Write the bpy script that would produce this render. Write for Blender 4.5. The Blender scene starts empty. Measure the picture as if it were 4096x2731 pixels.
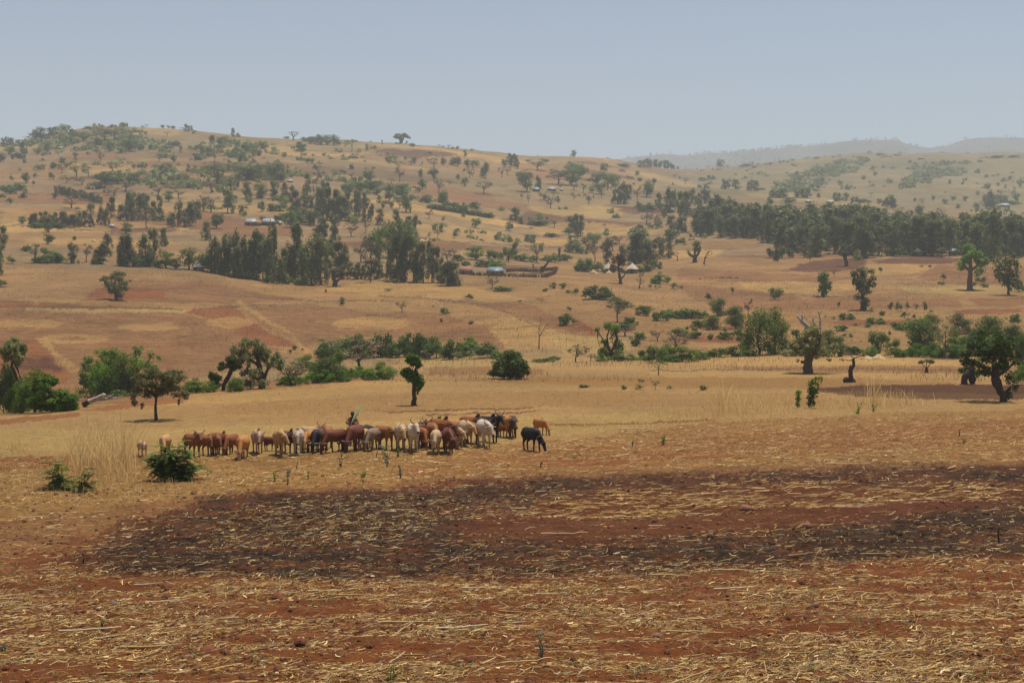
import bpy, bmesh, math, random
import numpy as np
from mathutils import Vector, Matrix

R = math.radians
SC = bpy.context.scene
COL = SC.collection

# ---------------------------------------------------------------- camera
F = 5627.0            # focal length in pixels of the 4096 px wide photograph
ZC = 6.0              # eye height above the near field
HY = 1248.0           # row of the horizon
K = 4096.0 / 2352.0
cam_d = bpy.data.cameras.new('camera')
cam = bpy.data.objects.new('camera', cam_d)
COL.objects.link(cam)
cam.location = (0, 0, ZC)
cam.rotation_euler = (R(90), 0, 0)
cam_d.sensor_width = 36.0
cam_d.lens = 36.0 * F / 4096.0
cam_d.shift_y = -(2731 / 2 - HY) / 4096.0
cam_d.clip_start = 0.5
cam_d.clip_end = 30000
SC.camera = cam

# ---------------------------------------------------------------- sky, sun, exposure
SUN_EL, SUN_AZ = R(74), R(40)          # azimuth clockwise from +Y (away from the camera)
world = bpy.data.worlds.new('World')
SC.world = world
world.use_nodes = True
wn = world.node_tree
bg = wn.nodes['Background']
sky = wn.nodes.new('ShaderNodeTexSky')
sky.sky_type = 'NISHITA'
sky.sun_disc = False
sky.sun_elevation = SUN_EL
sky.sun_rotation = SUN_AZ
sky.altitude = 1500
sky.air_density = 1.0
sky.dust_density = 4.0
sky.ozone_density = 0.0
wn.links.new(sky.outputs[0], bg.inputs[0])
bg.inputs[1].default_value = 0.102
sun_d = bpy.data.lights.new('sun', 'SUN')
sun_d.energy = 5.0
sun_d.angle = R(0.5)
sun_d.color = (1.0, 0.945, 0.85)
sun = bpy.data.objects.new('sun', sun_d)
COL.objects.link(sun)
sdir = Vector((math.sin(SUN_AZ) * math.cos(SUN_EL), math.cos(SUN_AZ) * math.cos(SUN_EL), math.sin(SUN_EL)))
sun.rotation_euler = sdir.to_track_quat('Z', 'Y').to_euler()
sun.location = (0, 0, 900)
vs = SC.view_settings
vs.view_transform = 'Standard'
vs.look = 'None'
vs.exposure = 0.0
vs.gamma = 1.0
vs.use_curve_mapping = False
SC.cycles.max_bounces = 6
SC.cycles.volume_bounces = 1
SC.cycles.diffuse_bounces = 3
HAZE_DENSITY = 0.00024

# ---------------------------------------------------------------- tagging helpers
def tag(o, label=None, cat=None, group=None, kind=None):
    if label: o['label'] = label
    if cat: o['category'] = cat
    if group: o['group'] = group
    if kind: o['kind'] = kind
    return o

def empty(name, loc, rz=0.0, scale=None):
    o = bpy.data.objects.new(name, None)
    o.empty_display_size = 0.2
    COL.objects.link(o)
    o.location = loc
    o.rotation_euler = (0, 0, rz)
    if scale is not None: o.scale = scale
    return o

def link_mesh(name, me, parent=None, loc=None):
    o = bpy.data.objects.new(name, me)
    COL.objects.link(o)
    if parent: o.parent = parent
    if loc is not None: o.location = loc
    return o

def np_mesh(name, V, faces, mats, fmat=None, col=None, smooth=False, corners=None):
    """V (n,3); faces (m,k) index array or list of them; col per-vertex rgba."""
    V = np.asarray(V, dtype=np.float32)
    if not isinstance(faces, list): faces = [faces]
    faces = [np.asarray(f, dtype=np.int32) for f in faces if len(f)]
    me = bpy.data.meshes.new(name)
    nl = sum(f.size for f in faces)
    nf = sum(len(f) for f in faces)
    me.vertices.add(len(V))
    me.vertices.foreach_set('co', V.ravel())
    me.loops.add(nl)
    me.loops.foreach_set('vertex_index', np.concatenate([f.ravel() for f in faces]))
    me.polygons.add(nf)
    sizes = np.concatenate([np.full(len(f), f.shape[1], dtype=np.int32) for f in faces])
    starts = np.concatenate([[0], np.cumsum(sizes)[:-1]]).astype(np.int32)
    me.polygons.foreach_set('loop_start', starts)
    if fmat is not None:
        me.polygons.foreach_set('material_index', np.asarray(fmat, dtype=np.int32))
    if smooth:
        me.polygons.foreach_set('use_smooth', np.ones(nf, dtype=bool))
    if not isinstance(mats, (list, tuple)): mats = [mats]
    for m in mats: me.materials.append(m)
    me.update(calc_edges=True)
    if col is not None:
        c = np.asarray(col, dtype=np.float32)
        if c.shape[1] == 3: c = np.hstack([c, np.ones((len(c), 1), np.float32)])
        a = me.color_attributes.new('Col', 'FLOAT_COLOR', 'POINT')
        a.data.foreach_set('color', c.ravel())
    return me

# ---------------------------------------------------------------- numeric noise
def _h(ix, iy, s):
    n = (ix.astype(np.int64) * 374761393 + iy.astype(np.int64) * 668265263 + s * 974634777) & 0x7fffffff
    n = ((n ^ (n >> 13)) * 1274126177) & 0x7fffffff
    n = n ^ (n >> 16)
    return (n & 0xffff) / 65535.0

def vnoise(x, y, s=0):
    x = np.asarray(x, float); y = np.asarray(y, float)
    ix = np.floor(x); iy = np.floor(y)
    fx = x - ix; fy = y - iy
    fx = fx * fx * (3 - 2 * fx); fy = fy * fy * (3 - 2 * fy)
    a = _h(ix, iy, s); b = _h(ix + 1, iy, s); c = _h(ix, iy + 1, s); d = _h(ix + 1, iy + 1, s)
    return (a * (1 - fx) + b * fx) * (1 - fy) + (c * (1 - fx) + d * fx) * fy - 0.5

def fbm(x, y, s=0, o=4):
    r = 0; a = 1.0; t = 0
    for i in range(o):
        r = r + a * vnoise(x * 2 ** i + 17.3 * i, y * 2 ** i - 9.1 * i, s + i)
        t += a; a *= 0.55
    return r / t * 2

def pchip(xk, yk, x):
    xk = np.asarray(xk, float); yk = np.asarray(yk, float)
    h = np.diff(xk); d = np.diff(yk) / h
    m = np.zeros_like(yk)
    for i in range(1, len(xk) - 1):
        if d[i - 1] * d[i] > 0:
            w1 = 2 * h[i] + h[i - 1]; w2 = h[i] + 2 * h[i - 1]
            m[i] = (w1 + w2) / (w1 / d[i - 1] + w2 / d[i])
    m[0] = d[0]; m[-1] = d[-1]
    x = np.clip(x, xk[0], xk[-1])
    i = np.clip(np.searchsorted(xk, x, side='right') - 1, 0, len(xk) - 2)
    t = (x - xk[i]) / h[i]
    t2 = t * t; t3 = t2 * t
    return ((2 * t3 - 3 * t2 + 1) * yk[i] + (t3 - 2 * t2 + t) * h[i] * m[i]
            + (-2 * t3 + 3 * t2) * yk[i + 1] + (t3 - t2) * h[i] * m[i + 1])

# ---------------------------------------------------------------- terrain: heights measured along lines of sight
TD = [61, 75, 90, 110, 137, 180, 230, 300, 370, 480, 600, 750, 950, 1200, 1500, 1900, 2400, 3000]
TU = [-700, 0, 230, 460, 690, 920, 1150, 1380, 1610, 1840, 2070, 2352, 3050]
TV = [
 [1035, 980, 970, 968, 945, 880, 790, 690, 615, 545, 480, 420, 365, 318, 335, 370, 400, 430],
 [1035, 976, 954, 954, 930, 870, 775, 680, 606, 540, 480, 425, 375, 334, 350, 380, 410, 440],
 [1035, 975, 935, 923, 910, 868, 778, 683, 612, 545, 488, 424, 358, 289, 315, 350, 390, 430],
 [1035, 975, 932, 903, 895, 862, 785, 698, 630, 560, 492, 420, 356, 304, 325, 360, 400, 430],
 [1035, 975, 932, 893, 879, 862, 790, 712, 655, 575, 502, 430, 366, 324, 345, 375, 410, 440],
 [1035, 975, 932, 893, 866, 848, 795, 715, 652, 580, 510, 446, 386, 333, 350, 380, 410, 440],
 [1035, 975, 932, 893, 858, 830, 780, 710, 650, 594, 545, 482, 416, 356, 370, 390, 415, 440],
 [1035, 975, 932, 893, 858, 826, 775, 702, 655, 616, 572, 500, 432, 382, 364, 385, 410, 440],
 [1035, 975, 932, 893, 858, 824, 775, 715, 662, 602, 552, 496, 452, 421, 401, 387, 405, 440],
 [1035, 975, 932, 893, 858, 820, 766, 706, 656, 596, 547, 502, 466, 430, 395, 371, 395, 430],
 [1035, 975, 932, 893, 857, 817, 761, 702, 651, 592, 550, 515, 485, 446, 404, 359, 380, 420],
 [1035, 975, 932, 893, 856, 816, 757, 698, 655, 595, 560, 530, 500, 456, 410, 362, 380, 420],
 [1035, 975, 932, 893, 856, 816, 757, 698, 655, 595, 560, 530, 500, 456, 410, 362, 380, 420],
]
_DG = np.concatenate([[0, 30], np.exp(np.linspace(math.log(61), math.log(3000), 700))])
_UG = np.linspace(-1600, 3950, 600)
_zk = np.array([[ZC - D * (v - 717.0 + 0.35) * K / F for D, v in zip(TD, row)] for row in TV])
_zk[:, 0] = 0.0
_tmp = np.array([np.concatenate([[0, 0], pchip(TD, r, _DG[2:])]) for r in _zk])     # (cols, D)
_ZG = np.array([pchip(TU, _tmp[:, j], _UG) for j in range(len(_DG))]).T             # (u, D)

def base_height(X, Y):
    X = np.asarray(X, float); Y = np.asarray(Y, float)
    Yc = np.clip(Y, 1.0, 2999.0)
    u = np.clip((X / Yc * F + 2048) / K, -1599, 3949)
    fu = (u - _UG[0]) / (_UG[1] - _UG[0])
    iu = np.clip(fu.astype(int), 0, len(_UG) - 2); tu = fu - iu
    idx = np.clip(np.searchsorted(_DG, Yc, side='right') - 1, 0, len(_DG) - 2)
    td = (Yc - _DG[idx]) / (_DG[idx + 1] - _DG[idx])
    z = ((_ZG[iu, idx] * (1 - tu) + _ZG[iu + 1, idx] * tu) * (1 - td)
         + (_ZG[iu, idx + 1] * (1 - tu) + _ZG[iu + 1, idx + 1] * tu) * td)
    return z

def height(X, Y):
    X = np.asarray(X, float); Y = np.asarray(Y, float)
    z = base_height(X, Y)
    near = np.clip((70 - Y) / 12, 0, 1)
    # plough ridges and clods of the stubble field
    z = z + near * (0.095 * fbm(X * 0.55 + Y * 0.2, Y * 1.7 - X * 0.12, 3, 3) + 0.05 * fbm(X * 2.4, Y * 3.6, 9, 3))
    mid = np.clip((Y - 62) / 20, 0, 1) * np.clip((400 - Y) / 100, 0, 1)
    z = z + mid * 0.07 * fbm(X * 0.33, Y * 0.5, 21, 3)
    far = np.clip((Y - 330) / 500, 0, 1)
    z = z + far * (Y * 0.0028) * fbm(X / 75.0, Y / 95.0, 31, 4)
    fold = np.clip((Y - 900) / 500, 0, 1)
    z = z + fold * 9.0 * fbm(X / 230.0 + 3.1, Y / 260.0, 57, 2)
    return z

def hz(x, y):
    return float(height(np.array([x]), np.array([y]))[0])

_RAYD = np.concatenate([np.linspace(8, 60, 200), np.exp(np.linspace(math.log(60.3), math.log(2600), 1500))])
def ground_at(un, vn, dmin=0.0):
    """world point of the ground seen at native photo pixel (un, vn); off the ridge: the crest itself"""
    X = (un - 2048) / F * _RAYD
    z = height(X, _RAYD)
    v = HY - F * (z - ZC) / _RAYD
    ok = np.where((v <= vn) & (_RAYD >= dmin))[0]
    if len(ok) == 0:
        i = int(np.argmin(v))
        D = _RAYD[i]
    else:
        i = ok[0]
        if i > 0 and v[i - 1] > vn:
            t = (v[i - 1] - vn) / (v[i - 1] - v[i])
            D = _RAYD[i - 1] + t * (_RAYD[i] - _RAYD[i - 1])
        else:
            D = _RAYD[i]
    x = (un - 2048) / F * D
    return x, float(D), hz(x, D)

Z4 = 2141.0 / 1024.0
TILE = {'A1': (0, 450), 'A2': (1024, 450), 'A3': (2048, 450), 'A4': (3072, 450),
        'B1': (0, 1200), 'B2': (1024, 1200), 'B3': (2048, 1200), 'B4': (3072, 1200)}
def nat(t, x, y):
    x0, y0 = TILE[t]
    return x0 + x / Z4, y0 + y / Z4

# ---------------------------------------------------------------- materials
def new_mat(name):
    m = bpy.data.materials.new(name)
    m.use_nodes = True
    return m, m.node_tree, m.node_tree.nodes['Principled BSDF']

def N(nt, typ, **kw):
    n = nt.nodes.new(typ)
    for k, v in kw.items(): setattr(n, k, v)
    return n

def mixc(nt, a, b, fac, blend='MIX'):
    n = N(nt, 'ShaderNodeMix', data_type='RGBA', blend_type=blend)
    for sock, val in ((n.inputs[6], a), (n.inputs[7], b), (n.inputs[0], fac)):
        if hasattr(val, 'is_output') or isinstance(val, bpy.types.NodeSocket): nt.links.new(val, sock)
        else: sock.default_value = val if not isinstance(val, tuple) or len(val) == 4 else (*val, 1)
    return n.outputs[2]

def maprange(nt, v, a, b, c, d):
    n = N(nt, 'ShaderNodeMapRange')
    nt.links.new(v, n.inputs[0])
    for i, x in enumerate((a, b, c, d)): n.inputs[i + 1].default_value = x
    return n.outputs[0]

def noise(nt, vec, scale, detail=4, rough=0.6):
    n = N(nt, 'ShaderNodeTexNoise')
    n.inputs['Scale'].default_value = scale
    n.inputs['Detail'].default_value = detail
    n.inputs['Roughness'].default_value = rough
    nt.links.new(vec, n.inputs['Vector'])
    return n.outputs['Fac']

def ground_material(name, near):
    m, nt, b = new_mat(name)
    at = N(nt, 'ShaderNodeAttribute', attribute_name='Col')
    tc = N(nt, 'ShaderNodeTexCoord')
    vec = tc.outputs['Object']
    st = N(nt, 'ShaderNodeMapping')
    st.inputs['Scale'].default_value = (0.45, 1.6, 1)
    st.inputs['Rotation'].default_value = (0, 0, R(-4))
    nt.links.new(vec, st.inputs[0])
    if near:
        n1 = noise(nt, vec, 1.7, 9, 0.7)
        n2 = noise(nt, st.outputs[0], 16, 5, 0.7)
        n3 = noise(nt, vec, 45, 3, 0.6)
    else:
        n1 = noise(nt, vec, 0.07, 9, 0.72)
        n2 = noise(nt, st.outputs[0], 0.9, 7, 0.75)
        n3 = noise(nt, vec, 1.5, 6, 0.75)
    br = maprange(nt, n1, 0.3, 0.7, 0.66, 1.34)
    c = mixc(nt, at.outputs['Color'], br, 1.0, 'MULTIPLY')
    br3 = maprange(nt, n3, 0.3, 0.7, 0.62, 1.36)
    c = mixc(nt, c, br3, 1.0, 'MULTIPLY')
    sp = maprange(nt, n2, 0.5, 0.62, 0, 1)
    mu = N(nt, 'ShaderNodeMath', operation='MULTIPLY')
    nt.links.new(sp, mu.inputs[0]); nt.links.new(at.outputs['Alpha'], mu.inputs[1])
    c = mixc(nt, c, (0.44, 0.27, 0.085, 1), mu.outputs[0])
    nt.links.new(c, b.inputs['Base Color'])
    b.inputs['Roughness'].default_value = 0.95
    b.inputs['Specular IOR Level'].default_value = 0.1
    bp = N(nt, 'ShaderNodeBump')
    bp.inputs['Strength'].default_value = 0.9
    bp.inputs['Distance'].default_value = 0.10 if near else 0.5
    nt.links.new(n2, bp.inputs['Height'])
    nt.links.new(bp.outputs[0], b.inputs['Normal'])
    return m

def attr_material(name, rough=0.85, spec=0.15, grain=0.0, gscale=8):
    m, nt, b = new_mat(name)
    at = N(nt, 'ShaderNodeAttribute', attribute_name='Col')
    c = at.outputs['Color']
    if grain:
        tc = N(nt, 'ShaderNodeTexCoord')
        g = maprange(nt, noise(nt, tc.outputs['Object'], gscale, 5, 0.65), 0.3, 0.7, 1 - grain, 1 + grain)
        c = mixc(nt, c, g, 1.0, 'MULTIPLY')
    nt.links.new(c, b.inputs['Base Color'])
    b.inputs['Roughness'].default_value = rough
    b.inputs['Specular IOR Level'].default_value = spec
    return m

def leaf_material(name, c1, c2, trans=0.22, vary=0.35):
    m, nt, b = new_mat(name)
    at = N(nt, 'ShaderNodeAttribute', attribute_name='Col')
    oi = N(nt, 'ShaderNodeObjectInfo')
    sep = N(nt, 'ShaderNodeSeparateColor')
    nt.links.new(at.outputs['Color'], sep.inputs[0])
    c = mixc(nt, c1, c2, sep.outputs[0])
    g = maprange(nt, oi.outputs['Random'], 0, 1, 1 - vary, 1 + vary)
    c = mixc(nt, c, g, 1.0, 'MULTIPLY')
    g2 = maprange(nt, sep.outputs[1], 0, 1, 0.7, 1.3)
    c = mixc(nt, c, g2, 1.0, 'MULTIPLY')
    nt.links.new(c, b.inputs['Base Color'])
    b.inputs['Roughness'].default_value = 0.6
    b.inputs['Specular IOR Level'].default_value = 0.25
    tr = N(nt, 'ShaderNodeBsdfTranslucent')
    nt.links.new(c, tr.inputs[0])
    mx = N(nt, 'ShaderNodeMixShader')
    mx.inputs[0].default_value = trans
    nt.links.new(b.outputs[0], mx.inputs[1]); nt.links.new(tr.outputs[0], mx.inputs[2])
    nt.links.new(mx.outputs[0], nt.nodes['Material Output'].inputs[0])
    return m

def leaf_material_plain(name):
    m, nt, b = new_mat(name)
    at = N(nt, 'ShaderNodeAttribute', attribute_name='Col')
    nt.links.new(at.outputs['Color'], b.inputs['Base Color'])
    b.inputs['Roughness'].default_value = 0.7
    tr = N(nt, 'ShaderNodeBsdfTranslucent'); nt.links.new(at.outputs['Color'], tr.inputs[0])
    mx = N(nt, 'ShaderNodeMixShader'); mx.inputs[0].default_value = 0.5
    nt.links.new(b.outputs[0], mx.inputs[1]); nt.links.new(tr.outputs[0], mx.inputs[2])
    nt.links.new(mx.outputs[0], nt.nodes['Material Output'].inputs[0])
    return m

def plain_material(name, col, rough=0.8, spec=0.2, vary=0.25, scale=6.0, rand=0.0):
    m, nt, b = new_mat(name)
    tc = N(nt, 'ShaderNodeTexCoord')
    g = maprange(nt, noise(nt, tc.outputs['Object'], scale, 6, 0.65), 0.3, 0.7, 1 - vary, 1 + vary)
    c = mixc(nt, (*col, 1), g, 1.0, 'MULTIPLY')
    if rand:
        oi = N(nt, 'ShaderNodeObjectInfo')
        c = mixc(nt, c, maprange(nt, oi.outputs['Random'], 0, 1, 1 - rand, 1 + rand), 1.0, 'MULTIPLY')
    nt.links.new(c, b.inputs['Base Color'])
    b.inputs['Roughness'].default_value = rough
    b.inputs['Specular IOR Level'].default_value = spec
    return m

M_NEAR = ground_material('stubble_soil', True)
M_FAR = ground_material('hill_fields', False)
M_STRAW = attr_material('straw', 0.75, 0.2)
M_GRASS = leaf_material_plain('dry_blades')
M_HIDE = attr_material('hide', 0.6, 0.2, 0.12, 9)
M_BARK = plain_material('bark', (0.13, 0.095, 0.07), 0.9, 0.1, 0.4, 12)
M_DARKBARK = plain_material('dark_bark', (0.075, 0.05, 0.038), 0.9, 0.1, 0.45, 9)
M_PALEBARK = plain_material('pale_dead_wood', (0.42, 0.34, 0.28), 0.85, 0.1, 0.45, 5)
M_HORN = plain_material('horn', (0.22, 0.17, 0.12), 0.5, 0.3, 0.3, 20, 0.6)
M_THATCH = plain_material('thatch', (0.56, 0.47, 0.36), 0.95, 0.05, 0.35, 4)
M_STRAWSTACK = plain_material('straw_stack', (0.50, 0.36, 0.17), 0.95, 0.05, 0.3, 3)
M_MUD = plain_material('mud_wall', (0.20, 0.115, 0.07), 0.95, 0.05, 0.3, 2)
M_TIN = plain_material('tin_roof', (0.31, 0.31, 0.31), 0.45, 0.4, 0.15, 1)
M_TINBLUE = plain_material('blue_tin_roof', (0.17, 0.21, 0.24), 0.45, 0.4, 0.15, 1)
M_RUST = plain_material('rusty_roof', (0.30, 0.14, 0.08), 0.8, 0.2, 0.35, 1)
M_DARK = plain_material('dark_opening', (0.03, 0.022, 0.018), 0.9, 0.1, 0.2, 3)
M_BRUSH = plain_material('brushwood', (0.16, 0.095, 0.058), 0.95, 0.05, 0.45, 3)
LEAF = {
 'E': leaf_material('eucalyptus_leaves', (0.078, 0.104, 0.024, 1), (0.205, 0.230, 0.062, 1), 0.36),
 'R': leaf_material('dark_leaves', (0.046, 0.090, 0.007, 1), (0.142, 0.200, 0.020, 1), 0.42),
 'G': leaf_material('bright_leaves', (0.066, 0.138, 0.008, 1), (0.180, 0.295, 0.020, 1), 0.48, 0.2),
 'L': leaf_material('lime_leaves', (0.12, 0.20, 0.02, 1), (0.26, 0.36, 0.05, 1), 0.35, 0.2),
 'P': leaf_material('pale_leaves', (0.120, 0.135, 0.036, 1), (0.255, 0.260, 0.085, 1), 0.42),
 'D': leaf_material('dry_leaves', (0.125, 0.09, 0.045, 1), (0.26, 0.19, 0.10, 1), 0.36),
 'A': leaf_material('acacia_leaves', (0.078, 0.092, 0.026, 1), (0.200, 0.205, 0.068, 1), 0.36),
 'U': leaf_material('grey_olive_leaves', (0.135, 0.140, 0.042, 1), (0.285, 0.270, 0.095, 1), 0.42),
 'T': leaf_material('blue_green_leaves', (0.075, 0.125, 0.075, 1), (0.17, 0.24, 0.15, 1), 0.3),
 'W': leaf_material('weed_leaves', (0.07, 0.135, 0.014, 1), (0.18, 0.28, 0.035, 1), 0.4),
}
# ================================================================= ground colours (crops, bare soil, burnt stubble)
STRAW = (0.3870, 0.2250, 0.0698); TAN = (0.2610, 0.1377, 0.0484); BROWN = (0.1845, 0.0774, 0.0307)
RED = (0.1935, 0.0558, 0.0186); DRED = (0.0945, 0.0342, 0.0177); OLIVE = (0.3285, 0.2142, 0.0707); NTAN = (0.3105, 0.1800, 0.0651)
SOIL = (0.150, 0.038, 0.009); SOILD = (0.0882, 0.0270, 0.0112); SOIL2 = (0.1935, 0.0666, 0.0195); BURNT = (0.033, 0.0185, 0.009)
STUB = (0.2205, 0.0990, 0.0279)

def inpoly(u, v, P):
    P = np.asarray(P, float)
    r = np.zeros(u.shape, bool)
    bb = (u >= P[:, 0].min()) & (u <= P[:, 0].max()) & (v >= P[:, 1].min()) & (v <= P[:, 1].max())
    if not bb.any(): return r
    uu = u[bb]; vv = v[bb]; c = np.zeros(uu.shape, bool)
    n = len(P)
    for i in range(n):
        x1, y1 = P[i]; x2, y2 = P[i - 1]
        if y1 == y2: continue
        c ^= ((y1 > vv) != (y2 > vv)) & (uu < (x2 - x1) * (vv - y1) / (y2 - y1) + x1)
    r[bb] = c
    return r

def ell(cx, cy, rx, ry):
    return [(cx + rx * math.cos(a), cy + ry * math.sin(a)) for a in np.linspace(0, 2 * math.pi, 24, endpoint=False)]

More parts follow.
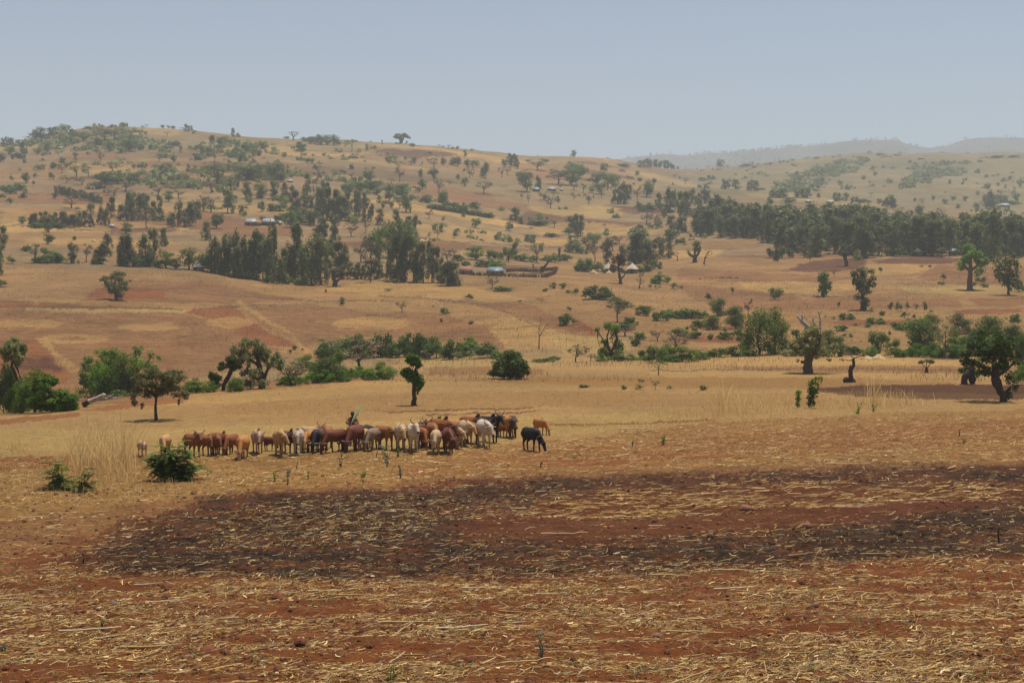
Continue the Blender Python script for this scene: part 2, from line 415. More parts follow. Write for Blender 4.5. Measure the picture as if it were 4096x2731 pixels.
FIELDS = [
 # lower half of the opposite slope
 (TAN, .3, [(-900, 600), (1420, 640), (1420, 800), (1100, 800), (-900, 900)]),
 (BROWN, .45, [(-900, 688), (200, 702), (400, 708), (470, 740), (650, 800), (600, 835), (440, 872), (180, 880), (-900, 880)]),
 (OLIVE, .4, [(60, 706), (420, 710), (430, 718), (60, 715)]),
 (BROWN, .3, [(250, 640), (470, 648), (700, 690), (560, 700), (250, 690)]),
 (RED, .15, [(228, 658), (330, 662), (374, 668), (370, 684), (190, 688), (200, 670)]),
 (SOIL2, .1, [(0, 688), (180, 700), (400, 706), (0, 706)]),
 (TAN, .6, [(530, 700), (560, 720), (700, 800), (760, 820), (700, 830), (560, 760)]),
 (BROWN, .5, [(560, 715), (700, 692), (830, 715), (1000, 718), (1120, 752), (1165, 800), (900, 772), (740, 780), (700, 795)]),
 (RED, .2, [(420, 715), (530, 700), (640, 770), (690, 800), (600, 790), (500, 745)]),
 (STRAW, .7, ell(855, 742, 88, 15)), (STRAW, .3, ell(70, 742, 82, 10)), (STRAW, .4, ell(530, 742, 66, 13)),
 (STRAW, .5, ell(340, 750, 70, 9)), (STRAW, .5, ell(170, 776, 78, 11)), (BROWN, .3, ell(165, 776, 30, 4)),
 (STRAW, .5, ell(110, 690, 70, 7)),
 (STRAW, .6, [(80, 775), (100, 775), (185, 850), (165, 855)]),
 (SOIL2, .25, [(-900, 775), (80, 780), (130, 830), (165, 865), (150, 880), (-900, 880)]),
 (DRED, .1, [(30, 820), (120, 822), (150, 850), (40, 850)]),
 (STRAW, .5, [(720, 662), (870, 645), (1050, 655), (1240, 690), (1200, 690), (1120, 695), (1000, 688), (860, 678)]),
 (TAN, .6, [(740, 684), (1000, 690), (1110, 700), (1180, 730), (1120, 745), (1000, 715), (830, 712)]),
 (BROWN, .3, [(1070, 697), (1205, 695), (1290, 730), (1370, 768), (1345, 775), (1180, 722)]),
 (RED, .0, [(1225, 685), (1255, 686), (1300, 715), (1380, 762), (1362, 768), (1290, 722)]),
 (STRAW, .7, [(1120, 755), (1180, 726), (1300, 768), (1330, 800), (1230, 806), (1160, 800)]),
 (OLIVE, .5, [(1260, 770), (1400, 770), (1480, 800), (1300, 815)]),
 # upper middle
 (STRAW, .7, [(950, 510), (1070, 522), (1330, 556), (1300, 566), (1060, 552), (955, 545)]),
 (OLIVE, .5, [(1040, 575), (1220, 580), (1260, 592), (1050, 590)]),
 (STRAW, .7, [(1205, 520), (1320, 508), (1520, 527), (1500, 535), (1400, 546), (1250, 538)]),
 (DRED, .1, [(1388, 470), (1560, 476), (1545, 486), (1440, 490)]),
 (OLIVE, .4, [(1250, 488), (1380, 468), (1420, 490), (1300, 500)]),
 (RED, .2, [(760, 553), (850, 556), (860, 565), (760, 562)]),
 (STRAW, .6, [(0, 480), (150, 488), (270, 500), (150, 520), (0, 515)]),
 (TAN, .5, [(60, 475), (260, 500), (420, 528), (250, 530), (60, 515)]),
 (STRAW, .6, [(60, 545), (330, 548), (430, 556), (330, 566), (60, 558)]),
 (BROWN, .3, [(430, 525), (680, 520), (700, 545), (560, 545)]),
 (DRED, .2, [(250, 522), (410, 522), (400, 532), (250, 535)]),
 (STRAW, .6, [(150, 380), (260, 378), (330, 388), (240, 402), (150, 395)]),
 (STRAW, .6, [(300, 296), (380, 290), (430, 300), (400, 312), (320, 306)]),
 (STRAW, .7, [(480, 320), (700, 335), (760, 350), (690, 358), (500, 348)]),
 (DRED, .1, [(860, 340), (1000, 345), (1060, 356), (900, 358)]),
 (DRED, .2, [(780, 430), (870, 418), (960, 425), (900, 440), (790, 442)]),
 (STRAW, .6, [(730, 345), (850, 342), (830, 352), (740, 358)]),
 # right plain
 (TAN, .5, [(1250, 590), (3000, 590), (3000, 720), (1250, 720)]),
 (BROWN, .4, [(1560, 615), (1790, 628), (1960, 640), (1880, 650), (1690, 648), (1560, 640)]),
 (DRED, .05, [(1790, 622), (1862, 600), (1990, 594), (1985, 605), (1960, 620), (1860, 624)]),
 (DRED, .1, [(2000, 600), (2100, 588), (2260, 590), (2200, 602), (2010, 606)]),
 (STRAW, .8, [(1985, 606), (2140, 608), (2150, 616), (2070, 632), (1960, 634)]),
 (BROWN, .4, [(2150, 610), (2352, 612), (2900, 612), (2900, 650), (2230, 655), (2100, 640)]),
 (STRAW, .7, [(1690, 648), (1850, 646), (1960, 655), (1950, 668), (1800, 674), (1700, 664)]),
 (BROWN, .4, [(1560, 650), (1690, 665), (1820, 676), (1820, 688), (1600, 690)]),
 (BROWN, .45, [(1600, 690), (2000, 684), (2200, 686), (2210, 704), (1990, 712), (1700, 712)]),
 (OLIVE, .4, [(2060, 660), (2352, 650), (2352, 668), (2100, 676)]),
 (BROWN, .3, [(2210, 686), (2352, 680), (2900, 680), (2900, 702), (2250, 702)]),
 (TAN, .6, [(1450, 715), (3000, 708), (3000, 820), (1450, 820)]),
 (RED, .2, [(1590, 745), (1700, 750), (1710, 760), (1600, 755)]),
 (RED, .3, [(1900, 738), (2120, 735), (2140, 746), (1950, 750)]),
 (RED, .3, [(2180, 712), (2352, 706), (2352, 716), (2200, 722)]),
 (RED, .2, [(1570, 772), (1740, 775), (1720, 790), (1600, 785)]),
 # near flat, far part
 (NTAN, .6, [(900, 818), (3100, 812), (3100, 960), (900, 960)]),
 (OLIVE, .5, [(960, 830), (1260, 824), (1300, 838), (960, 842)]),
 (BROWN, .6, [(975, 845), (1130, 842), (1250, 850), (1250, 862), (975, 862)]),
 (STRAW, .6, [(1500, 828), (2352, 830), (3000, 830), (3000, 842), (1500, 838)]),
 (BROWN, .7, [(1650, 842), (2352, 840), (3000, 840), (3000, 856), (1900, 857), (1700, 850)]),
 (STRAW, .5, [(1480, 852), (2000, 858), (3000, 860), (3000, 872), (1480, 866)]),
 (STUB, .8, [(930, 872), (1300, 864), (1900, 868), (2250, 880), (1850, 892), (1200, 886), (930, 890)]),
 (DRED, .06, [(1870, 890), (2100, 884), (2352, 883), (3000, 883), (3000, 914), (2352, 914), (2150, 914), (1960, 910)]),
 # near flat, left rise and grass
 (NTAN, .5, [(-900, 960), (300, 925), (930, 872), (1500, 890), (2352, 905), (3100, 915), (3100, 945), (2352, 940), (1640, 972), (1300, 1010), (1000, 1042), (700, 1048), (0, 1052), (-900, 1052)]),
 (STRAW, .35, [(400, 910), (640, 887), (930, 866), (935, 897), (760, 905), (600, 925), (300, 932)]),
 (RED, .5, [(170, 940), (330, 920), (430, 908), (420, 922), (250, 942)]),
 (RED, .5, [(-900, 968), (0, 962), (180, 945), (180, 955), (0, 975), (-900, 990)]),
 (TAN, .5, [(500, 930), (930, 902), (1500, 895), (1400, 930), (900, 945), (480, 955)]),
 (TAN, .5, [(1230, 905), (1900, 905), (1900, 930), (1230, 935)]),
 (OLIVE, .4, [(-900, 985), (420, 985), (900, 965), (1500, 945), (1640, 960), (1300, 1000), (1000, 1035), (700, 1042), (-900, 1046)]),
 (DRED, .1, [(880, 944), (1130, 937), (1290, 934), (1130, 941), (890, 948)]),
 (DRED, .1, [(960, 952), (1150, 945), (1290, 941), (1160, 949), (970, 956)]),
 (SOIL, .1, [(1260, 975), (1500, 968), (1640, 962), (1640, 966), (1500, 972), (1270, 979)]),
 # stubble with litter
 (STUB, .75, [(-900, 1052), (0, 1050), (700, 1046), (1000, 1040), (1300, 1010), (1640, 968), (2352, 938), (3100, 940), (3100, 1700), (-900, 1700)]),
 (SOIL2, .45, [(-900, 1052), (0, 1046), (300, 1048), (330, 1062), (0, 1085), (-900, 1090)]),
 (SOIL2, .6, [(900, 1080), (1400, 1020), (1900, 985), (2352, 960), (3100, 960), (3100, 1010), (2352, 1010), (1900, 1040), (1400, 1068), (950, 1095)]),
 (BROWN, .3, [(-900, 1230), (60, 1190), (250, 1165), (700, 1118), (1150, 1088), (2352, 1058), (3100, 1050), (3100, 1500), (-900, 1500)]),
 (SOIL, .35, [(-900, 1330), (0, 1290), (140, 1240), (350, 1180), (700, 1130), (1150, 1100), (2352, 1068), (3100, 1060), (3100, 1700), (-900, 1700)]),
 (SOILD, .12, [(130, 1290), (260, 1205), (500, 1140), (900, 1118), (1300, 1095), (2352, 1066), (3100, 1060), (3100, 1280), (2352, 1275), (1900, 1300), (1300, 1325), (700, 1335), (250, 1320)]),
]
def strip(P, w):
    return [(x, y - w) for x, y in P] + [(x, y + w) for x, y in reversed(P)]
BUND = (0.105, 0.062, 0.03)
for _P, _w in (([(0, 704), (250, 706), (420, 709)], 1.6), ([(330, 662), (500, 680), (760, 690), (900, 690)], 1.3), ([(1000, 690), (1110, 700), (1180, 722), (1250, 760)], 1.3), ([(870, 678), (1000, 688), (1110, 694)], 1.2),
        ([(0, 690), (180, 698)], 1.5), ([(950, 545), (1060, 553), (1300, 566)], 1.2), ([(1040, 560), (1250, 575)], 1.2), ([(1210, 538), (1400, 547), (1560, 537)], 1.1), ([(0, 515), (200, 530), (430, 528)], 1.2),
        ([(1690, 674), (1960, 682)], 1.2), ([(2060, 652), (2352, 648)], 1.2), ([(1480, 850), (1900, 848), (2352, 851)], 1.2), ([(430, 712), (640, 700)], 1.2), ([(1130, 757), (1300, 742)], 1.0), ([(1390, 560), (1520, 566)], 1.2), ([(250, 400), (420, 405), (560, 410)], 1.2), ([(0, 440), (150, 448)], 1.2), ([(560, 450), (760, 455)], 1.2), ([(1000, 470), (1110, 485)], 1.2)):
    FIELDS.append((BUND, .1, strip(_P, _w)))
FIELDS.append(((0.075, 0.030, 0.012), .04, [(1850, 892), (1900, 888), (2100, 883), (2352, 881), (3000, 881), (3000, 916), (2352, 916), (2150, 917), (1960, 912)]))
FIELDS.append((STRAW, .5, strip([(545, 690), (640, 745), (720, 815)], 5)))
BURN1 = [(170, 1290), (350, 1195), (520, 1135), (900, 1122), (1300, 1096), (1700, 1080), (2352, 1066), (3100, 1060), (3100, 1095), (2352, 1106), (1700, 1108), (1300, 1132), (1060, 1180), (1100, 1225), (1300, 1246), (1700, 1226), (2000, 1195), (2352, 1150), (3100, 1120), (3100, 1255), (2352, 1265), (1900, 1295), (1300, 1318), (700, 1330), (250, 1312)]
LONGSTRAW = [(1210, 1196), (1300, 1134), (1700, 1108), (2352, 1106), (3100, 1100), (3100, 1130), (2352, 1140), (1800, 1172), (1400, 1196)]
BARE = [(1010, 1198), (1400, 1198), (1800, 1175), (2352, 1144), (3100, 1130), (3100, 1145), (2352, 1162), (1700, 1216), (1300, 1246), (1000, 1228)]
TANCHIP = [(560, 1165), (900, 1140), (1150, 1145), (1080, 1200), (900, 1245), (640, 1260), (430, 1270), (520, 1200)]

GULLY1 = [(2085, 378), (2228, 378), (2212, 395), (2150, 415), (2088, 437), (2066, 430), (2100, 400)]
GULLY2 = [(1785, 416), (1930, 370), (2000, 373), (1960, 395), (1880, 420), (1830, 446), (1770, 442)]
def ground_colour(X, Y):
    u = (X / np.maximum(Y, 1) * F + 2048) / K
    zb = base_height(X, Y)
    v = (HY - F * (zb - ZC) / np.maximum(Y, 1)) / K
    v = np.where(Y < 61, 717 + 6 * F / np.maximum(Y, 4) / K, v)
    n = len(X)
    # patchwork of small fields over the hills: jittered cells in world metres
    sx, sy = 62.0, 50.0
    wx = X + 14 * fbm(X / 60, Y / 60, 71, 3); wy = Y + 12 * fbm(X / 60, Y / 60, 77, 3)
    ci = np.floor(wx / sx); cj = np.floor(wy / sy)
    best = np.full(n, 1e9); sec = np.full(n, 1e9); bid = np.zeros(n); bid2 = np.zeros(n)
    for di in (-1, 0, 1):
        for dj in (-1, 0, 1):
            a = ci + di; b = cj + dj
            px = (a + 0.15 + 0.7 * _h(a, b, 5)) * sx; py = (b + 0.15 + 0.7 * _h(a, b, 6)) * sy
            d = np.abs(wx - px) * 0.8 + np.abs(wy - py) + 0.3 * np.hypot(wx - px, wy - py)
            closer = d < best
            sec = np.where(closer, best, np.minimum(sec, d))
            bid = np.where(closer, _h(a, b, 8), bid); bid2 = np.where(closer, _h(a, b, 12), bid2)
            best = np.where(closer, d, best)
    HOL = (0.230, 0.148, 0.062); HTAN = (0.238, 0.145, 0.068)
    pal = np.array([STRAW, HTAN, TAN, HTAN, HOL, BROWN, BROWN, HTAN, DRED, STRAW, BROWN, HOL])
    c = pal[np.clip((bid * len(pal)).astype(int), 0, len(pal) - 1)]
    c = c * (0.85 + 0.3 * bid2)[:, None]
    base = np.array(HTAN)
    c = c * 0.78 + base * 0.22
    edge = np.clip(1 - (sec - best) / 5.0, 0, 1) * (0.25 + 0.5 * (vnoise(X / 30, Y / 30, 90) > -0.1))
    c = c * (1 - edge * 0.55)[:, None] + np.array((0.085, 0.07, 0.035)) * (edge * 0.55)[:, None]
    # grazed, greener ground on the right-hand hills
    g = np.clip((Y - 820) / 260, 0, 1) * np.clip((u - 1430) / 250, 0, 1)
    gcol = np.array((0.172, 0.142, 0.064)) + np.outer(fbm(X / 90, Y / 120, 101, 4), np.array((0.07, 0.04, 0.03)))
    c = c * (1 - 0.8 * g)[:, None] + gcol * (0.8 * g)[:, None]
    dk = np.clip((fbm(X / 160, Y / 110, 131, 4) - 0.02) * 3.5, 0, 1) * np.clip((Y - 700) / 250, 0, 1) * 0.45
    c = c * (1 - dk)[:, None] + np.array((0.135, 0.125, 0.06)) * dk[:, None]
    gl = (inpoly(u + 8 * fbm(X / 25, Y / 25, 161, 3), v + 4 * fbm(X / 20, Y / 20, 162, 3), GULLY1) | inpoly(u, v + 5 * fbm(X / 30, Y / 30, 163, 3), GULLY2)) & (Y > 700)
    c[gl] = c[gl] * 0.55 + np.array((0.085, 0.085, 0.04)) * 0.45
    alpha = np.full(n, 0.3)
    wsc = np.clip(Y / 110.0, 0.25, 4)
    jit = fbm(X / (3.0 * wsc), Y / (6.0 * wsc), 41, 4)
    ju = u + 22 * fbm(X / (2.2 * wsc), Y / (3.0 * wsc), 44, 3)
    jv = v + 6.0 * jit + 1.5 * fbm(X / (0.5 * wsc), Y / (0.8 * wsc), 46, 2)
    dz = np.clip(Y / 60, 0.4, 1.6)
    r1 = _h(np.arange(n), np.arange(n) * 7, 301) - 0.5; r2 = _h(np.arange(n) * 3, np.arange(n), 302) - 0.5
    ju = ju + 5 * r1 * dz; jv = jv + 1.5 * r2 * np.minimum(dz, 1)
    nr = (Y < 66)
    ju = ju + nr * (34 * r2 + 45 * fbm(X / 1.1, Y / 1.6, 48, 4)); jv = jv + nr * (9 * r1 + 12 * fbm(X / 0.9, Y / 1.4, 49, 4))
    for col, a, P in FIELDS:
        w = inpoly(ju, jv, P)
        k = 0.50 if col is STRAW else 0.80
        c[w] = np.array(col) * k + c[w] * (1 - k); alpha[w] = a
    # burnt stubble: black char in ragged streaks
    bu = np.zeros(n); rb = np.random.default_rng(5)
    for _ in range(14):
        bu += inpoly(u + 60 * jit + rb.normal(0, 55), v + 14 * jit + rb.normal(0, 13), BURN1) / 14.0
    bu = np.clip(bu * 1.35 - 0.15, 0, 1)
    streak = fbm(X * 0.7 + 0.2 * Y, Y * 1.1, 61, 5)
    amt = np.clip((streak + 0.32) * 2.3, 0, 1) * np.clip(0.95 + 0.8 * fbm(X * 3, Y * 3.5, 66, 3), 0.3, 1) * bu * (Y < 62)
    tc = inpoly(u + 30 * jit, v + 8 * jit, TANCHIP)
    amt = amt * np.where(tc, 0.75, 1.0)
    c = c * (1 - 0.95 * amt)[:, None] + np.array(BURNT) * (0.95 * amt)[:, None]
    alpha = alpha * (1 - amt) + 0.03 * amt
    # straw cover comes and goes on the stubble
    nearm = (Y < 66)
    cover = 0.46 + 0.8 * fbm(X * 0.32 - 0.1 * Y, Y * 0.8, 83, 3) + 1.0 * fbm(X * 0.5 - 0.2 * Y, Y * 2.1, 84, 3)
    alpha = np.where(nearm, np.clip(alpha * (0.35 + 1.9 * cover), 0, 0.9), alpha)
    # broad mottling
    mt = 1 + 0.16 * fbm(X / 9, Y / 14, 111, 4) + 0.10 * fbm(X / 1.6, Y / 2.2, 112, 3)
    tone = fbm(X / 26, Y / 34, 115, 4)
    c = c * mt[:, None] * (1 - 0.11 * np.clip((Y - 150) / 100, 0, 1))[:, None]
    c = c * (1 + 0.16 * tone[:, None] * np.array((1.0, 0.7, 0.35)))
    return np.hstack([np.clip(c, 0.01, 0.8), np.clip(alpha, 0, 1)[:, None]])

# ================================================================= terrain sheets
_ru = np.concatenate([-40 - np.cumsum(np.geomspace(5, 60, 55))[::-1], np.arange(-40, 2396, 4.0), 2396 + np.cumsum(np.geomspace(5, 60, 55))])
_rv = np.concatenate([np.geomspace(4, 22.0, 30), 6 * F / K / (np.concatenate([np.arange(1590, 1061, -3.0), np.arange(1060, 815, -2.0)]) - 717.0)])
_rv = np.concatenate([_rv, np.exp(np.arange(math.log(_rv[-1]), math.log(3000), 0.0074))[1:]])
def sheet(name, rows, mat):
    D = np.repeat(rows, len(_ru)); U = np.tile(_ru, len(rows))
    X = (U * K - 2048) / F * D
    Z = height(X, D)
    V = np.stack([X, D, Z], 1)
    c = ground_colour(X, D)
    nu, nv = len(_ru), len(rows)
    i = np.arange(nu * (nv - 1)).reshape(nv - 1, nu)[:, :-1].ravel()
    f = np.stack([i, i + 1, i + nu + 1, i + nu], 1)
    me = np_mesh(name, V, f, mat, col=c, smooth=True)
    return tag(link_mesh(name, me), kind='structure')
_c1 = int(np.searchsorted(_rv, 62)); _c2 = int(np.searchsorted(_rv, 185)); _c3 = int(np.searchsorted(_rv, 520))
sheet('stubble_field', _rv[:_c1 + 1], M_NEAR)
sheet('grass_field', _rv[_c1:_c2 + 1], M_NEAR)
sheet('valley_slope', _rv[_c2:_c3 + 1], M_FAR)
sheet('hillside', _rv[_c3:], M_FAR)
# plain ground beside and behind the photographer
gx, gy = np.meshgrid(np.linspace(-160, 160, 60), np.linspace(-90, 60, 40))
gV = np.stack([gx.ravel(), gy.ravel(), np.full(gx.size, -0.16) + 0.04 * fbm(gx.ravel() / 3, gy.ravel() / 3, 5, 3)], 1)
gi = np.arange(60 * 39).reshape(39, 60)[:, :-1].ravel()
gc = np.tile(np.array([*STUB, .5]), (gx.size, 1))
tag(link_mesh('ground', np_mesh('ground', gV, np.stack([gi, gi + 1, gi + 61, gi + 60], 1), M_NEAR, col=gc, smooth=True)), kind='structure')

# far blue ridge
RIDGE = [(-1600, 395), (0, 390), (900, 385), (1380, 372), (1460, 360), (1520, 354), (1560, 356), (1640, 352), (1700, 349), (1760, 344), (1830, 337),
         (1900, 330), (1960, 323), (2030, 320), (2062, 321), (2075, 329), (2100, 335), (2135, 340), (2180, 333), (2215, 322), (2250, 316), (2300, 315), (2352, 318), (2600, 325), (3000, 345), (3950, 370)]
ru2 = np.concatenate([np.arange(-1500, 1300, 20.0), np.arange(1300, 2420, 3.5), np.arange(2420, 3900, 16.0)])
rD = np.linspace(3000, 5200, 90)
crest = np.interp(ru2, [p[0] for p in RIDGE], [p[1] for p in RIDGE])
t = np.clip((rD - 3000) / (4300 - 3000), 0, 1)
zc_ = ZC - 4300 * (crest - 717) * K / F
z0_ = ZC - 3000 * (432 - 717) * K / F
prof = t ** 1.25
ZZ = z0_ + np.outer(prof, zc_ - z0_)
back = np.clip((rD - 4330) / 870, 0, 1)
ZZ = ZZ - np.outer(back ** 1.2 * 260, np.ones(len(ru2)))
XX = np.outer(rD, (ru2 * K - 2048) / F); YY = np.outer(rD, np.ones(len(ru2)))
ZZ = ZZ + (t * (1 - t) * 4)[:, None] * 62 * fbm(XX / 330, YY / 420, 201, 4) + 3.0 * fbm(XX / 60, YY / 60, 205, 3)
cc = np.array((0.075, 0.072, 0.056))[None] * (1 + 0.55 * fbm(XX.ravel() / 120, YY.ravel() / 160, 209, 4))[:, None]
gg = np.clip(fbm(XX.ravel() / 200, YY.ravel() / 120, 211, 4) * 3, 0, 1)[:, None]
cc = cc * (1 - gg * 0.6) + np.array((0.06, 0.06, 0.035)) * gg * 0.6
nu = len(ru2)
ii = np.arange(nu * (len(rD) - 1)).reshape(len(rD) - 1, nu)[:, :-1].ravel()
tag(link_mesh('distant_ridge', np_mesh('distant_ridge', np.stack([XX.ravel(), YY.ravel(), ZZ.ravel()], 1),
    np.stack([ii, ii + 1, ii + nu + 1, ii + nu], 1), M_FAR, col=np.hstack([cc, np.full((len(cc), 1), .2)]), smooth=True)), kind='structure')
def ridge_z(u, D):
    j = np.clip(np.searchsorted(ru2, u), 0, nu - 1); i = int(np.argmin(np.abs(rD - D)))
    return ZZ[i, j]

# ================================================================= haze: one closed box of pale air
def haze():
    m = bpy.data.materials.new('haze')
    m.use_nodes = True
    nt = m.node_tree
    nt.nodes.remove(nt.nodes['Principled BSDF'])
    v = nt.nodes.new('ShaderNodeVolumePrincipled')
    v.inputs['Color'].default_value = (0.86, 0.94, 0.975, 1)
    v.inputs['Density'].default_value = HAZE_DENSITY
    v.inputs['Anisotropy'].default_value = 0.0
    nt.links.new(v.outputs[0], nt.nodes['Material Output'].inputs['Volume'])
    x0, x1, y0, y1, z0, z1 = -4700, 4700, -140, 5400, -8, 560
    V = [(x, y, z) for z in (z0, z1) for y in (y0, y1) for x in (x0, x1)]
    f = [(0, 2, 3, 1), (4, 5, 7, 6), (0, 1, 5, 4), (2, 6, 7, 3), (0, 4, 6, 2), (1, 3, 7, 5)]
    tag(link_mesh('haze', np_mesh('haze', V, np.array(f), m)), kind='stuff')
if HAZE_DENSITY: haze()

# ================================================================= straw and maize litter on the near field
def rowview(X, Y):
    return (X / Y * F + 2048) / K, 717 + 6 * F / Y / K

def ribbons(P, ang, L, W, tilt, bend, cols, rng, lift=0.012):
    """thin bent blades lying on the soil: three cross-sections each"""
    n = len(P)
    d = np.stack([np.cos(ang), np.sin(ang)], 1); s = np.stack([-d[:, 1], d[:, 0]], 1)
    V = np.zeros((n, 6, 3))
    for k, t in enumerate((-0.5, 0.0, 0.5)):
        off = d * (t * L)[:, None] + s * ((abs(t) * 2) ** 2 * bend * L)[:, None]
        xy = P + off
        z = height(xy[:, 0], xy[:, 1]) + lift + tilt * L * (t + 0.5)
        roll = rng.uniform(-0.9, 0.9, n) if k == 0 else roll
        for q, sg in enumerate((-1, 1)):
            V[:, k * 2 + q, :2] = xy + s * (sg * W * 0.5 * np.cos(roll) * (1.0 if k == 1 else 0.75))[:, None]
            V[:, k * 2 + q, 2] = z + sg * W * 0.5 * np.sin(roll) + W * 0.3
    base = (np.arange(n) * 6)[:, None]
    f = np.concatenate([base + np.array([0, 1, 3, 2]), base + np.array([2, 3, 5, 4])])
    return V.reshape(-1, 3), f, np.repeat(cols, 6, axis=0)

def litter():
    rng = np.random.default_rng(7)
    n = 270000
    v = 945 + (1640 - 945) * rng.random(n) ** 0.92
    u = rng.uniform(-120, 2470, n)
    Y = 6 * F / K / (v - 717); X = (u * K - 2048) / F * Y
    jit = fbm(X / 1.5, Y / 3.0, 41, 4)
    ju, jv = u + 30 * jit, v + 8 * jit
    stub = inpoly(ju, jv, [(-300, 1052), (0, 1050), (700, 1046), (1000, 1040), (1300, 1010), (1640, 968), (2352, 938), (2600, 938), (2600, 1700), (-300, 1700)])
    burn = inpoly(ju + rng.normal(0, 45, n), jv + rng.normal(0, 11, n), BURN1); tanc = inpoly(ju, jv, TANCHIP); lng = inpoly(ju, jv, LONGSTRAW); bare = inpoly(ju, jv, BARE)
    redtop = inpoly(ju, jv, [(-300, 1240), (60, 1195), (250, 1165), (700, 1120), (1150, 1090), (2352, 1058), (2600, 1050), (2600, 1066), (1150, 1104), (700, 1140), (300, 1195), (160, 1280), (100, 1330), (-300, 1345)])
    cov = 0.46 + 0.8 * fbm(X * 0.32 - 0.1 * Y, Y * 0.8, 83, 3) + 1.0 * fbm(X * 0.5 - 0.2 * Y, Y * 2.1, 84, 3) + 0.35 * fbm(X * 1.5, Y * 2.6, 85, 3)
    p = np.where(stub, np.clip(cov + 0.25 * np.clip((Y - 40) / 20, 0, 1), 0.05, 0.9), 0.0)
    p = np.where(burn, 0.30, p); p = np.where(tanc, 0.80, p); p = np.where(bare, 0.05, p); p = np.where(redtop, 0.13, p)
    p = np.where(lng, np.clip(0.42 + 0.9 * fbm(X * 0.9, Y * 1.6, 89, 3), 0.05, .85), p)
    keep = rng.random(n) < p
    X, Y, u, v, burn, lng, tanc = (a[keep] for a in (X, Y, u, v, burn, lng, tanc))
    n = len(X)
    ang = np.where(rng.random(n) < 0.4, rng.normal(0.10, 0.35, n), rng.uniform(-1.57, 1.57, n))
    ang = np.where(lng, rng.normal(0.08, 0.25, n), ang)
    far = np.clip((Y - 24) / 40, 0, 1)
    L = np.exp(rng.normal(math.log(0.115), 0.55, n)) * (1 + 0.8 * far) * np.where(lng, 1.9, 1)
    L = np.where(burn, np.exp(rng.normal(math.log(0.13), 0.45, n)) * (1 + 0.6 * far), L)
    L = np.minimum(L, 0.5)
    W = np.exp(rng.normal(math.log(0.0058), 0.55, n)) * (1 + 1.3 * far) * np.where(burn, 1.7, 1) * np.where(lng, 1.15, 1)
    W = np.minimum(W, 0.016 * (1 + 1.3 * far))
    husk = rng.random(n) < 0.07
    W = np.where(husk, rng.uniform(0.018, 0.034, n), W); L = np.where(husk, rng.uniform(0.06, 0.16, n), L)
    tilt = np.abs(rng.normal(0, 0.13, n)) * (rng.random(n) < 0.6)
    bend = rng.normal(0, 0.24, n)
    pal = np.array([(0.62, 0.41, 0.14), (0.48, 0.29, 0.085), (0.78, 0.58, 0.29), (0.28, 0.155, 0.055), (0.40, 0.29, 0.16), (0.52, 0.32, 0.10), (0.24, 0.12, 0.045), (0.38, 0.235, 0.085)])
    col = pal[rng.integers(0, len(pal), n)]
    bl = burn & (rng.random(n) < np.where(tanc, 0.42, 0.62))
    bpal = np.array([(0.025, 0.018, 0.013), (0.055, 0.035, 0.022), (0.11, 0.065, 0.036)])
    col = np.where(bl[:, None], bpal[rng.integers(0, 3, n)], np.where(burn[:, None], col * 0.78, col))
    col = np.where(lng[:, None], col * np.array((1.15, 1.1, 0.95)), col)
    col = col * rng.uniform(0.75, 1.2, n)[:, None]
    V, f, c = ribbons(np.stack([X, Y], 1), ang, L, W, tilt, bend, col, rng)
    tag(link_mesh('straw_litter', np_mesh('straw_litter', V, f, M_STRAW, col=c)), kind='stuff')
    # finer straw and grass roots standing a little, greenish weeds close by
    n = 15000
    vv = rng.uniform(1300, 1620, n); uu = rng.uniform(-80, 2430, n)
    Y = 6 * F / K / (vv - 717); X = (uu * K - 2048) / F * Y
    g = fbm(X * 0.8, Y * 1.3, 87, 4)
    k = g > 0.28
    X, Y = X[k], Y[k]; n = len(X)
    V, f, c = ribbons(np.stack([X, Y], 1), rng.uniform(0, 6.28, n), rng.uniform(0.05, 0.16, n), rng.uniform(0.006, 0.013, n),
                      rng.uniform(0.1, 0.9, n), rng.normal(0, 0.15, n),
                      np.array((0.09, 0.115, 0.04)) * rng.uniform(0.7, 1.7, (n, 1)) + np.array((0.06, 0.04, 0.01)) * rng.random((n, 1)), rng)
    tag(link_mesh('green_weeds', np_mesh('green_weeds', V, f, M_STRAW, col=c)), kind='stuff')
litter()

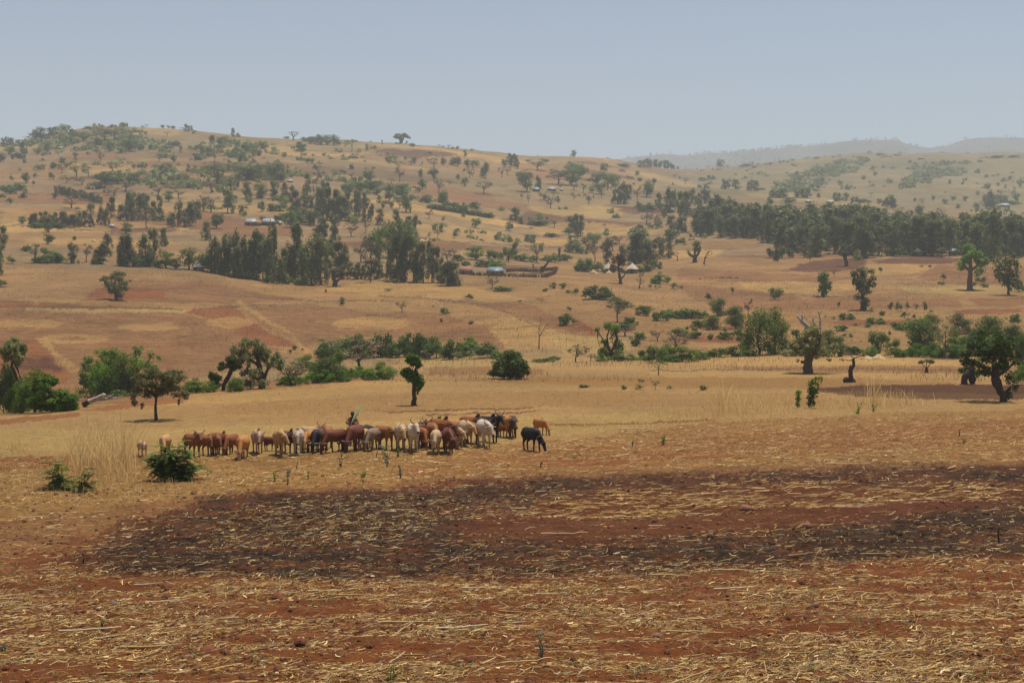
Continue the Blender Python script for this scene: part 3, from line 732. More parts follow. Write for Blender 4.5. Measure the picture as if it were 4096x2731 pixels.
def clods():
    """loose crumbs and clods of earth on the ploughed soil"""
    rng = np.random.default_rng(23)
    n = 15000
    v = 1090 + (1640 - 1090) * rng.random(n); u = rng.uniform(-100, 2450, n)
    Y = 6 * F / K / (v - 717); X = (u * K - 2048) / F * Y
    k = fbm(X * 0.5, Y * 1.2, 191, 4) + 0.2 * rng.normal(size=n) > 0.02
    X, Y = X[k], Y[k]; n = len(X)
    r = np.exp(rng.normal(math.log(0.030), 0.45, n)) * (1 + 0.5 * np.clip((Y - 25) / 30, 0, 1))
    octa = np.array([(1, 0, 0), (0, 1, 0), (-1, 0, 0), (0, -1, 0), (0, 0, 1), (0, 0, -1), (.6, .6, .5), (-.6, .5, .5), (.5, -.6, .55), (-.55, -.6, .45)])
    fc = np.array([(0, 6, 4), (6, 1, 4), (1, 7, 4), (7, 2, 4), (2, 9, 4), (9, 3, 4), (3, 8, 4), (8, 0, 4), (0, 1, 6), (1, 2, 7), (2, 3, 9), (3, 0, 8)])
    V = octa[None] * (r[:, None, None] * rng.uniform(0.7, 1.25, (n, 10, 1)))
    a = rng.uniform(0, 6.28, n); ca, sa = np.cos(a)[:, None], np.sin(a)[:, None]
    V = np.stack([V[:, :, 0] * ca - V[:, :, 1] * sa, V[:, :, 0] * sa + V[:, :, 1] * ca, V[:, :, 2] * 0.8], 2)
    V += np.stack([X, Y, height(X, Y)], 1)[:, None]
    f = (fc[None] + (np.arange(n) * 10)[:, None, None]).reshape(-1, 3)
    bu = inpoly(u[k], v[k], BURN1)
    c = np.where(bu[:, None], np.array((0.062, 0.027, 0.014)), np.array((0.135, 0.040, 0.013))) * rng.uniform(0.6, 1.25, (n, 1))
    tag(link_mesh('soil_clods', np_mesh('soil_clods', V.reshape(-1, 3), f, M_STRAW, col=np.repeat(c, 10, axis=0), smooth=True)), kind='stuff')
clods()

def uprights(name, pts, H, W, lean, cols, rng, seg=2):
    """thin standing blades"""
    n = len(pts)
    az = rng.uniform(0, 6.283, n); la = rng.uniform(0, 6.283, n)
    V = np.zeros((n, (seg + 1) * 2, 3))
    z0 = height(pts[:, 0], pts[:, 1])
    for k in range(seg + 1):
        t = k / seg
        off = (lean * H * t ** 1.8)
        cx = pts[:, 0] + np.cos(la) * off; cy = pts[:, 1] + np.sin(la) * off
        w = W * (1 - 0.75 * t) * 0.5
        for q, sg in enumerate((-1, 1)):
            V[:, k * 2 + q] = np.stack([cx + sg * w * np.cos(az), cy + sg * w * np.sin(az), z0 + H * t * np.sqrt(np.clip(1 - lean * lean * 0.5, 0.2, 1)) - 0.02], 1)
    b = (np.arange(n) * (seg + 1) * 2)[:, None]
    f = np.concatenate([b + np.array([2 * k, 2 * k + 1, 2 * k + 3, 2 * k + 2]) for k in range(seg)])
    return tag(link_mesh(name, np_mesh(name, V.reshape(-1, 3), f, M_GRASS, col=np.repeat(cols, (seg + 1) * 2, axis=0))), kind='stuff')

def standing():
    rng = np.random.default_rng(11)
    # short dry grass of the grazed flat
    n = 30000
    v = rng.uniform(835, 1045, n); u = rng.uniform(-200, 2550, n)
    Y = 6 * F / K / (v - 717); X = (u * K - 2048) / F * Y
    bare_ = inpoly(u, v, [(1870, 890), (2100, 884), (2352, 883), (3000, 883), (3000, 914), (2352, 914), (2150, 914), (1960, 910)]) | inpoly(u, v, [(930, 872), (1300, 864), (1900, 868), (2250, 880), (1850, 892), (1200, 886), (930, 890)]) | inpoly(u, v, [(-900, 968), (0, 962), (180, 935), (420, 908), (420, 922), (180, 955), (0, 975), (-900, 990)])
    k = (fbm(X / 5, Y / 7, 141, 3) + 0.25 * rng.normal(size=n) > -0.1) & (Y > 58) & ~bare_
    X, Y = X[k], Y[k]; n = len(X)
    c = np.array([(0.62, 0.40, 0.14), (0.55, 0.37, 0.12), (0.52, 0.38, 0.11), (0.70, 0.48, 0.20), (0.40, 0.24, 0.09)])[rng.integers(0, 5, n)] * rng.uniform(.8, 1.15, (n, 1))
    uprights('dry_grass_cover', np.stack([X, Y], 1), rng.uniform(0.04, 0.13, n) * (1 + Y / 250), rng.uniform(0.02, 0.05, n) * (Y / 80), rng.uniform(0, 0.9, n), c, rng)
    # standing maize stubble on the far slope
    n = 30000
    Y = np.exp(rng.uniform(math.log(120), math.log(400), n)); u = rng.uniform(-200, 2500, n); X = (u * K - 2048) / F * Y
    k = (fbm(X / 22, Y / 26, 151, 3) > -0.12)
    X, Y = X[k], Y[k]; n = len(X)
    c = np.array([(0.60, 0.44, 0.24), (0.48, 0.32, 0.15), (0.14, 0.075, 0.035), (0.22, 0.12, 0.05)])[rng.integers(0, 4, n)]
    uprights('standing_stubble', np.stack([X, Y], 1), rng.uniform(0.2, 0.6, n), 0.0003 * Y, rng.uniform(0, 0.6, n), c, rng, 1)
    # tall golden grass: (view u, v, spread u, spread v, count, hmin, hmax)
    P = []; H = []; C = []
    for (cu, cv, su, sv, cnt, h0, h1) in [(235, 1085, 50, 26, 800, .2, .7), (185, 1080, 14, 12, 60, 1.2, 2.3), (255, 1090, 26, 12, 110, 0.8, 2.3), (285, 1085, 12, 10, 45, 1.3, 2.7),
            (60, 1110, 75, 25, 800, .12, .4), (1690, 948, 30, 6, 220, .2, .7), (1660, 945, 8, 4, 26, .7, 1.5), (1705, 945, 6, 4, 14, .8, 1.4), (1770, 938, 50, 8, 260, .15, .45),
            (1950, 932, 70, 8, 320, .15, .45), (2005, 925, 8, 4, 18, .7, 1.4), (1450, 985, 60, 6, 120, .15, .5), (1700, 968, 120, 8, 180, .1, .4),
            (300, 1120, 90, 18, 700, .1, .4), (560, 1090, 180, 15, 300, .1, .4), (40, 1035, 30, 6, 120, .2, .6), (1580, 960, 40, 6, 130, .2, .6), (2050, 930, 30, 5, 160, .2, .7)]:
        uu = rng.normal(cu, su, cnt); vv = np.maximum(rng.normal(cv, sv, cnt), 880)
        yy = 6 * F / K / (vv - 717)
        P.append(np.stack([(uu * K - 2048) / F * yy, yy], 1)); H.append(rng.uniform(h0, h1, cnt) * np.clip(yy / 55, 0.8, 2))
        C.append(np.array([(0.74, 0.50, 0.19), (0.80, 0.58, 0.27), (0.62, 0.40, 0.15)])[rng.integers(0, 3, cnt)])
    P = np.concatenate(P); H = np.concatenate(H); C = np.concatenate(C)
    thick = np.where(H > 1.0, 1.9, 1.0)
    uprights('tall_dry_grass', P, H, thick * 0.0004 * P[:, 1] * (0.6 + 0.4 * rng.random(len(P))), rng.uniform(0.05, 0.6, len(P)), C, rng, 4)
standing()
# ================================================================= plants
def tube(path, radii, sides=6, cap=True):
    """tapered tube along a 3-D polyline -> (V, quads)"""
    P = np.asarray(path, float); n = len(P)
    T = np.gradient(P, axis=0)
    T /= np.linalg.norm(T, axis=1)[:, None] + 1e-9
    ref = np.array((0, 1.0, 0)) if abs(T[:, 1]).mean() < 0.7 else np.array((1.0, 0, 0))
    A = np.cross(T, ref); A /= np.linalg.norm(A, axis=1)[:, None] + 1e-9
    B = np.cross(T, A)
    th = np.linspace(0, 2 * np.pi, sides, endpoint=False)
    V = (P[:, None] + np.asarray(radii)[:, None, None] * (np.cos(th)[None, :, None] * A[:, None] + np.sin(th)[None, :, None] * B[:, None])).reshape(-1, 3)
    f = []
    for i in range(n - 1):
        for j in range(sides):
            a = i * sides + j; b = i * sides + (j + 1) % sides
            f.append((a, b, b + sides, a + sides))
    if cap and sides == 6:
        e = (n - 1) * sides
        f.append((e, e + 1, e + 2, e + 3)); f.append((e, e + 3, e + 4, e + 5))
    return V, np.array(f)

class Geo:
    def __init__(s): s.V = []; s.F = []; s.n = 0
    def add(s, V, f):
        s.V.append(np.asarray(V, float)); s.F.append(np.asarray(f) + s.n); s.n += len(V)
    def tube(s, path, radii, sides=6): s.add(*tube(path, radii, sides))
    def get(s): return np.concatenate(s.V), np.concatenate(s.F)

def wob(p0, p1, k, rng, amp):
    p0 = np.asarray(p0, float); p1 = np.asarray(p1, float)
    t = np.linspace(0, 1, k)[:, None]
    P = p0 + (p1 - p0) * t
    L = np.linalg.norm(p1 - p0)
    j = rng.normal(0, amp * L, P.shape); j[0] = 0; j[-1] = 0
    return P + j

def leaf_cloud(cl, n, size, rng, up=0.75, rnd=0.75, shell=0.45, aspect=0.6, droop=0.0):
    """cl: list of (cx,cy,cz,rx,ry,rz,weight). Each leaf a quad; returns V, F, colours (tint, per-leaf, -)"""
    cl = np.asarray(cl, float)
    w = cl[:, 6] / cl[:, 6].sum()
    k = rng.choice(len(cl), n, p=w)
    d = rng.normal(size=(n, 3)); d /= np.linalg.norm(d, axis=1)[:, None]
    r = rng.random(n) ** shell * np.where(rng.random(n) < 0.12, rng.uniform(1.0, 1.35, n), 1.0)
    P = cl[k, :3] + d * r[:, None] * cl[k, 3:6]
    nor = d + np.array((0, 0, up)) + rng.normal(0, rnd, (n, 3))
    nor /= np.linalg.norm(nor, axis=1)[:, None]
    a = np.cross(nor, rng.normal(size=(n, 3)) + np.array((0, 0, -droop * 3)))
    a /= np.linalg.norm(a, axis=1)[:, None]
    b = np.cross(nor, a)
    s = size * np.exp(rng.normal(0, 0.3, n))[:, None]
    if np.ndim(size): pass
    V = np.stack([P - b * s, P + a * s * aspect, P + b * s, P - a * s * aspect], 1).reshape(-1, 3)
    f = np.arange(n * 4).reshape(n, 4)
    ctint = rng.random(len(cl))[k] * 0.55 + 0.45 * rng.random(n)
    col = np.stack([ctint, rng.random(n), np.zeros(n)], 1)
    return V, f, np.repeat(col, 4, axis=0)

def limbs(g, base, top, r0, cl, rng, frac=0.5, wobble=0.05, thin=0.28, maxn=14):
    """trunk from base to top and one branch to each of the larger clumps"""
    tp = wob(base, top, 6, rng, wobble)
    g.tube(tp, np.linspace(r0, r0 * 0.45, 6) * np.array([1.25, 1, 1, 1, 1, 1]))
    for c in cl[:maxn]:
        j = rng.integers(2, 6) if c[2] > tp[3][2] else rng.integers(1, 4)
        s = tp[j]
        mid = (s + np.array(c[:3])) / 2 + np.array((0, 0, -0.02 * abs(c[2] - s[2])))
        e = np.array(c[:3])
        P = np.stack([s, (s * 2 + mid) / 3, mid, (mid + e) / 2, e]) + rng.normal(0, 0.012, (5, 3)) * np.linalg.norm(e - s)
        g.tube(P, np.linspace(r0 * 0.42, r0 * 0.09, 5), 5)

def crown_clumps(kind, rng, kind2=''):
    cl = []
    def add(x, y, z, rx, ry, rz, w=None): cl.append((x, y, z, rx, ry, rz, w if w else rx * ry ** 0.5 * rz ** 0.5 * 10))
    if kind == 'E':                                   # eucalyptus: stacked upright tufts, ragged outline, narrow top
        lead = rng.uniform(-0.05, 0.05, 2)
        for i in range(rng.integers(19, 24)):
            z = rng.uniform(0.05, 0.93)
            wd = 0.2 * (1.12 - z) ** 0.5
            a = rng.uniform(0, 6.28); q = rng.uniform(0.2, 1.0) * wd
            s = rng.uniform(0.05, 0.095)
            add(lead[0] * z + math.cos(a) * q, lead[1] * z + math.sin(a) * q, z, s, s, s * rng.uniform(1.5, 2.6))
        add(lead[0], lead[1], 0.93, 0.045, 0.045, 0.075)
    elif kind == 'R':                                 # round dense crown
        for i in range(rng.integers(14, 20)):
            d = rng.normal(size=3); d /= np.linalg.norm(d)
            q = rng.uniform(0.6, 1.0)
            s = rng.uniform(0.12, 0.2)
            add(d[0] * 0.3 * q, d[1] * 0.3 * q, 0.50 + d[2] * 0.36 * q, s, s, s * 0.9)
        add(0, 0, 0.5, 0.25, 0.25, 0.28)
        if kind2 == 'M':
            for i in range(9):
                a = rng.uniform(0, 6.28); q = rng.uniform(0.1, 0.36); s = rng.uniform(0.1, 0.17)
                add(math.cos(a) * q, math.sin(a) * q, rng.uniform(0.08, 0.25), s, s, s)
    elif kind == 'B':                                 # bush down to the ground
        for i in range(rng.integers(13, 18) + (12 if kind2 in ('N', 'H') else 0)):
            a = rng.uniform(0, 6.28); q = rng.random() ** 0.6
            zz = rng.uniform(0.1, 0.8) * (1 - 0.55 * q)
            s = rng.uniform(0.13, 0.24) * (0.72 if kind2 in ('N', 'H') else 1)
            add(math.cos(a) * 0.42 * q, math.sin(a) * 0.42 * q, max(0.12, zz), s, s, s * 0.85)
    elif kind in 'AF':                                # flat-topped umbrella
        m = 12 if kind == 'A' else 22
        for i in range(m):
            a = rng.uniform(0, 6.28); q = rng.random() ** 0.5 * 0.42
            s = rng.uniform(0.08, 0.15) * (1.25 if kind == 'F' else 1)
            lo = 0.80 if kind == 'A' else rng.choice([0.82, 0.66, 0.5], p=[.5, .3, .2])
            add(math.cos(a) * q, math.sin(a) * q, lo - q * q * 0.5 + rng.normal(0, 0.03), s * 1.3, s * 1.3, s * 0.55)
    elif kind in 'DP':                                # open, see-through crown
        for i in range(rng.integers(12, 17)):
            d = rng.normal(size=3); d /= np.linalg.norm(d)
            s = rng.uniform(0.1, 0.17)
            add(d[0] * 0.36, d[1] * 0.36, 0.64 + d[2] * 0.24, s, s, s * 0.7)
    elif kind == 'S':
        for i in range(rng.integers(4, 7)):
            a = rng.uniform(0, 6.28); q = rng.random() * 0.26
            s = rng.uniform(0.15, 0.26)
            add(math.cos(a) * q, math.sin(a) * q, rng.uniform(0.15, 0.75), s, s, s)
    return cl

SPEC = {  # leaves, leaf size, trunk top, trunk radius, variants, leaf material, shell
 'E': (2500, 0.0175, 0.85, 0.016, 7, 'E', 0.5), 'R': (1500, 0.026, 0.6, 0.032, 6, 'R', 0.4), 'B': (1500, 0.036, 0.3, 0.02, 6, 'R', 0.4),
 'A': (620, 0.024, 0.62, 0.03, 4, 'A', 0.5), 'F': (1900, 0.022, 0.55, 0.035, 3, 'A', 0.5), 'D': (620, 0.021, 0.62, 0.03, 5, 'D', 0.55),
 'P': (850, 0.023, 0.6, 0.028, 5, 'P', 0.5), 'S': (260, 0.055, 0.3, 0.03, 5, 'P', 0.5),
 'H': (5200, 0.019, 0.3, 0.02, 3, 'R', 0.35),
 'N': (5200, 0.019, 0.3, 0.02, 5, 'G', 0.35), 'M': (4200, 0.018, 0.6, 0.03, 5, 'R', 0.4),
}
BARKOF = {'E': M_BARK, 'D': M_DARKBARK}

def bare_branches(g, p, d, L, r, depth, rng):
    e = p + d * L
    g.tube(wob(p, e, 4, rng, 0.06), np.linspace(r, r * 0.6, 4), 5)
    if depth == 0: return
    for k in range(rng.integers(2, 4)):
        nd = d + rng.normal(0, 0.55, 3) + np.array((0, 0, 0.12)); nd /= np.linalg.norm(nd)
        bare_branches(g, e, nd, L * rng.uniform(0.55, 0.8), r * 0.58, depth - 1, rng)

RAW = []
def make_proto(kind, seed):
    rng = np.random.default_rng(seed)
    if kind == 'X':
        g = Geo()
        bare_branches(g, np.zeros(3), np.array((0.05, 0, 1.0)), 0.32, 0.03, 4, rng)
        V, f = g.get()
        w = np.ptp(V[:, 0]); V[:, :2] /= w; V[:, 2] /= V[:, 2].max()
        return None, np_mesh('bare_branches', V, f, M_DARKBARK), None
    n, s, tt, tr, _, lm, sh = SPEC[kind]
    base = {'N': 'B', 'H': 'B', 'M': 'R'}.get(kind, kind)
    cl = crown_clumps(base, rng, kind)
    V, f, c = leaf_cloud(cl, n, s, rng, shell=sh, droop=0.6 if kind == 'E' else 0.0)
    V[:, 2] = np.maximum(V[:, 2], 0.0 if base in 'BSE' or kind == 'M' else 0.06)
    g = Geo()
    top = (rng.normal(0, 0.02), rng.normal(0, 0.02), tt)
    if kind in 'DP':                                  # visible twigs
        limbs(g, (0, 0, -0.03), top, tr, cl, rng, wobble=0.04, maxn=16)
        for q in cl:
            for _ in range(3):
                d = rng.normal(size=3) * np.array(q[3:6]) * 0.8
                g.tube(np.stack([np.array(q[:3]) - d * 0.3, np.array(q[:3]) + d * 0.4, np.array(q[:3]) + d]), (0.005, 0.004, 0.002), 4)
    else:
        limbs(g, (0, 0, -0.03), top, tr, cl, rng, wobble=0.02 if kind == 'E' else 0.04, maxn=10)
    tV, tf = g.get()
    q1, q2 = np.quantile(V[:, 0], (0.012, 0.988)); w = max(q2 - q1, 1e-3); h = np.quantile(V[:, 2], 0.992)
    for A in (V, tV): A[:, :2] /= w; A[:, 2] /= h
    tV[:, 2] = np.where(tV[:, 2] < 0, -0.03, tV[:, 2])
    crown = np_mesh('crown_mesh', V, f, LEAF[lm], col=c)
    trunk = np_mesh('trunk_mesh', tV, tf, BARKOF.get(kind, M_BARK))
    # thinner crown for the far copies
    kk = max(110, n // 3)
    sel = rng.choice(n, kk, replace=False)
    idx = (sel[:, None] * 4 + np.arange(4)).ravel()
    ctr = V[idx].reshape(-1, 4, 3); m = ctr.mean(1, keepdims=True); sV = (m + (ctr - m) * 1.6).reshape(-1, 3)
    small = np_mesh('small_crown_mesh', sV, np.arange(kk * 4).reshape(kk, 4), LEAF[lm], col=c[idx])
    if kind == 'E': RAW.append((sV, c[idx], tV, tf))
    return crown, trunk, small

PROTO = {k: [make_proto(k, 100 + 17 * ord(k) + i) for i in range(4 if k == 'X' else SPEC[k][4])] for k in list(SPEC) + ['X']}
KIND = {  # object name, label words, category
 'E': ('eucalyptus_tree', 'tall grey-green eucalyptus', 'tree'), 'R': ('leafy_tree', 'round dark green tree', 'tree'),
 'M': ('leafy_tree', 'full-crowned dark green tree', 'tree'),
 'A': ('acacia_tree', 'flat-topped acacia', 'tree'), 'F': ('spreading_tree', 'broad spreading dark tree', 'tree'),
 'D': ('dry_tree', 'half-bare brownish tree', 'tree'), 'P': ('sparse_tree', 'pale sparse green tree', 'tree'),
 'H': ('bush', 'dense dark green bush', 'bush'),
 'B': ('bush', 'low dense green bush', 'bush'), 'N': ('bush', 'lush bright green bush', 'bush'),
 'S': ('shrub', 'small scattered shrub', 'shrub'), 'X': ('bare_tree', 'leafless bare tree', 'tree'),
}
ORD = ('first second third fourth fifth sixth seventh eighth ninth tenth eleventh twelfth thirteenth fourteenth fifteenth sixteenth seventeenth '
       'eighteenth nineteenth twentieth').split() + ['twenty-' + w for w in 'first second third fourth fifth sixth seventh eighth ninth'.split()] + ['thirtieth'] + ['thirty-' + w for w in 'first second third fourth fifth sixth seventh eighth ninth'.split()]
prng = random.Random(5)

def plant(kind, un, vn, wn_, hn, var=None, D=None):
    """copy of a plant prototype standing on the ground seen at native pixel (un, vn), wn_ x hn native pixels large"""
    if D is None:
        x, y, z = ground_at(un, vn)
    else:
        x, y = (un - 2048) / F * D, D
        z = hz(x, y)
    W, H = (0.98 if kind == 'E' else 1.12) * wn_ * y / F, 1.03 * hn * y / F
    P = PROTO[kind]
    crown, trunk, small = P[(var if var is not None else prng.randrange(len(P))) % len(P)]
    rz = prng.uniform(0, 6.28)
    name = KIND[kind][0]
    o = empty(name, (x, y, z), rz, (W, W, H))
    if crown is not None: link_mesh('crown', small if hn < 44 else crown, o)
    link_mesh('trunk' if crown is not None else 'branches', trunk, o)
    return o

def block(tile, where, text, share=None):
    """entries 'K x ybase w h' in pixels of an enlarged photo tile; unique labels by kind and order from the left"""
    items = []
    for it in text.split(';'):
        it = it.split()
        if len(it) < 5: continue
        k = it[0]; x, y, w, h = map(float, it[1:5])
        un, vn = nat(tile, x, y)
        items.append((k, un, plant(k, un, vn, w / Z4, h / Z4)))
    for k in set(i[0] for i in items):
        same = sorted([i for i in items if i[0] == k], key=lambda i: i[1])
        for j, (_, _, o) in enumerate(same):
            nm, words, cat = KIND[k]
            if len(same) == 1: lab = f'{words} {where}'
            elif share: lab = f'{words} {where}'
            else: lab = f'{words} {where}, {ORD[j]} from left'
            tag(o, lab, cat, f'{words.split()[-1]}s of one kind {where}: {words}' if len(same) > 1 else None)
    return items
# ---- left hill, crest and upper slope
block('A1', 'on the far left hill crest', 'R 28 222 55 65;R 75 220 60 72;R 300 195 70 85;R 335 190 90 105;R 430 200 80 75;R 480 188 80 75;R 550 165 80 65;A 165 225 80 38')
block('A1', 'on the bald left summit skyline', 'S 730 140 35 28;A 1225 97 32 26;S 1190 104 30 12;R 1365 105 36 28;S 1410 108 36 22;S 1438 116 34 24;A 1517 135 38 18;E 1552 158 36 62;E 1578 160 30 50;E 1600 156 28 44;S 1628 180 30 32;E 1948 208 36 74;S 1985 195 25 24;A 1400 200 66 36;S 965 100 60 14;S 1045 108 36 18;S 880 96 10 10')
block('A1', 'below the left summit', 'D 290 240 165 62;B 590 262 130 58;R 705 235 90 72;R 745 285 50 42;F 870 232 130 100;F 955 228 125 92;R 640 195 60 40;B 820 272 80 60;R 920 325 92 86;R 1085 325 122 96;R 1020 340 90 52;B 1165 315 60 46;P 1080 240 125 62;B 1470 282 80 44;B 1405 290 60 34;P 1230 250 90 40;R 1510 320 26 46;S 1585 305 25 32;S 1665 310 30 28;D 500 235 80 50;B 250 275 60 30')
block('A1', 'on the terraces below the left crest', 'R 75 350 76 72;E 190 345 62 102;R 205 350 42 42;R 315 348 62 46;E 395 345 52 96;R 473 330 34 34;R 5 415 72 70;S 205 425 36 44;R 630 385 42 50;D 838 430 66 132;P 1335 418 56 80;R 1455 418 46 60;P 1395 475 76 60;E 1573 495 32 66;R 1118 468 36 38;R 442 472 56 56;R 522 435 62 62;B 1280 540 46 54;R 1450 560 62 80;S 1322 578 36 36;D 1515 610 108 92')
block('A1', 'in the wooded gully of the left hill', 'P 640 550 175 140;D 515 510 82 80;P 930 500 125 82;P 740 540 95 82;B 880 590 175 92;R 985 595 115 62;R 1120 590 125 82;D 880 665 175 82;D 1050 660 135 72;P 560 590 125 62;D 690 605 125 62;D 1330 695 135 92;R 1405 745 72 92;D 1490 720 92 76;B 800 640 120 60;D 960 690 130 60')
block('A1', 'on the bare spur at left', 'S 95 567 32 40;R 220 590 62 86;S 292 550 36 46;S 285 600 20 30;R 420 550 36 50;R 445 560 26 40;B 130 652 155 62;B 20 652 72 40;B 90 678 82 40;B 195 715 52 40;B 20 712 52 34;S 85 765 52 52;R 457 722 42 52;R 187 932 68 66')
block('A1', 'in the young plantation on the slope', ';'.join(f'E {470 + i * 19.5 + (i % 3) * 4:.0f} {676 + i * 4.4 + (i * 37 % 11):.0f} 42 {62 + (i * 53 % 19)}' for i in range(20)))
block('A1', 'in the dark grove at mid left', 'D 600 800 155 92;R 760 850 72 92;' + ';'.join(f'E {262 + i * 40 + (i * 29 % 13)} {950 + (i * 31 % 14)} {58 + (i * 17 % 14)} {100 + (i * 43 % 34)}' for i in range(13)) + ';E 850 940 70 150;E 885 950 66 140;B 330 965 160 40;B 470 965 130 36')
block('A1', 'in the grove around the small shed', 'E 930 880 82 170;E 1010 905 62 132;E 1060 902 84 232;E 1110 905 72 162;E 1160 900 84 205;E 1222 890 84 195;E 1280 900 74 155;E 1335 890 64 192;E 1195 800 90 120;E 1100 790 80 120;D 1225 972 112 152;B 1340 905 90 50')
block('A1', 'at the middle of the left slope', 'E 400 1002 78 122;R 400 1102 82 86;R 1065 1015 92 96;E 1380 1120 72 152;E 1715 1067 68 152;E 1435 960 62 122;E 1490 950 74 212;E 1550 960 62 122;E 1592 950 84 205;E 1640 890 62 142;R 1810 970 102 122;D 1770 830 135 125;D 1700 820 105 122;R 2015 855 46 82;D 1760 675 102 112;D 1930 650 145 105;E 2060 720 82 142;R 2085 770 60 60;B 620 1068 30 34')
block('A1', 'standing alone above the middle groves', 'E 1907 842 112 190;F 1830 602 300 170')
block('A1', 'on the right part of the left hill', 'R 1835 272 42 60;E 1770 255 52 62;E 1735 372 42 80;E 1685 376 36 92;E 1760 332 26 52;P 1795 415 66 92;S 1890 250 24 20;S 1900 342 20 30;R 1988 302 62 56;B 2080 332 125 80;B 1950 378 82 60;R 2005 426 82 92;E 1915 446 42 50;R 2060 562 165 112;R 2120 370 60 70;B 1640 400 90 40')
block('A1', 'in the hedge row at left', 'B 220 1162 72 52;P 300 1258 112 155;B 470 1258 145 84;S 105 1268 68 64;E 615 1262 92 168;D 722 1252 92 152;E 838 1262 92 172;E 888 1202 82 182;B 830 1268 115 62;E 1010 1282 90 200;E 1045 1286 130 258;E 1090 1286 70 190;E 1215 1282 104 252;E 1290 1282 94 304;B 1150 1292 105 90;R 1390 1302 114 145;R 1475 1312 104 95;R 1580 1312 134 175;R 1695 1322 134 145;E 1240 1292 90 130;B 1330 1300 90 70')
tag(plant('N', *nat('A1', 385, 1258), 145 / Z4, 125 / Z4), 'bluish-grey rounded bush at the foot of the pale tree in the left hedge row', 'bush')
block('A1', 'in the left part of the front grove', 'E 1795 1342 120 290;E 1760 1335 80 200;E 1880 1352 110 330;E 1830 1350 90 220;E 1955 1372 104 375;E 1915 1360 90 260;E 2030 1386 104 330;E 1990 1382 100 250;E 2100 1392 120 330;E 2065 1390 90 240;E 2130 1395 90 400;B 1850 1352 110 70;B 1990 1385 110 60;B 2090 1396 100 70')
block('A1', 'cut by the left picture edge', 'E 22 1150 84 195;E 6 1262 52 145;E -6 1360 60 110;R -2 1460 90 60')
# ---- centre left
block('A2', 'on the central skyline', 'S 250 212 32 20;S 268 220 24 18;R 405 245 54 36;R 455 262 70 62;R 495 266 70 70;R 545 272 84 82;R 600 275 74 84;R 652 276 84 84;R 690 272 50 40;P 745 290 84 52;A 800 327 84 98;E 930 320 32 56;S 1260 260 20 24;A 1610 302 42 28;A 1530 285 34 14;S 1640 304 24 16;S 1690 307 26 24;R 1803 328 26 24;S 1560 290 26 12;R 1750 345 26 34;E 2120 432 48 88;E 2138 434 30 70;R 2085 452 52 62;S 1877 342 14 10;S 2090 352 12 8;S 1300 285 50 26')
block('A2', 'on the slope under the central skyline', 'B 45 302 95 62;B 10 362 70 50;B 365 322 105 72;S 335 336 36 42;R 237 376 52 42;R 430 422 42 42;R 468 426 42 42;S 475 366 28 18;R 1115 432 62 72;S 1170 392 36 26;S 1250 396 26 30;R 1325 432 46 62;D 1440 422 40 44;D 1490 467 74 82;R 1565 442 52 62;B 1650 442 72 62;R 1690 452 74 82;R 1770 456 52 62;R 1810 452 52 52;R 1845 452 46 52;S 1755 376 32 40;D 1300 442 50 40;A 1190 502 104 92;D 1200 577 74 112;R 915 542 52 52;R 955 582 74 92;R 1380 552 42 78;R 1490 562 66 92;B 1460 515 60 34;R 1395 642 66 84;S 1365 662 42 40;R 1690 567 36 52;S 1738 502 18 36;D 1790 547 62 92;D 1815 546 30 50;E 1915 552 58 134;D 2060 542 62 82;D 2100 522 60 70;R 1745 617 62 72;D 1620 612 46 44;P 1530 672 84 114;P 1905 682 134 104;B 795 476 34 40;S 1390 436 20 24;S 1500 400 30 18;S 870 335 40 36')
block('A2', 'by the high farm on the slope', 'F 30 562 115 122;R 150 562 125 134;R 210 582 70 80;P 640 562 94 84;A 700 542 104 62;R 740 512 36 30;D 520 562 94 84;S 1035 607 30 30;A 1130 602 62 42;R 90 500 60 40;R 220 500 50 40;D 130 480 90 70;D 800 560 40 60')
block('A2', 'below the high farm', 'R 40 717 105 124;E 160 722 84 154;E 232 722 66 134;E 300 726 66 114;E 432 692 74 174;E 405 722 54 90;D 480 692 54 84;E 520 726 60 100;E 560 690 70 120;E 600 700 60 110')
block('A2', 'in the line along the ridge spur', 'R 760 692 94 94;R 860 662 125 84;R 960 672 134 104;R 1010 692 64 62;R 1110 742 84 132;R 1225 712 104 114;R 1180 692 84 72;S 1028 740 36 46;R 1300 732 44 52;R 1130 802 36 52;S 1065 802 26 50;D 1200 802 60 50;D 1355 742 64 52;B 1430 757 94 62;R 1570 782 84 134;B 1600 792 84 52;B 1660 792 60 40;B 1720 842 104 84;R 1740 877 42 42;B 1830 802 94 52;R 1258 837 84 152;S 1293 846 14 60')
block('A2', 'in the dark green hedge across the slope', ';'.join(f'B {1480 + i * 34} {806 + i * 5.5:.0f} 74 {36 + (i * 7 % 9)}' for i in range(15)))
block('A2', 'in the big central grove', 'E 330 842 94 184;E 402 832 94 144;E 462 832 84 134;E 562 882 84 244;E 600 902 94 264;E 662 902 84 254;E 702 902 74 204;E 745 902 94 194;E 772 872 64 204;E 840 882 84 224;E 905 912 60 134;E 900 802 60 130;E 960 912 50 146;E 850 792 60 120;E 930 802 60 90;E 520 852 70 130;B 800 915 120 50;E 300 900 60 110')
block('A2', 'beside the long metal-roofed house', 'R 50 832 62 88;B 150 827 105 62;B 230 822 94 72;R 290 962 94 134;B 380 932 165 104;R 480 942 104 134;R 55 912 50 42;B 190 900 110 40;R 240 900 90 60')
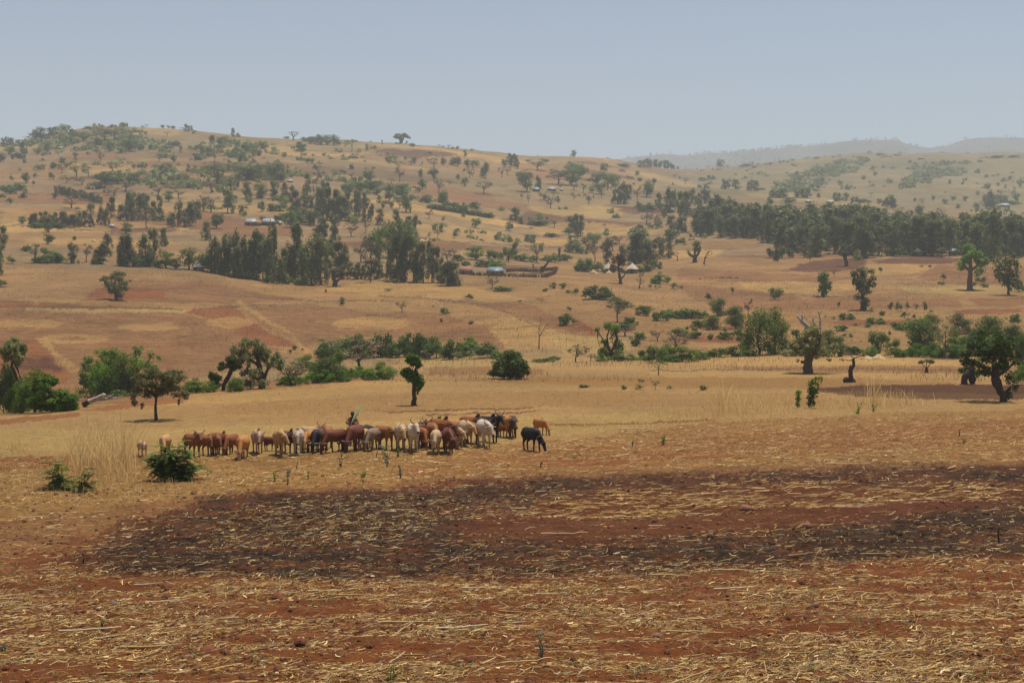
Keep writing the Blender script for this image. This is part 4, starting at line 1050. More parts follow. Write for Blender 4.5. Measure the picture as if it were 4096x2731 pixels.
block('A2', 'scattered on the middle fields', 'E 1040 937 88 124;E 1175 932 68 124;E 1282 962 64 94;E 1330 982 44 124;E 1262 955 40 80;D 920 1002 64 114;D 790 1037 106 118;D 1450 887 62 72;S 1570 907 26 40;R 1835 967 78 82;R 2115 992 64 76;P 1520 1057 62 98;S 1660 1052 42 62;S 1450 1040 24 40;E 660 1067 94 214;E 562 1062 94 184;R 515 1062 84 104;S 630 1066 40 30;S 1480 1075 30 24')
block('A2', 'in the tall front grove', 'E 20 1340 110 330;E 60 1400 120 300;E 150 1402 114 470;E 105 1412 100 380;E 230 1412 104 270;E 330 1412 114 480;E 285 1412 90 310;E 470 1440 144 410;E 425 1422 104 310;E 545 1442 114 375;E 610 1382 104 295;E 690 1332 124 244;E 750 1302 74 194;E 395 1425 90 240;E 0 1395 110 240;E 195 1430 90 200;B 250 1432 90 60;B 380 1438 110 60;B 100 1425 90 60;E 510 1430 80 280;R 30 1200 90 180;E 560 1200 80 150;E 640 1180 70 120')
tag(plant('N', *nat('A2', 710, 1275), 125 / Z4, 78 / Z4), 'bright green round bush in front of the tall eucalyptus grove', 'bush')
block('A2', 'in the low saplings between the groves', 'E 785 1392 72 134;E 850 1392 84 134;E 905 1392 72 120;E 1010 1392 104 164;E 1050 1380 60 110;D 880 1252 114 174;E 730 1395 70 120;E 820 1396 60 100;E 940 1398 60 110')
block('A2', 'in the grove left of the farmstead', 'R 1030 1252 174 284;R 1150 1212 164 304;R 1262 1202 144 264;R 1300 1190 110 200;E 1120 1402 94 304;E 1180 1412 114 384;E 1250 1416 114 404;E 1320 1416 104 374;E 1400 1422 94 334;E 1470 1422 84 294;E 1520 1422 74 294;E 1225 1416 90 300;E 1350 1420 80 250;E 1605 1447 150 195;E 1560 1430 80 150;E 1640 1440 90 150;D 1600 1252 114 114;B 1690 1242 94 54;D 962 1417 130 324;E 1440 1300 80 220')
block('A2', 'around the blue-roofed farmhouse', 'R 1840 1232 155 114;R 1950 1222 80 70;B 2000 1222 94 70;R 2110 1252 84 124;B 1900 1290 120 60;R 2060 1232 70 60;B 1760 1290 70 50;D 1720 1260 50 40;B 1990 1286 140 60')
tag(plant('N', *nat('A2', 2005, 1315), 94 / Z4, 66 / Z4), 'small bright green bush right before the blue-roofed farmhouse', 'bush')
block('A2', 'on the field below the farmstead', 'D 1972 1478 104 104;B 2055 1492 155 40;R 583 1508 20 32;S 1110 1492 60 24;S 1790 1562 60 40;S 720 1567 40 24')
block('B2', 'dotted over the straw slope', 'R 720 46 52 56;P 1220 97 105 88;B 1580 117 72 52;S 1550 186 24 34;S 1800 202 40 32;S 315 417 30 40;S 290 447 30 34;S 1485 62 16 16;S 385 420 16 18')
# ---- centre right
block('A3', 'on the low skyline right of centre', 'R 517 376 42 60;S 485 357 8 14;S 800 377 14 10;S 215 357 16 10;B 940 457 104 32;E 1075 462 44 62;E 1105 462 54 66;E 1140 458 44 74;E 1160 456 30 68;E 1205 457 50 62;E 1240 457 44 54;E 1275 460 50 66;E 1305 462 44 68;E 1335 457 42 54;R 770 502 72 78;R 1045 532 36 46;R 1740 470 66 80;A 1802 466 42 26;A 1640 477 26 26;A 2010 440 60 26;A 2050 444 40 18;B 1950 452 104 24;S 1385 475 24 26;A 1448 476 24 16;S 2120 436 20 12;S 1545 480 14 12')
block('A3', 'around the hilltop farm', 'P 210 482 194 94;E 20 452 62 104;E 45 468 40 70;R 120 662 124 164;E 215 652 46 124;E 235 650 40 90;F 385 602 165 124;R 500 612 125 164;R 560 552 104 114;R 520 502 134 84;D 410 642 60 60;D 595 672 62 84;D 520 650 70 60;R 665 672 52 58;B 640 575 60 24;D 100 560 120 70')
block('A3', 'on the knoll beyond the hilltop farm', 'R 705 612 84 104;R 800 622 114 114;R 860 642 94 114;R 740 682 84 94;D 750 712 52 62;E 860 762 62 114;E 905 766 70 150;E 935 767 84 184;E 970 762 62 154;R 1130 707 104 134;D 1050 742 62 124;S 1195 592 32 42;E 990 680 40 70;S 1020 610 24 24;B 1065 575 40 30;S 1000 560 50 26;S 1360 540 30 24;S 1405 560 18 24;D 1450 600 50 56;S 1635 615 50 30;B 1655 560 60 34;B 1590 570 60 30')
block('A3', 'on the field below the hilltop farm', 'D 640 762 74 88;D 518 737 42 68;D 270 737 84 74;D 325 802 94 88;S 385 752 26 56;D 85 732 32 56;D 140 757 32 72;D 350 702 52 52;S 680 725 16 34')
block('A3', 'beside the small stream valley', 'E 540 1032 74 178;E 500 1002 74 134;E 575 1030 66 170;R 475 1022 62 62;D 355 962 74 68;S 795 1022 52 52;E 25 902 84 104;E 70 932 62 62;S 140 907 20 36;B 200 942 155 40;R 3 975 20 40;B 320 1035 110 28;B 500 1065 90 36;B 250 935 80 30')
block('A3', 'by the dark ploughed plot', 'B 1060 812 62 62;B 1130 827 124 72;E 1225 777 64 104;E 1300 842 84 204;E 1350 832 74 174;E 1410 882 84 214;E 1442 872 84 204;E 1270 882 54 84;R 1240 822 74 62;E 1330 982 74 118;E 1390 1000 70 110;E 1420 1002 84 124;D 1130 937 104 84;D 1200 937 84 84;S 1520 917 32 62;D 1225 940 50 60')
block('A3', 'on the slope above the wood', 'E 1510 762 62 124;E 1560 802 74 124;E 1610 762 84 124;E 1775 642 54 84;E 1810 642 60 78;E 1870 642 74 80;E 1975 652 44 74;E 2005 654 50 88;E 2040 657 60 84;E 1640 740 60 90')
block('A3', 'behind the thatched farm', 'R 1320 1112 134 134;E 1070 1172 114 204;E 1010 1262 124 204;E 1070 1262 154 254;E 1130 1272 124 204;E 1180 1262 100 160;R 685 1122 104 114;B 510 1172 134 94;B 590 1182 80 60;P 210 1257 104 164;E 20 1222 64 134;E 800 1262 114 204;D 840 1155 110 120;R 1090 1060 120 90;R 610 1100 70 60;B 1240 1100 90 60;B 100 1240 200 60;D 690 1252 114 184;E 1245 1222 84 154;E 1310 1222 74 134;R 1430 1102 52 56;B 1390 1095 60 40;E 925 1220 60 110;B 330 1250 140 70;D 900 1100 80 60;B 440 1240 120 50')
block('A3', 'in the hedge around the thatched huts', 'B 620 1332 134 104;B 725 1327 124 76;B 560 1330 60 50;B 845 1340 60 30;B 1070 1336 90 40;B 1120 1332 124 64;B 1200 1312 84 84;B 770 1340 50 26;B 945 1345 50 26')
block('A3', 'at the edge of the right plain', 'X 1610 1272 84 124;X 1385 1242 44 84;X 1068 1475 64 100;B 690 1562 205 104;R 420 1477 54 54;S 345 1472 52 52;B 540 1510 40 40;B 480 1510 60 26;S 1350 1472 74 46;S 1415 1477 30 26;S 1200 1467 24 24;S 1235 1467 20 20;R 1845 1507 26 46;B 1640 1557 46 46;S 1490 1042 28 30;S 1160 1462 24 24;B 280 1495 50 26;S 700 1470 40 30;D 1070 1400 60 70')
tag(plant('N', *nat('A3', 1240, 1433), 144 / Z4, 94 / Z4), 'bright green round bush on the plain below the thatched farm', 'bush')
# ---- far right
block('A4', 'in the groves along the far road', 'E 30 712 64 64;E 70 712 50 60;E 105 712 60 74;E 140 710 60 72;E 250 712 60 60;E 290 714 60 74;E 330 716 70 80;E 425 712 32 36;E 560 742 42 70;E 600 742 42 70;E 650 742 62 72;E 705 762 38 56;E 740 752 40 46;B 800 755 120 34;E 20 780 70 80;R 180 760 120 50')
block('A4', 'at the foot of the right hill', 'E 985 792 50 84;E 1030 796 60 92;E 1060 800 60 80;R 930 772 42 52;R 1275 867 80 94;E 1165 872 50 50;E 1200 872 50 54;R 1745 822 56 66;E 1815 792 60 100;E 1850 802 90 142;E 1885 798 60 110;R 2085 747 54 78;B 1950 755 120 70;R 2110 627 62 62;R 1900 780 60 60;D 1950 700 60 60;B 2040 770 120 30')
block('A4', 'dotted over the right hillside', 'R 605 610 42 40;S 620 626 30 18;R 800 562 42 36;R 898 532 30 36;S 880 482 52 36;S 965 467 18 20;R 1520 602 26 42;S 1632 602 24 30;S 1835 542 36 24;S 1920 532 28 24;S 1968 582 22 36;R 1925 617 26 30;R 1755 692 32 36;R 1650 742 46 42;R 1480 767 46 42;R 1545 737 42 40;R 1380 737 26 46;S 1235 742 22 30;R 1590 802 42 36;S 1660 852 20 20;S 1790 842 32 38;A 860 702 54 30;A 1120 827 42 30;S 415 632 42 30;R 1840 640 40 50;S 2030 560 50 30;S 2060 650 20 30;D 1450 850 60 50;D 1290 760 50 46;S 970 620 26 14;S 730 640 24 18;S 1120 640 44 18;D 2040 700 60 60;S 1985 640 24 24;S 1100 620 20 20;S 400 660 50 24;S 70 610 20 16')
block('A4', 'on the right hill skyline', 'A 605 377 44 24;A 475 380 26 18;S 130 417 26 18;S 165 418 24 14;S 210 402 30 12;A 320 392 50 14;S 720 371 18 10;B 940 358 64 16;B 775 382 64 16;A 1775 404 42 28;S 540 378 24 10;B 1080 362 60 12;S 20 432 36 12;B 1900 378 140 14;B 2060 374 110 14;S 100 424 20 18;S 1290 392 60 10;S 400 385 50 10')
# wood of eucalyptus on the right
def wood():
    top = [(1596, 470), (1640, 440), (1700, 462), (1764, 470), (1850, 472), (1956, 478), (2066, 492), (2175, 500), (2240, 500), (2285, 488), (2352, 510), (2460, 510)]
    bot = [(1596, 541), (1720, 545), (1764, 556), (1800, 580), (1900, 584), (2050, 586), (2352, 590), (2460, 592)]
    rg = random.Random(31)
    per = []
    mass = []
    for r in range(6):
        u = 1600 + rg.uniform(0, 10)
        while u < 2440:
            tv = np.interp(u, *zip(*top)); bv = np.interp(u, *zip(*bot))
            h0 = (np.interp(u, [1600, 1760, 1900, 2352], [50, 62, 72, 76])) * (1.0 - 0.22 * r / 5.0)
            vb = bv + (tv + 52 - bv) * r / 5.0
            h = h0 * rg.uniform(0.68, 1.22)
            if r == 5: h = min(h, vb - tv + 8)
            w = h * rg.uniform(0.42, 0.62)
            vv = (vb + rg.uniform(-3, 3)) * K
            if r == 0: per.append((u, plant('E', u * K, vv, w * K, h * K)))
            else: mass.append((u * K, vv, w * K, h * K))
            u += w * (rg.uniform(0.7, 1.0) if r == 0 else rg.uniform(0.5, 0.8))
    for j, (u, o) in enumerate(sorted(per, key=lambda p: p[0])):
        tag(o, f'tall grey-green eucalyptus along the front edge of the right wood, {ORD[min(j, 38)]} from left', 'tree', 'eucalyptus trees along the front edge of the right wood')
    # the ranks behind cannot be told apart: one mass
    LV = []; LC = []; TV_ = []; TF = []; nt_ = 0
    for i, (a, b, w, h) in enumerate(mass):
        x, y, z = ground_at(a, b)
        V, c, tv_, tf = RAW[i % len(RAW)]
        an = rg.uniform(0, 6.28); ca, sa = math.cos(an), math.sin(an)
        sc = y / F
        def put(Q): return np.stack([x + (Q[:, 0] * ca - Q[:, 1] * sa) * w * sc, y + (Q[:, 0] * sa + Q[:, 1] * ca) * w * sc, z + Q[:, 2] * h * sc], 1)
        LV.append(put(V)); LC.append(np.clip(c * 0.55 + rg.uniform(-0.1, 0.6), 0, 1)); TV_.append(put(tv_)); TF.append(tf + nt_); nt_ += len(tv_)
    LV = np.concatenate(LV); LC = np.concatenate(LC); TV_ = np.concatenate(TV_); TF = np.concatenate(TF)
    nq = len(LV) // 4
    tag(link_mesh('eucalyptus_wood', np_mesh('eucalyptus_wood', np.concatenate([LV, TV_]), [np.arange(nq * 4).reshape(nq, 4), TF + nq * 4], [LEAF['E'], M_BARK],
        fmat=np.concatenate([np.zeros(nq), np.ones(len(TF))]), col=np.concatenate([LC, np.zeros((len(TV_), 3))]))), kind='stuff')
wood()
block('A4', 'before the front edge of the wood', 'E 400 1205 155 254;E 800 1218 174 284;D 955 1208 84 124;A 1450 1218 94 84;D 350 1254 54 74;E 180 1218 54 74;E 110 1222 74 94;E 65 1244 54 104;E 20 1218 60 84;E 240 1170 90 90;E 490 1160 70 80;D 300 1215 120 150;B 1000 1200 70 60;B 1110 1205 110 90;B 1200 1180 70 80;B 1340 1198 80 100;B 1260 1200 120 40;E 700 1190 90 150;D 60 1130 60 60;S 510 1195 24 26;D 550 1160 60 70')
tag(plant('N', *nat('A4', 745, 1232), 66 / Z4, 78 / Z4), 'small blue-green bush beside the leaning pollard before the right wood', 'bush')
block('A4', 'the tallest at the right end of the wood', 'E 1885 1242 150 425;E 1765 1202 124 330;E 2020 1192 124 284;E 2100 1182 114 274;E 1840 1222 110 280;E 1935 1200 100 300')
block('A4', 'on the ploughed right plain', 'R 60 1568 104 100;S 945 1338 30 46;D 555 1377 34 64;S 1470 1397 42 46;B 1355 1295 24 20;S 1285 1290 36 14;R 2100 1497 84 94;S 1800 1417 60 44;B 1810 1460 64 34;B 1720 1448 50 30;B 1440 1440 50 24;D 470 1370 24 20;S 2130 1490 30 40')
block('A4', 'on the plain at far right', 'R 2012 1527 200 330')
# ---- far slopes of the middle distance in the lower tiles
block('B3', 'on the green bank of the gully', 'X 225 412 104 280;B 455 212 124 96;P 880 187 175 195;B 1210 512 204 124;D 1370 452 214 184;B 1660 477 84 50;A 1222 627 144 114;B 1240 172 134 84;B 1480 152 204 84;B 1380 152 160 60;M 1720 132 134 144;B 1600 150 80 60;M 1680 247 124 114;M 1870 200 130 150;M 1870 238 100 110;D 1980 142 64 150;B 1000 212 114 70;S 1670 332 42 50;B 1040 387 64 60;S 485 92 42 36;D 540 522 165 148;D 660 512 64 64;B 250 520 160 34;S 60 20 30 20;B 930 60 140 50;B 860 10 90 40;B 1100 130 110 60;D 950 300 170 90;B 1530 320 120 60;D 1220 340 110 90;B 1110 85 120 40;S 1470 245 34 24;S 1780 270 40 40;S 1540 255 50 30;S 1880 340 50 40;B 1950 400 110 60;S 1850 300 60 30')
block('B4', 'on the bank at far right', 'R 920 462 154 194;M 1270 442 284 284;M 1370 262 124 144;P 1480 492 194 285;M 1600 282 174 164;M 1850 332 204 194;M 530 412 204 154;D 1680 330 110 100;B 1180 470 110 80;B 1400 475 100 90;B 1580 480 100 110;B 640 165 114 50;B 880 200 140 50;B 1100 250 70 34;M 2120 520 120 220;B 1700 430 180 140;M 1930 420 180 200;B 720 460 140 70;B 300 430 100 80')
block('B3', 'in the low scrub belt along the gully', 'N 1000 505 150 50;B 1120 500 120 80;B 1290 470 130 100;N 1560 500 150 80;B 1740 478 130 70;B 1850 474 150 90;N 1960 472 130 80;B 950 250 130 70;B 1050 330 120 60;B 1400 300 140 70;B 1560 230 120 60;B 1780 330 110 60;B 1900 300 90 60;N 1330 140 120 60;B 340 505 120 40;N 760 515 120 60;B 890 512 120 60')
block('B4', 'in the thicket at far right', 'N 230 470 140 110;B 420 470 150 110;B 560 474 150 120;N 850 470 110 80;N 1260 478 150 110;N 1370 482 140 120;N 1480 488 130 110;N 1600 488 140 140;M 1760 470 180 200;N 1880 450 200 150;M 2040 440 180 230;N 1560 380 120 110;N 1700 380 130 120;B 1150 250 110 50;B 960 330 90 40;B 620 260 110 50')
block('B4', 'sprinkled on the red right slope', 'S 1030 75 40 60;S 1085 80 40 70;S 1110 90 40 64;S 1165 80 34 66;S 1240 75 34 50;S 1310 80 36 64;S 595 60 34 44;S 865 100 30 40;S 965 130 40 40;S 1140 150 60 50;S 1225 160 40 40;B 1060 225 90 40;S 840 230 50 34;S 740 215 60 26;S 690 310 40 30;B 2065 190 90 74;S 2060 235 40 26;S 1990 165 24 24;S 1020 300 30 40;S 640 300 40 20;S 780 350 20 16;S 830 200 40 24;S 1360 100 34 20;S 550 160 30 20;S 480 150 20 20')
tag(plant('N', *nat('B4', 1060, 477), 154 / Z4, 144 / Z4), 'blue-green large-leaved round bush at the foot of the red right slope', 'bush')
tag(plant('M', *nat('B3', 2060, 462), 230 / Z4, 372 / Z4), 'big dark green tree left of the thick-trunked dead-topped tree', 'tree')
tag(plant('M', *nat('B4', 60, 452), 200 / Z4, 375 / Z4), 'big dark green tree touching the left side of the thick-trunked tree with bare top limbs', 'tree')
block('B3', 'of banana-like leaves on the gully edge', 'N 1430 517 265 125')
# ---- stream bank behind the near field
block('B1', 'at the left edge of the stream bank', 'H 35 945 210 390;N 130 950 160 210;M 290 940 260 350;N 560 920 150 160;M 200 930 160 300')
block('B1', 'on the stream bank behind the fallen trunk', 'N 930 800 260 370;M 1040 800 180 340;N 880 800 200 150;M 1090 790 180 200;B 1000 810 130 60')
block('B1', 'between the lone umbrella tree and the gnarled trees', 'N 1640 777 210 118;N 1760 772 110 90;N 1960 765 120 110')
block('B2', 'along the stream bank at centre', 'N 330 712 170 100;N 470 694 170 90;N 700 684 150 100;N 235 718 130 80;N 560 694 150 110;D 280 718 244 200;P 330 700 160 160;M 600 692 214 205;N 690 680 150 250;M 500 690 150 150;D 850 592 334 260;N 1030 668 226 145;N 850 652 140 95;N 800 665 120 90;N 940 670 120 70;N 420 570 190 110;B 560 480 120 110;B 600 500 150 140;B 720 490 150 140;B 830 470 180 180;B 950 480 190 150;B 1085 475 190 190;B 1180 480 150 140;B 1250 475 120 190;B 1350 480 120 190;B 1400 482 184 182;B 1510 485 190 170;B 1640 492 180 150;B 1800 452 200 140;B 1940 482 200 125;B 1730 470 150 110;B 2010 490 130 60;P 1450 495 130 80;P 1690 500 80 70;P 1790 500 90 70;P 640 450 200 130')
block('B3', 'standing low on the near right flat', 'S 935 745 44 34;S 1070 745 60 40;P 1200 748 50 74;S 1325 745 44 30;S 1600 750 60 40;S 600 728 80 24;S 1090 690 50 30')
block('B4', 'at the right picture edge', 'N 2110 690 110 140;M 2128 560 70 260')
# far-off trees on the blue ridge and scrub on the hills: too many and too small to count
def scrub():
    rng = np.random.default_rng(77)
    n = 12600
    Y = np.exp(rng.uniform(math.log(560), math.log(2300), n)); u = rng.uniform(-300, 2700, n)
    Y[3600:] = rng.uniform(1150, 1950, 9000); u[3600:] = rng.uniform(1760, 2240, 9000)
    Y[6600:] = np.exp(rng.uniform(math.log(560), math.log(1260), 6000)); u[6600:] = rng.uniform(-10, 1100, 6000); X = (u * K - 2048) / F * Y
    dens = fbm(X / 130, Y / 90, 131, 4) + 0.25 * ((u > 1600) & (Y > 1000))
    v = (HY - F * (base_height(X, Y) - ZC) / Y) / K
    gul = (inpoly(u, v, GULLY1) | inpoly(u, v, GULLY2)) & (Y > 700)
    k = ((dens + 0.25 * rng.normal(size=n)) > 0.42) & (np.arange(n) < 3600) | (gul & (np.arange(n) < 6600))
    belt = np.zeros(n, bool)
    for P in ([(0, 345), (0, 322), (120, 304), (290, 290), (300, 302), (400, 328), (390, 342), (250, 346), (100, 352)], [(240, 402), (330, 384), (400, 394), (560, 402), (560, 428), (430, 442), (350, 436), (260, 422)],
              [(470, 398), (530, 380), (640, 392), (720, 402), (700, 418), (560, 420)], [(730, 408), (860, 420), (960, 440), (950, 450), (820, 440)], [(400, 352), (470, 328), (560, 320), (620, 340), (520, 358)]):
        belt |= inpoly(u + 10 * rng.normal(size=n), v + 3 * rng.normal(size=n), P)
    k = k | (belt & (np.arange(n) >= 6600) & (rng.random(n) < 0.5))
    X, Y = X[k], Y[k]; n = len(X); Z = height(X, Y)
    m = 14
    r = np.exp(rng.normal(math.log(1.3), 0.45, n)) * (1 + Y / 2500) * np.where(belt[k], 1.25, 1)
    d = rng.normal(size=(n, m, 3)); d /= np.linalg.norm(d, axis=2)[:, :, None]; d[:, :, 2] = np.abs(d[:, :, 2])
    P = np.stack([X, Y, Z], 1)[:, None] + d * (r[:, None, None] * rng.random((n, m, 1)) ** 0.4) * np.array((1.2, 1.2, 1.0))
    P = P.reshape(-1, 3); q = np.repeat(r, m) * 0.42
    nn = d.reshape(-1, 3) + rng.normal(0, .6, (n * m, 3)); nn /= np.linalg.norm(nn, axis=1)[:, None]
    a = np.cross(nn, rng.normal(size=nn.shape)); a /= np.linalg.norm(a, axis=1)[:, None]; b = np.cross(nn, a)
    V = np.stack([P - b * q[:, None], P + a * q[:, None], P + b * q[:, None], P - a * q[:, None]], 1).reshape(-1, 3)
    c = np.repeat(np.stack([rng.random(n), rng.random(n), np.zeros(n)], 1), m * 4, axis=0)
    tag(link_mesh('hillside_scrub', np_mesh('hillside_scrub', V, np.arange(len(V)).reshape(-1, 4), LEAF['P'], col=c)), kind='stuff')
    n = 420
    D = rng.uniform(3900, 4330, n); uu = np.concatenate([rng.uniform(1440, 2360, n // 2), rng.normal(1740, 60, n - n // 2)])
    uu = np.clip(uu, 1400, 2500)
    D[::3] = 4290 + rng.uniform(0, 40, len(D[::3]))
    Z = np.array([ridge_z(a_, b_) for a_, b_ in zip(uu, D)]); X = (uu * K - 2048) / F * D
    m = 10; hgt = rng.uniform(5, 10, n)
    d = rng.normal(size=(n, m, 3))
    P = (np.stack([X, D, Z + hgt * 0.45], 1)[:, None] + d * np.stack([hgt * .22, hgt * .22, hgt * .25], 1)[:, None]).reshape(-1, 3)
    q = np.repeat(hgt * 0.2, m)
    nn = rng.normal(size=P.shape); nn /= np.linalg.norm(nn, axis=1)[:, None]
    a = np.cross(nn, rng.normal(size=nn.shape)); a /= np.linalg.norm(a, axis=1)[:, None]; b = np.cross(nn, a)
    V = np.stack([P - b * q[:, None], P + a * q[:, None], P + b * q[:, None], P - a * q[:, None]], 1).reshape(-1, 3)
    c = np.tile(np.array([.4, .5, 0]), (len(V), 1))
    tag(link_mesh('distant_trees', np_mesh('distant_trees', V, np.arange(len(V)).reshape(-1, 4), LEAF['E'], col=c)), kind='stuff')
scrub()
# ================================================================= single trees with a shape of their own
def dome(cx, cy, rx, ry, n, seed, s=0.3):
    rg = random.Random(seed); out = []
    for i in range(n):
        a = rg.uniform(0, 6.28); q = rg.random() ** 0.5
        k = rg.uniform(0.75, 1.3) * s
        out.append((cx + math.cos(a) * q * rx * (1 - s * .8), cy + math.sin(a) * q * ry * (1 - s * .8), rx * k, ry * k * 1.1))
    return out

def hero(name, label, cat, tile, base, paths, clumps, n, leaf, mat, bark=None, seed=1, bare=(), twigs=0, up=0.7, shell=0.45, deep=0.9, sides=8):
    """paths and clumps are given in pixels of the enlarged photo tile and turned into metres at the tree's own distance"""
    un, vn = nat(tile, *base)
    x, y, z = ground_at(un, vn)
    s = y / (F * Z4)
    rng = np.random.default_rng(seed)
    bx, by = base
    o = tag(empty(name, (x, y, z)), label, cat)
    cl = []
    cx = np.mean([c[0] for c in clumps]) if clumps else bx
    wide = max([abs(c[0] - cx) for c in clumps] + [1])
    for c in clumps:
        off = c[4] * s if len(c) > 4 else rng.uniform(-1, 1) * math.sqrt(max(0.0, 1 - ((c[0] - cx) / (wide + 1)) ** 2)) * wide * s * deep
        cl.append(((c[0] - bx) * s, off, (by - c[1]) * s, c[2] * s, c[2] * s, c[3] * s, c[2] * c[3]))
    g = Geo()
    def conv(p, f=0.0): return [((q[0] - bx) * s, rng.normal(0, 2.5) * s * f, (by - q[1]) * s) for q in p]
    def dense(p):
        P = np.array(conv(p, 1.0)); P[0, 1] = 0; rr = np.array([q[2] for q in p]) * s
        t = np.linspace(0, len(P) - 1, (len(P) - 1) * 3 + 1)
        P2 = np.stack([np.interp(t, np.arange(len(P)), P[:, k]) for k in range(3)], 1)
        r2 = np.interp(t, np.arange(len(P)), rr)
        P2[1:-1] += rng.normal(0, 0.10, P2[1:-1].shape) * r2[1:-1, None]
        r2 = r2 * (1 + rng.normal(0, 0.06, len(r2)))
        return P2, r2
    for p in paths:
        P2, r2 = dense(p)
        if abs(p[0][1] - by) < 3:
            P2[0, 2] = -0.1; r2[0] *= 1.3
        g.tube(P2, r2, sides)
    ends = np.array([dense(p)[0][-1] for p in paths]) if paths else np.zeros((0, 3))
    for c in cl[:26]:
        if not len(paths): break
        e = ends[int(np.argmin(np.linalg.norm(ends - np.array(c[:3]), axis=1)))]
        P = wob(e, np.array(c[:3]), 4, rng, 0.05)
        r = paths[0][0][2] * s * 0.22
        g.tube(P, (r, r * .8, r * .55, r * .25), 5)
    for c in cl:
        for _ in range(twigs):
            d = rng.normal(size=3) * np.array(c[3:6]) * 0.75
            r = 0.006 + 0.00012 * y
            g.tube(np.stack([np.array(c[:3]) - d * .2, np.array(c[:3]) + d * .4 + rng.normal(0, .03, 3), np.array(c[:3]) + d]), (r, r * .8, r * .4), 4)
    if g.n:
        V, f = g.get()
        link_mesh('trunk', np_mesh('trunk', V, f, bark or M_BARK, smooth=True), o)
    if len(bare):
        gb = Geo()
        for p in bare:
            P2, r2 = dense(p); gb.tube(P2, r2, 6)
        V, f = gb.get()
        link_mesh('dead_limbs', np_mesh('dead_limbs', V, f, M_PALEBARK, smooth=True), o)
    if n and cl:
        V, f, c = leaf_cloud(cl, n, leaf, rng, up=up, shell=shell)
        V[:, 2] = np.maximum(V[:, 2], 0.0)
        link_mesh('crown', np_mesh('crown', V, f, LEAF[mat], col=c), o)
    return o

hero('topiary_tree', 'small tree with two round balls of leaves one above the other, behind the herd', 'tree', 'B2', (1322, 880),
     [[(1322, 880, 21), (1322, 790, 18), (1322, 700, 17), (1328, 640, 12), (1340, 560, 8), (1335, 500, 6)]],
     [(1312, 498, 58, 48, 0), (1290, 490, 36, 36, 8), (1345, 520, 38, 42, -8), (1358, 545, 24, 26, 0), (1268, 608, 56, 46, 0), (1240, 605, 34, 34, 10), (1305, 640, 60, 52, -10), (1345, 665, 52, 52, 12), (1378, 690, 32, 42, 0), (1360, 735, 22, 26, 0), (1352, 770, 10, 20, 0)],
     2300, 0.085, 'G', M_DARKBARK, 3, up=0.9, shell=0.22, deep=0.3)
hero('umbrella_tree', 'lone tree with a wide grey-olive umbrella crown and thin trunk left of the herd', 'tree', 'B1', (1305, 1005),
     [[(1305, 1005, 15), (1300, 900, 11), (1306, 820, 11), (1300, 770, 8), (1300, 650, 5)], [(1306, 820, 9), (1250, 760, 6), (1180, 700, 4)], [(1306, 815, 9), (1370, 750, 6), (1450, 690, 4)], [(1300, 790, 7), (1340, 700, 5), (1380, 620, 3)], [(1300, 800, 6), (1240, 700, 5), (1220, 630, 3)]],
     dome(1330, 690, 250, 125, 44, 4, 0.2) + dome(1330, 625, 170, 70, 12, 5, 0.28) + [(1110, 800, 40, 40), (1150, 850, 30, 30), (1210, 870, 16, 22), (1550, 790, 40, 45), (1500, 850, 14, 40), (1180, 900, 10, 14), (1450, 800, 60, 30), (1220, 800, 60, 30)],
     9500, 0.055, 'U', M_DARKBARK, 6, twigs=3, shell=0.6)
hero('slender_tree', 'tall slender tree with bent bare trunk and olive tufted crown at far left', 'tree', 'B1', (180, 945),
     [[(180, 945, 20), (172, 850, 16), (150, 700, 13), (135, 640, 13), (100, 560, 13), (105, 500, 8)]],
     dome(105, 430, 118, 140, 22, 8, 0.3) + [(60, 360, 50, 40), (90, 330, 50, 26), (240, 780, 40, 50), (210, 830, 40, 40), (190, 700, 26, 40)],
     5500, 0.065, 'P', M_DARKBARK, 9, twigs=2)
hero('gnarled_tree', 'small gnarled tree with forked trunk and green tufts left of the big gnarled tree', 'tree', 'B1', (1868, 757),
     [[(1868, 757, 17), (1870, 705, 15), (1895, 665, 18), (1925, 610, 20), (1940, 540, 10)], [(1870, 705, 10), (1835, 712, 7), (1815, 700, 4)]],
     dome(1800, 640, 60, 60, 7, 12, 0.42) + dome(1850, 540, 60, 50, 6, 13, 0.42) + dome(1940, 520, 90, 70, 10, 14, 0.36) + [(1790, 710, 40, 40)],
     5200, 0.065, 'R', M_DARKBARK, 15, twigs=2)
hero('gnarled_tree', 'big gnarled many-limbed tree with dark patchy crown on the stream bank', 'tree', 'B2', (50, 738),
     [[(50, 738, 26), (45, 650, 24), (30, 560, 22), (0, 450, 14)], [(45, 690, 20), (90, 600, 13), (130, 520, 10), (180, 480, 5)], [(30, 560, 14), (-60, 480, 10), (-110, 420, 6)], [(45, 680, 14), (-30, 640, 12), (-80, 560, 8)]],
     dome(-40, 420, 160, 125, 24, 16, 0.26) + dome(120, 490, 110, 80, 12, 17, 0.3) + dome(-110, 560, 80, 90, 8, 18, 0.34) + [(200, 540, 40, 60), (80, 690, 60, 40), (-60, 690, 70, 60), (20, 600, 60, 50)],
     8500, 0.068, 'A', M_DARKBARK, 19, twigs=3, bare=[[(90, 600, 8), (150, 540, 5), (210, 490, 3)]])
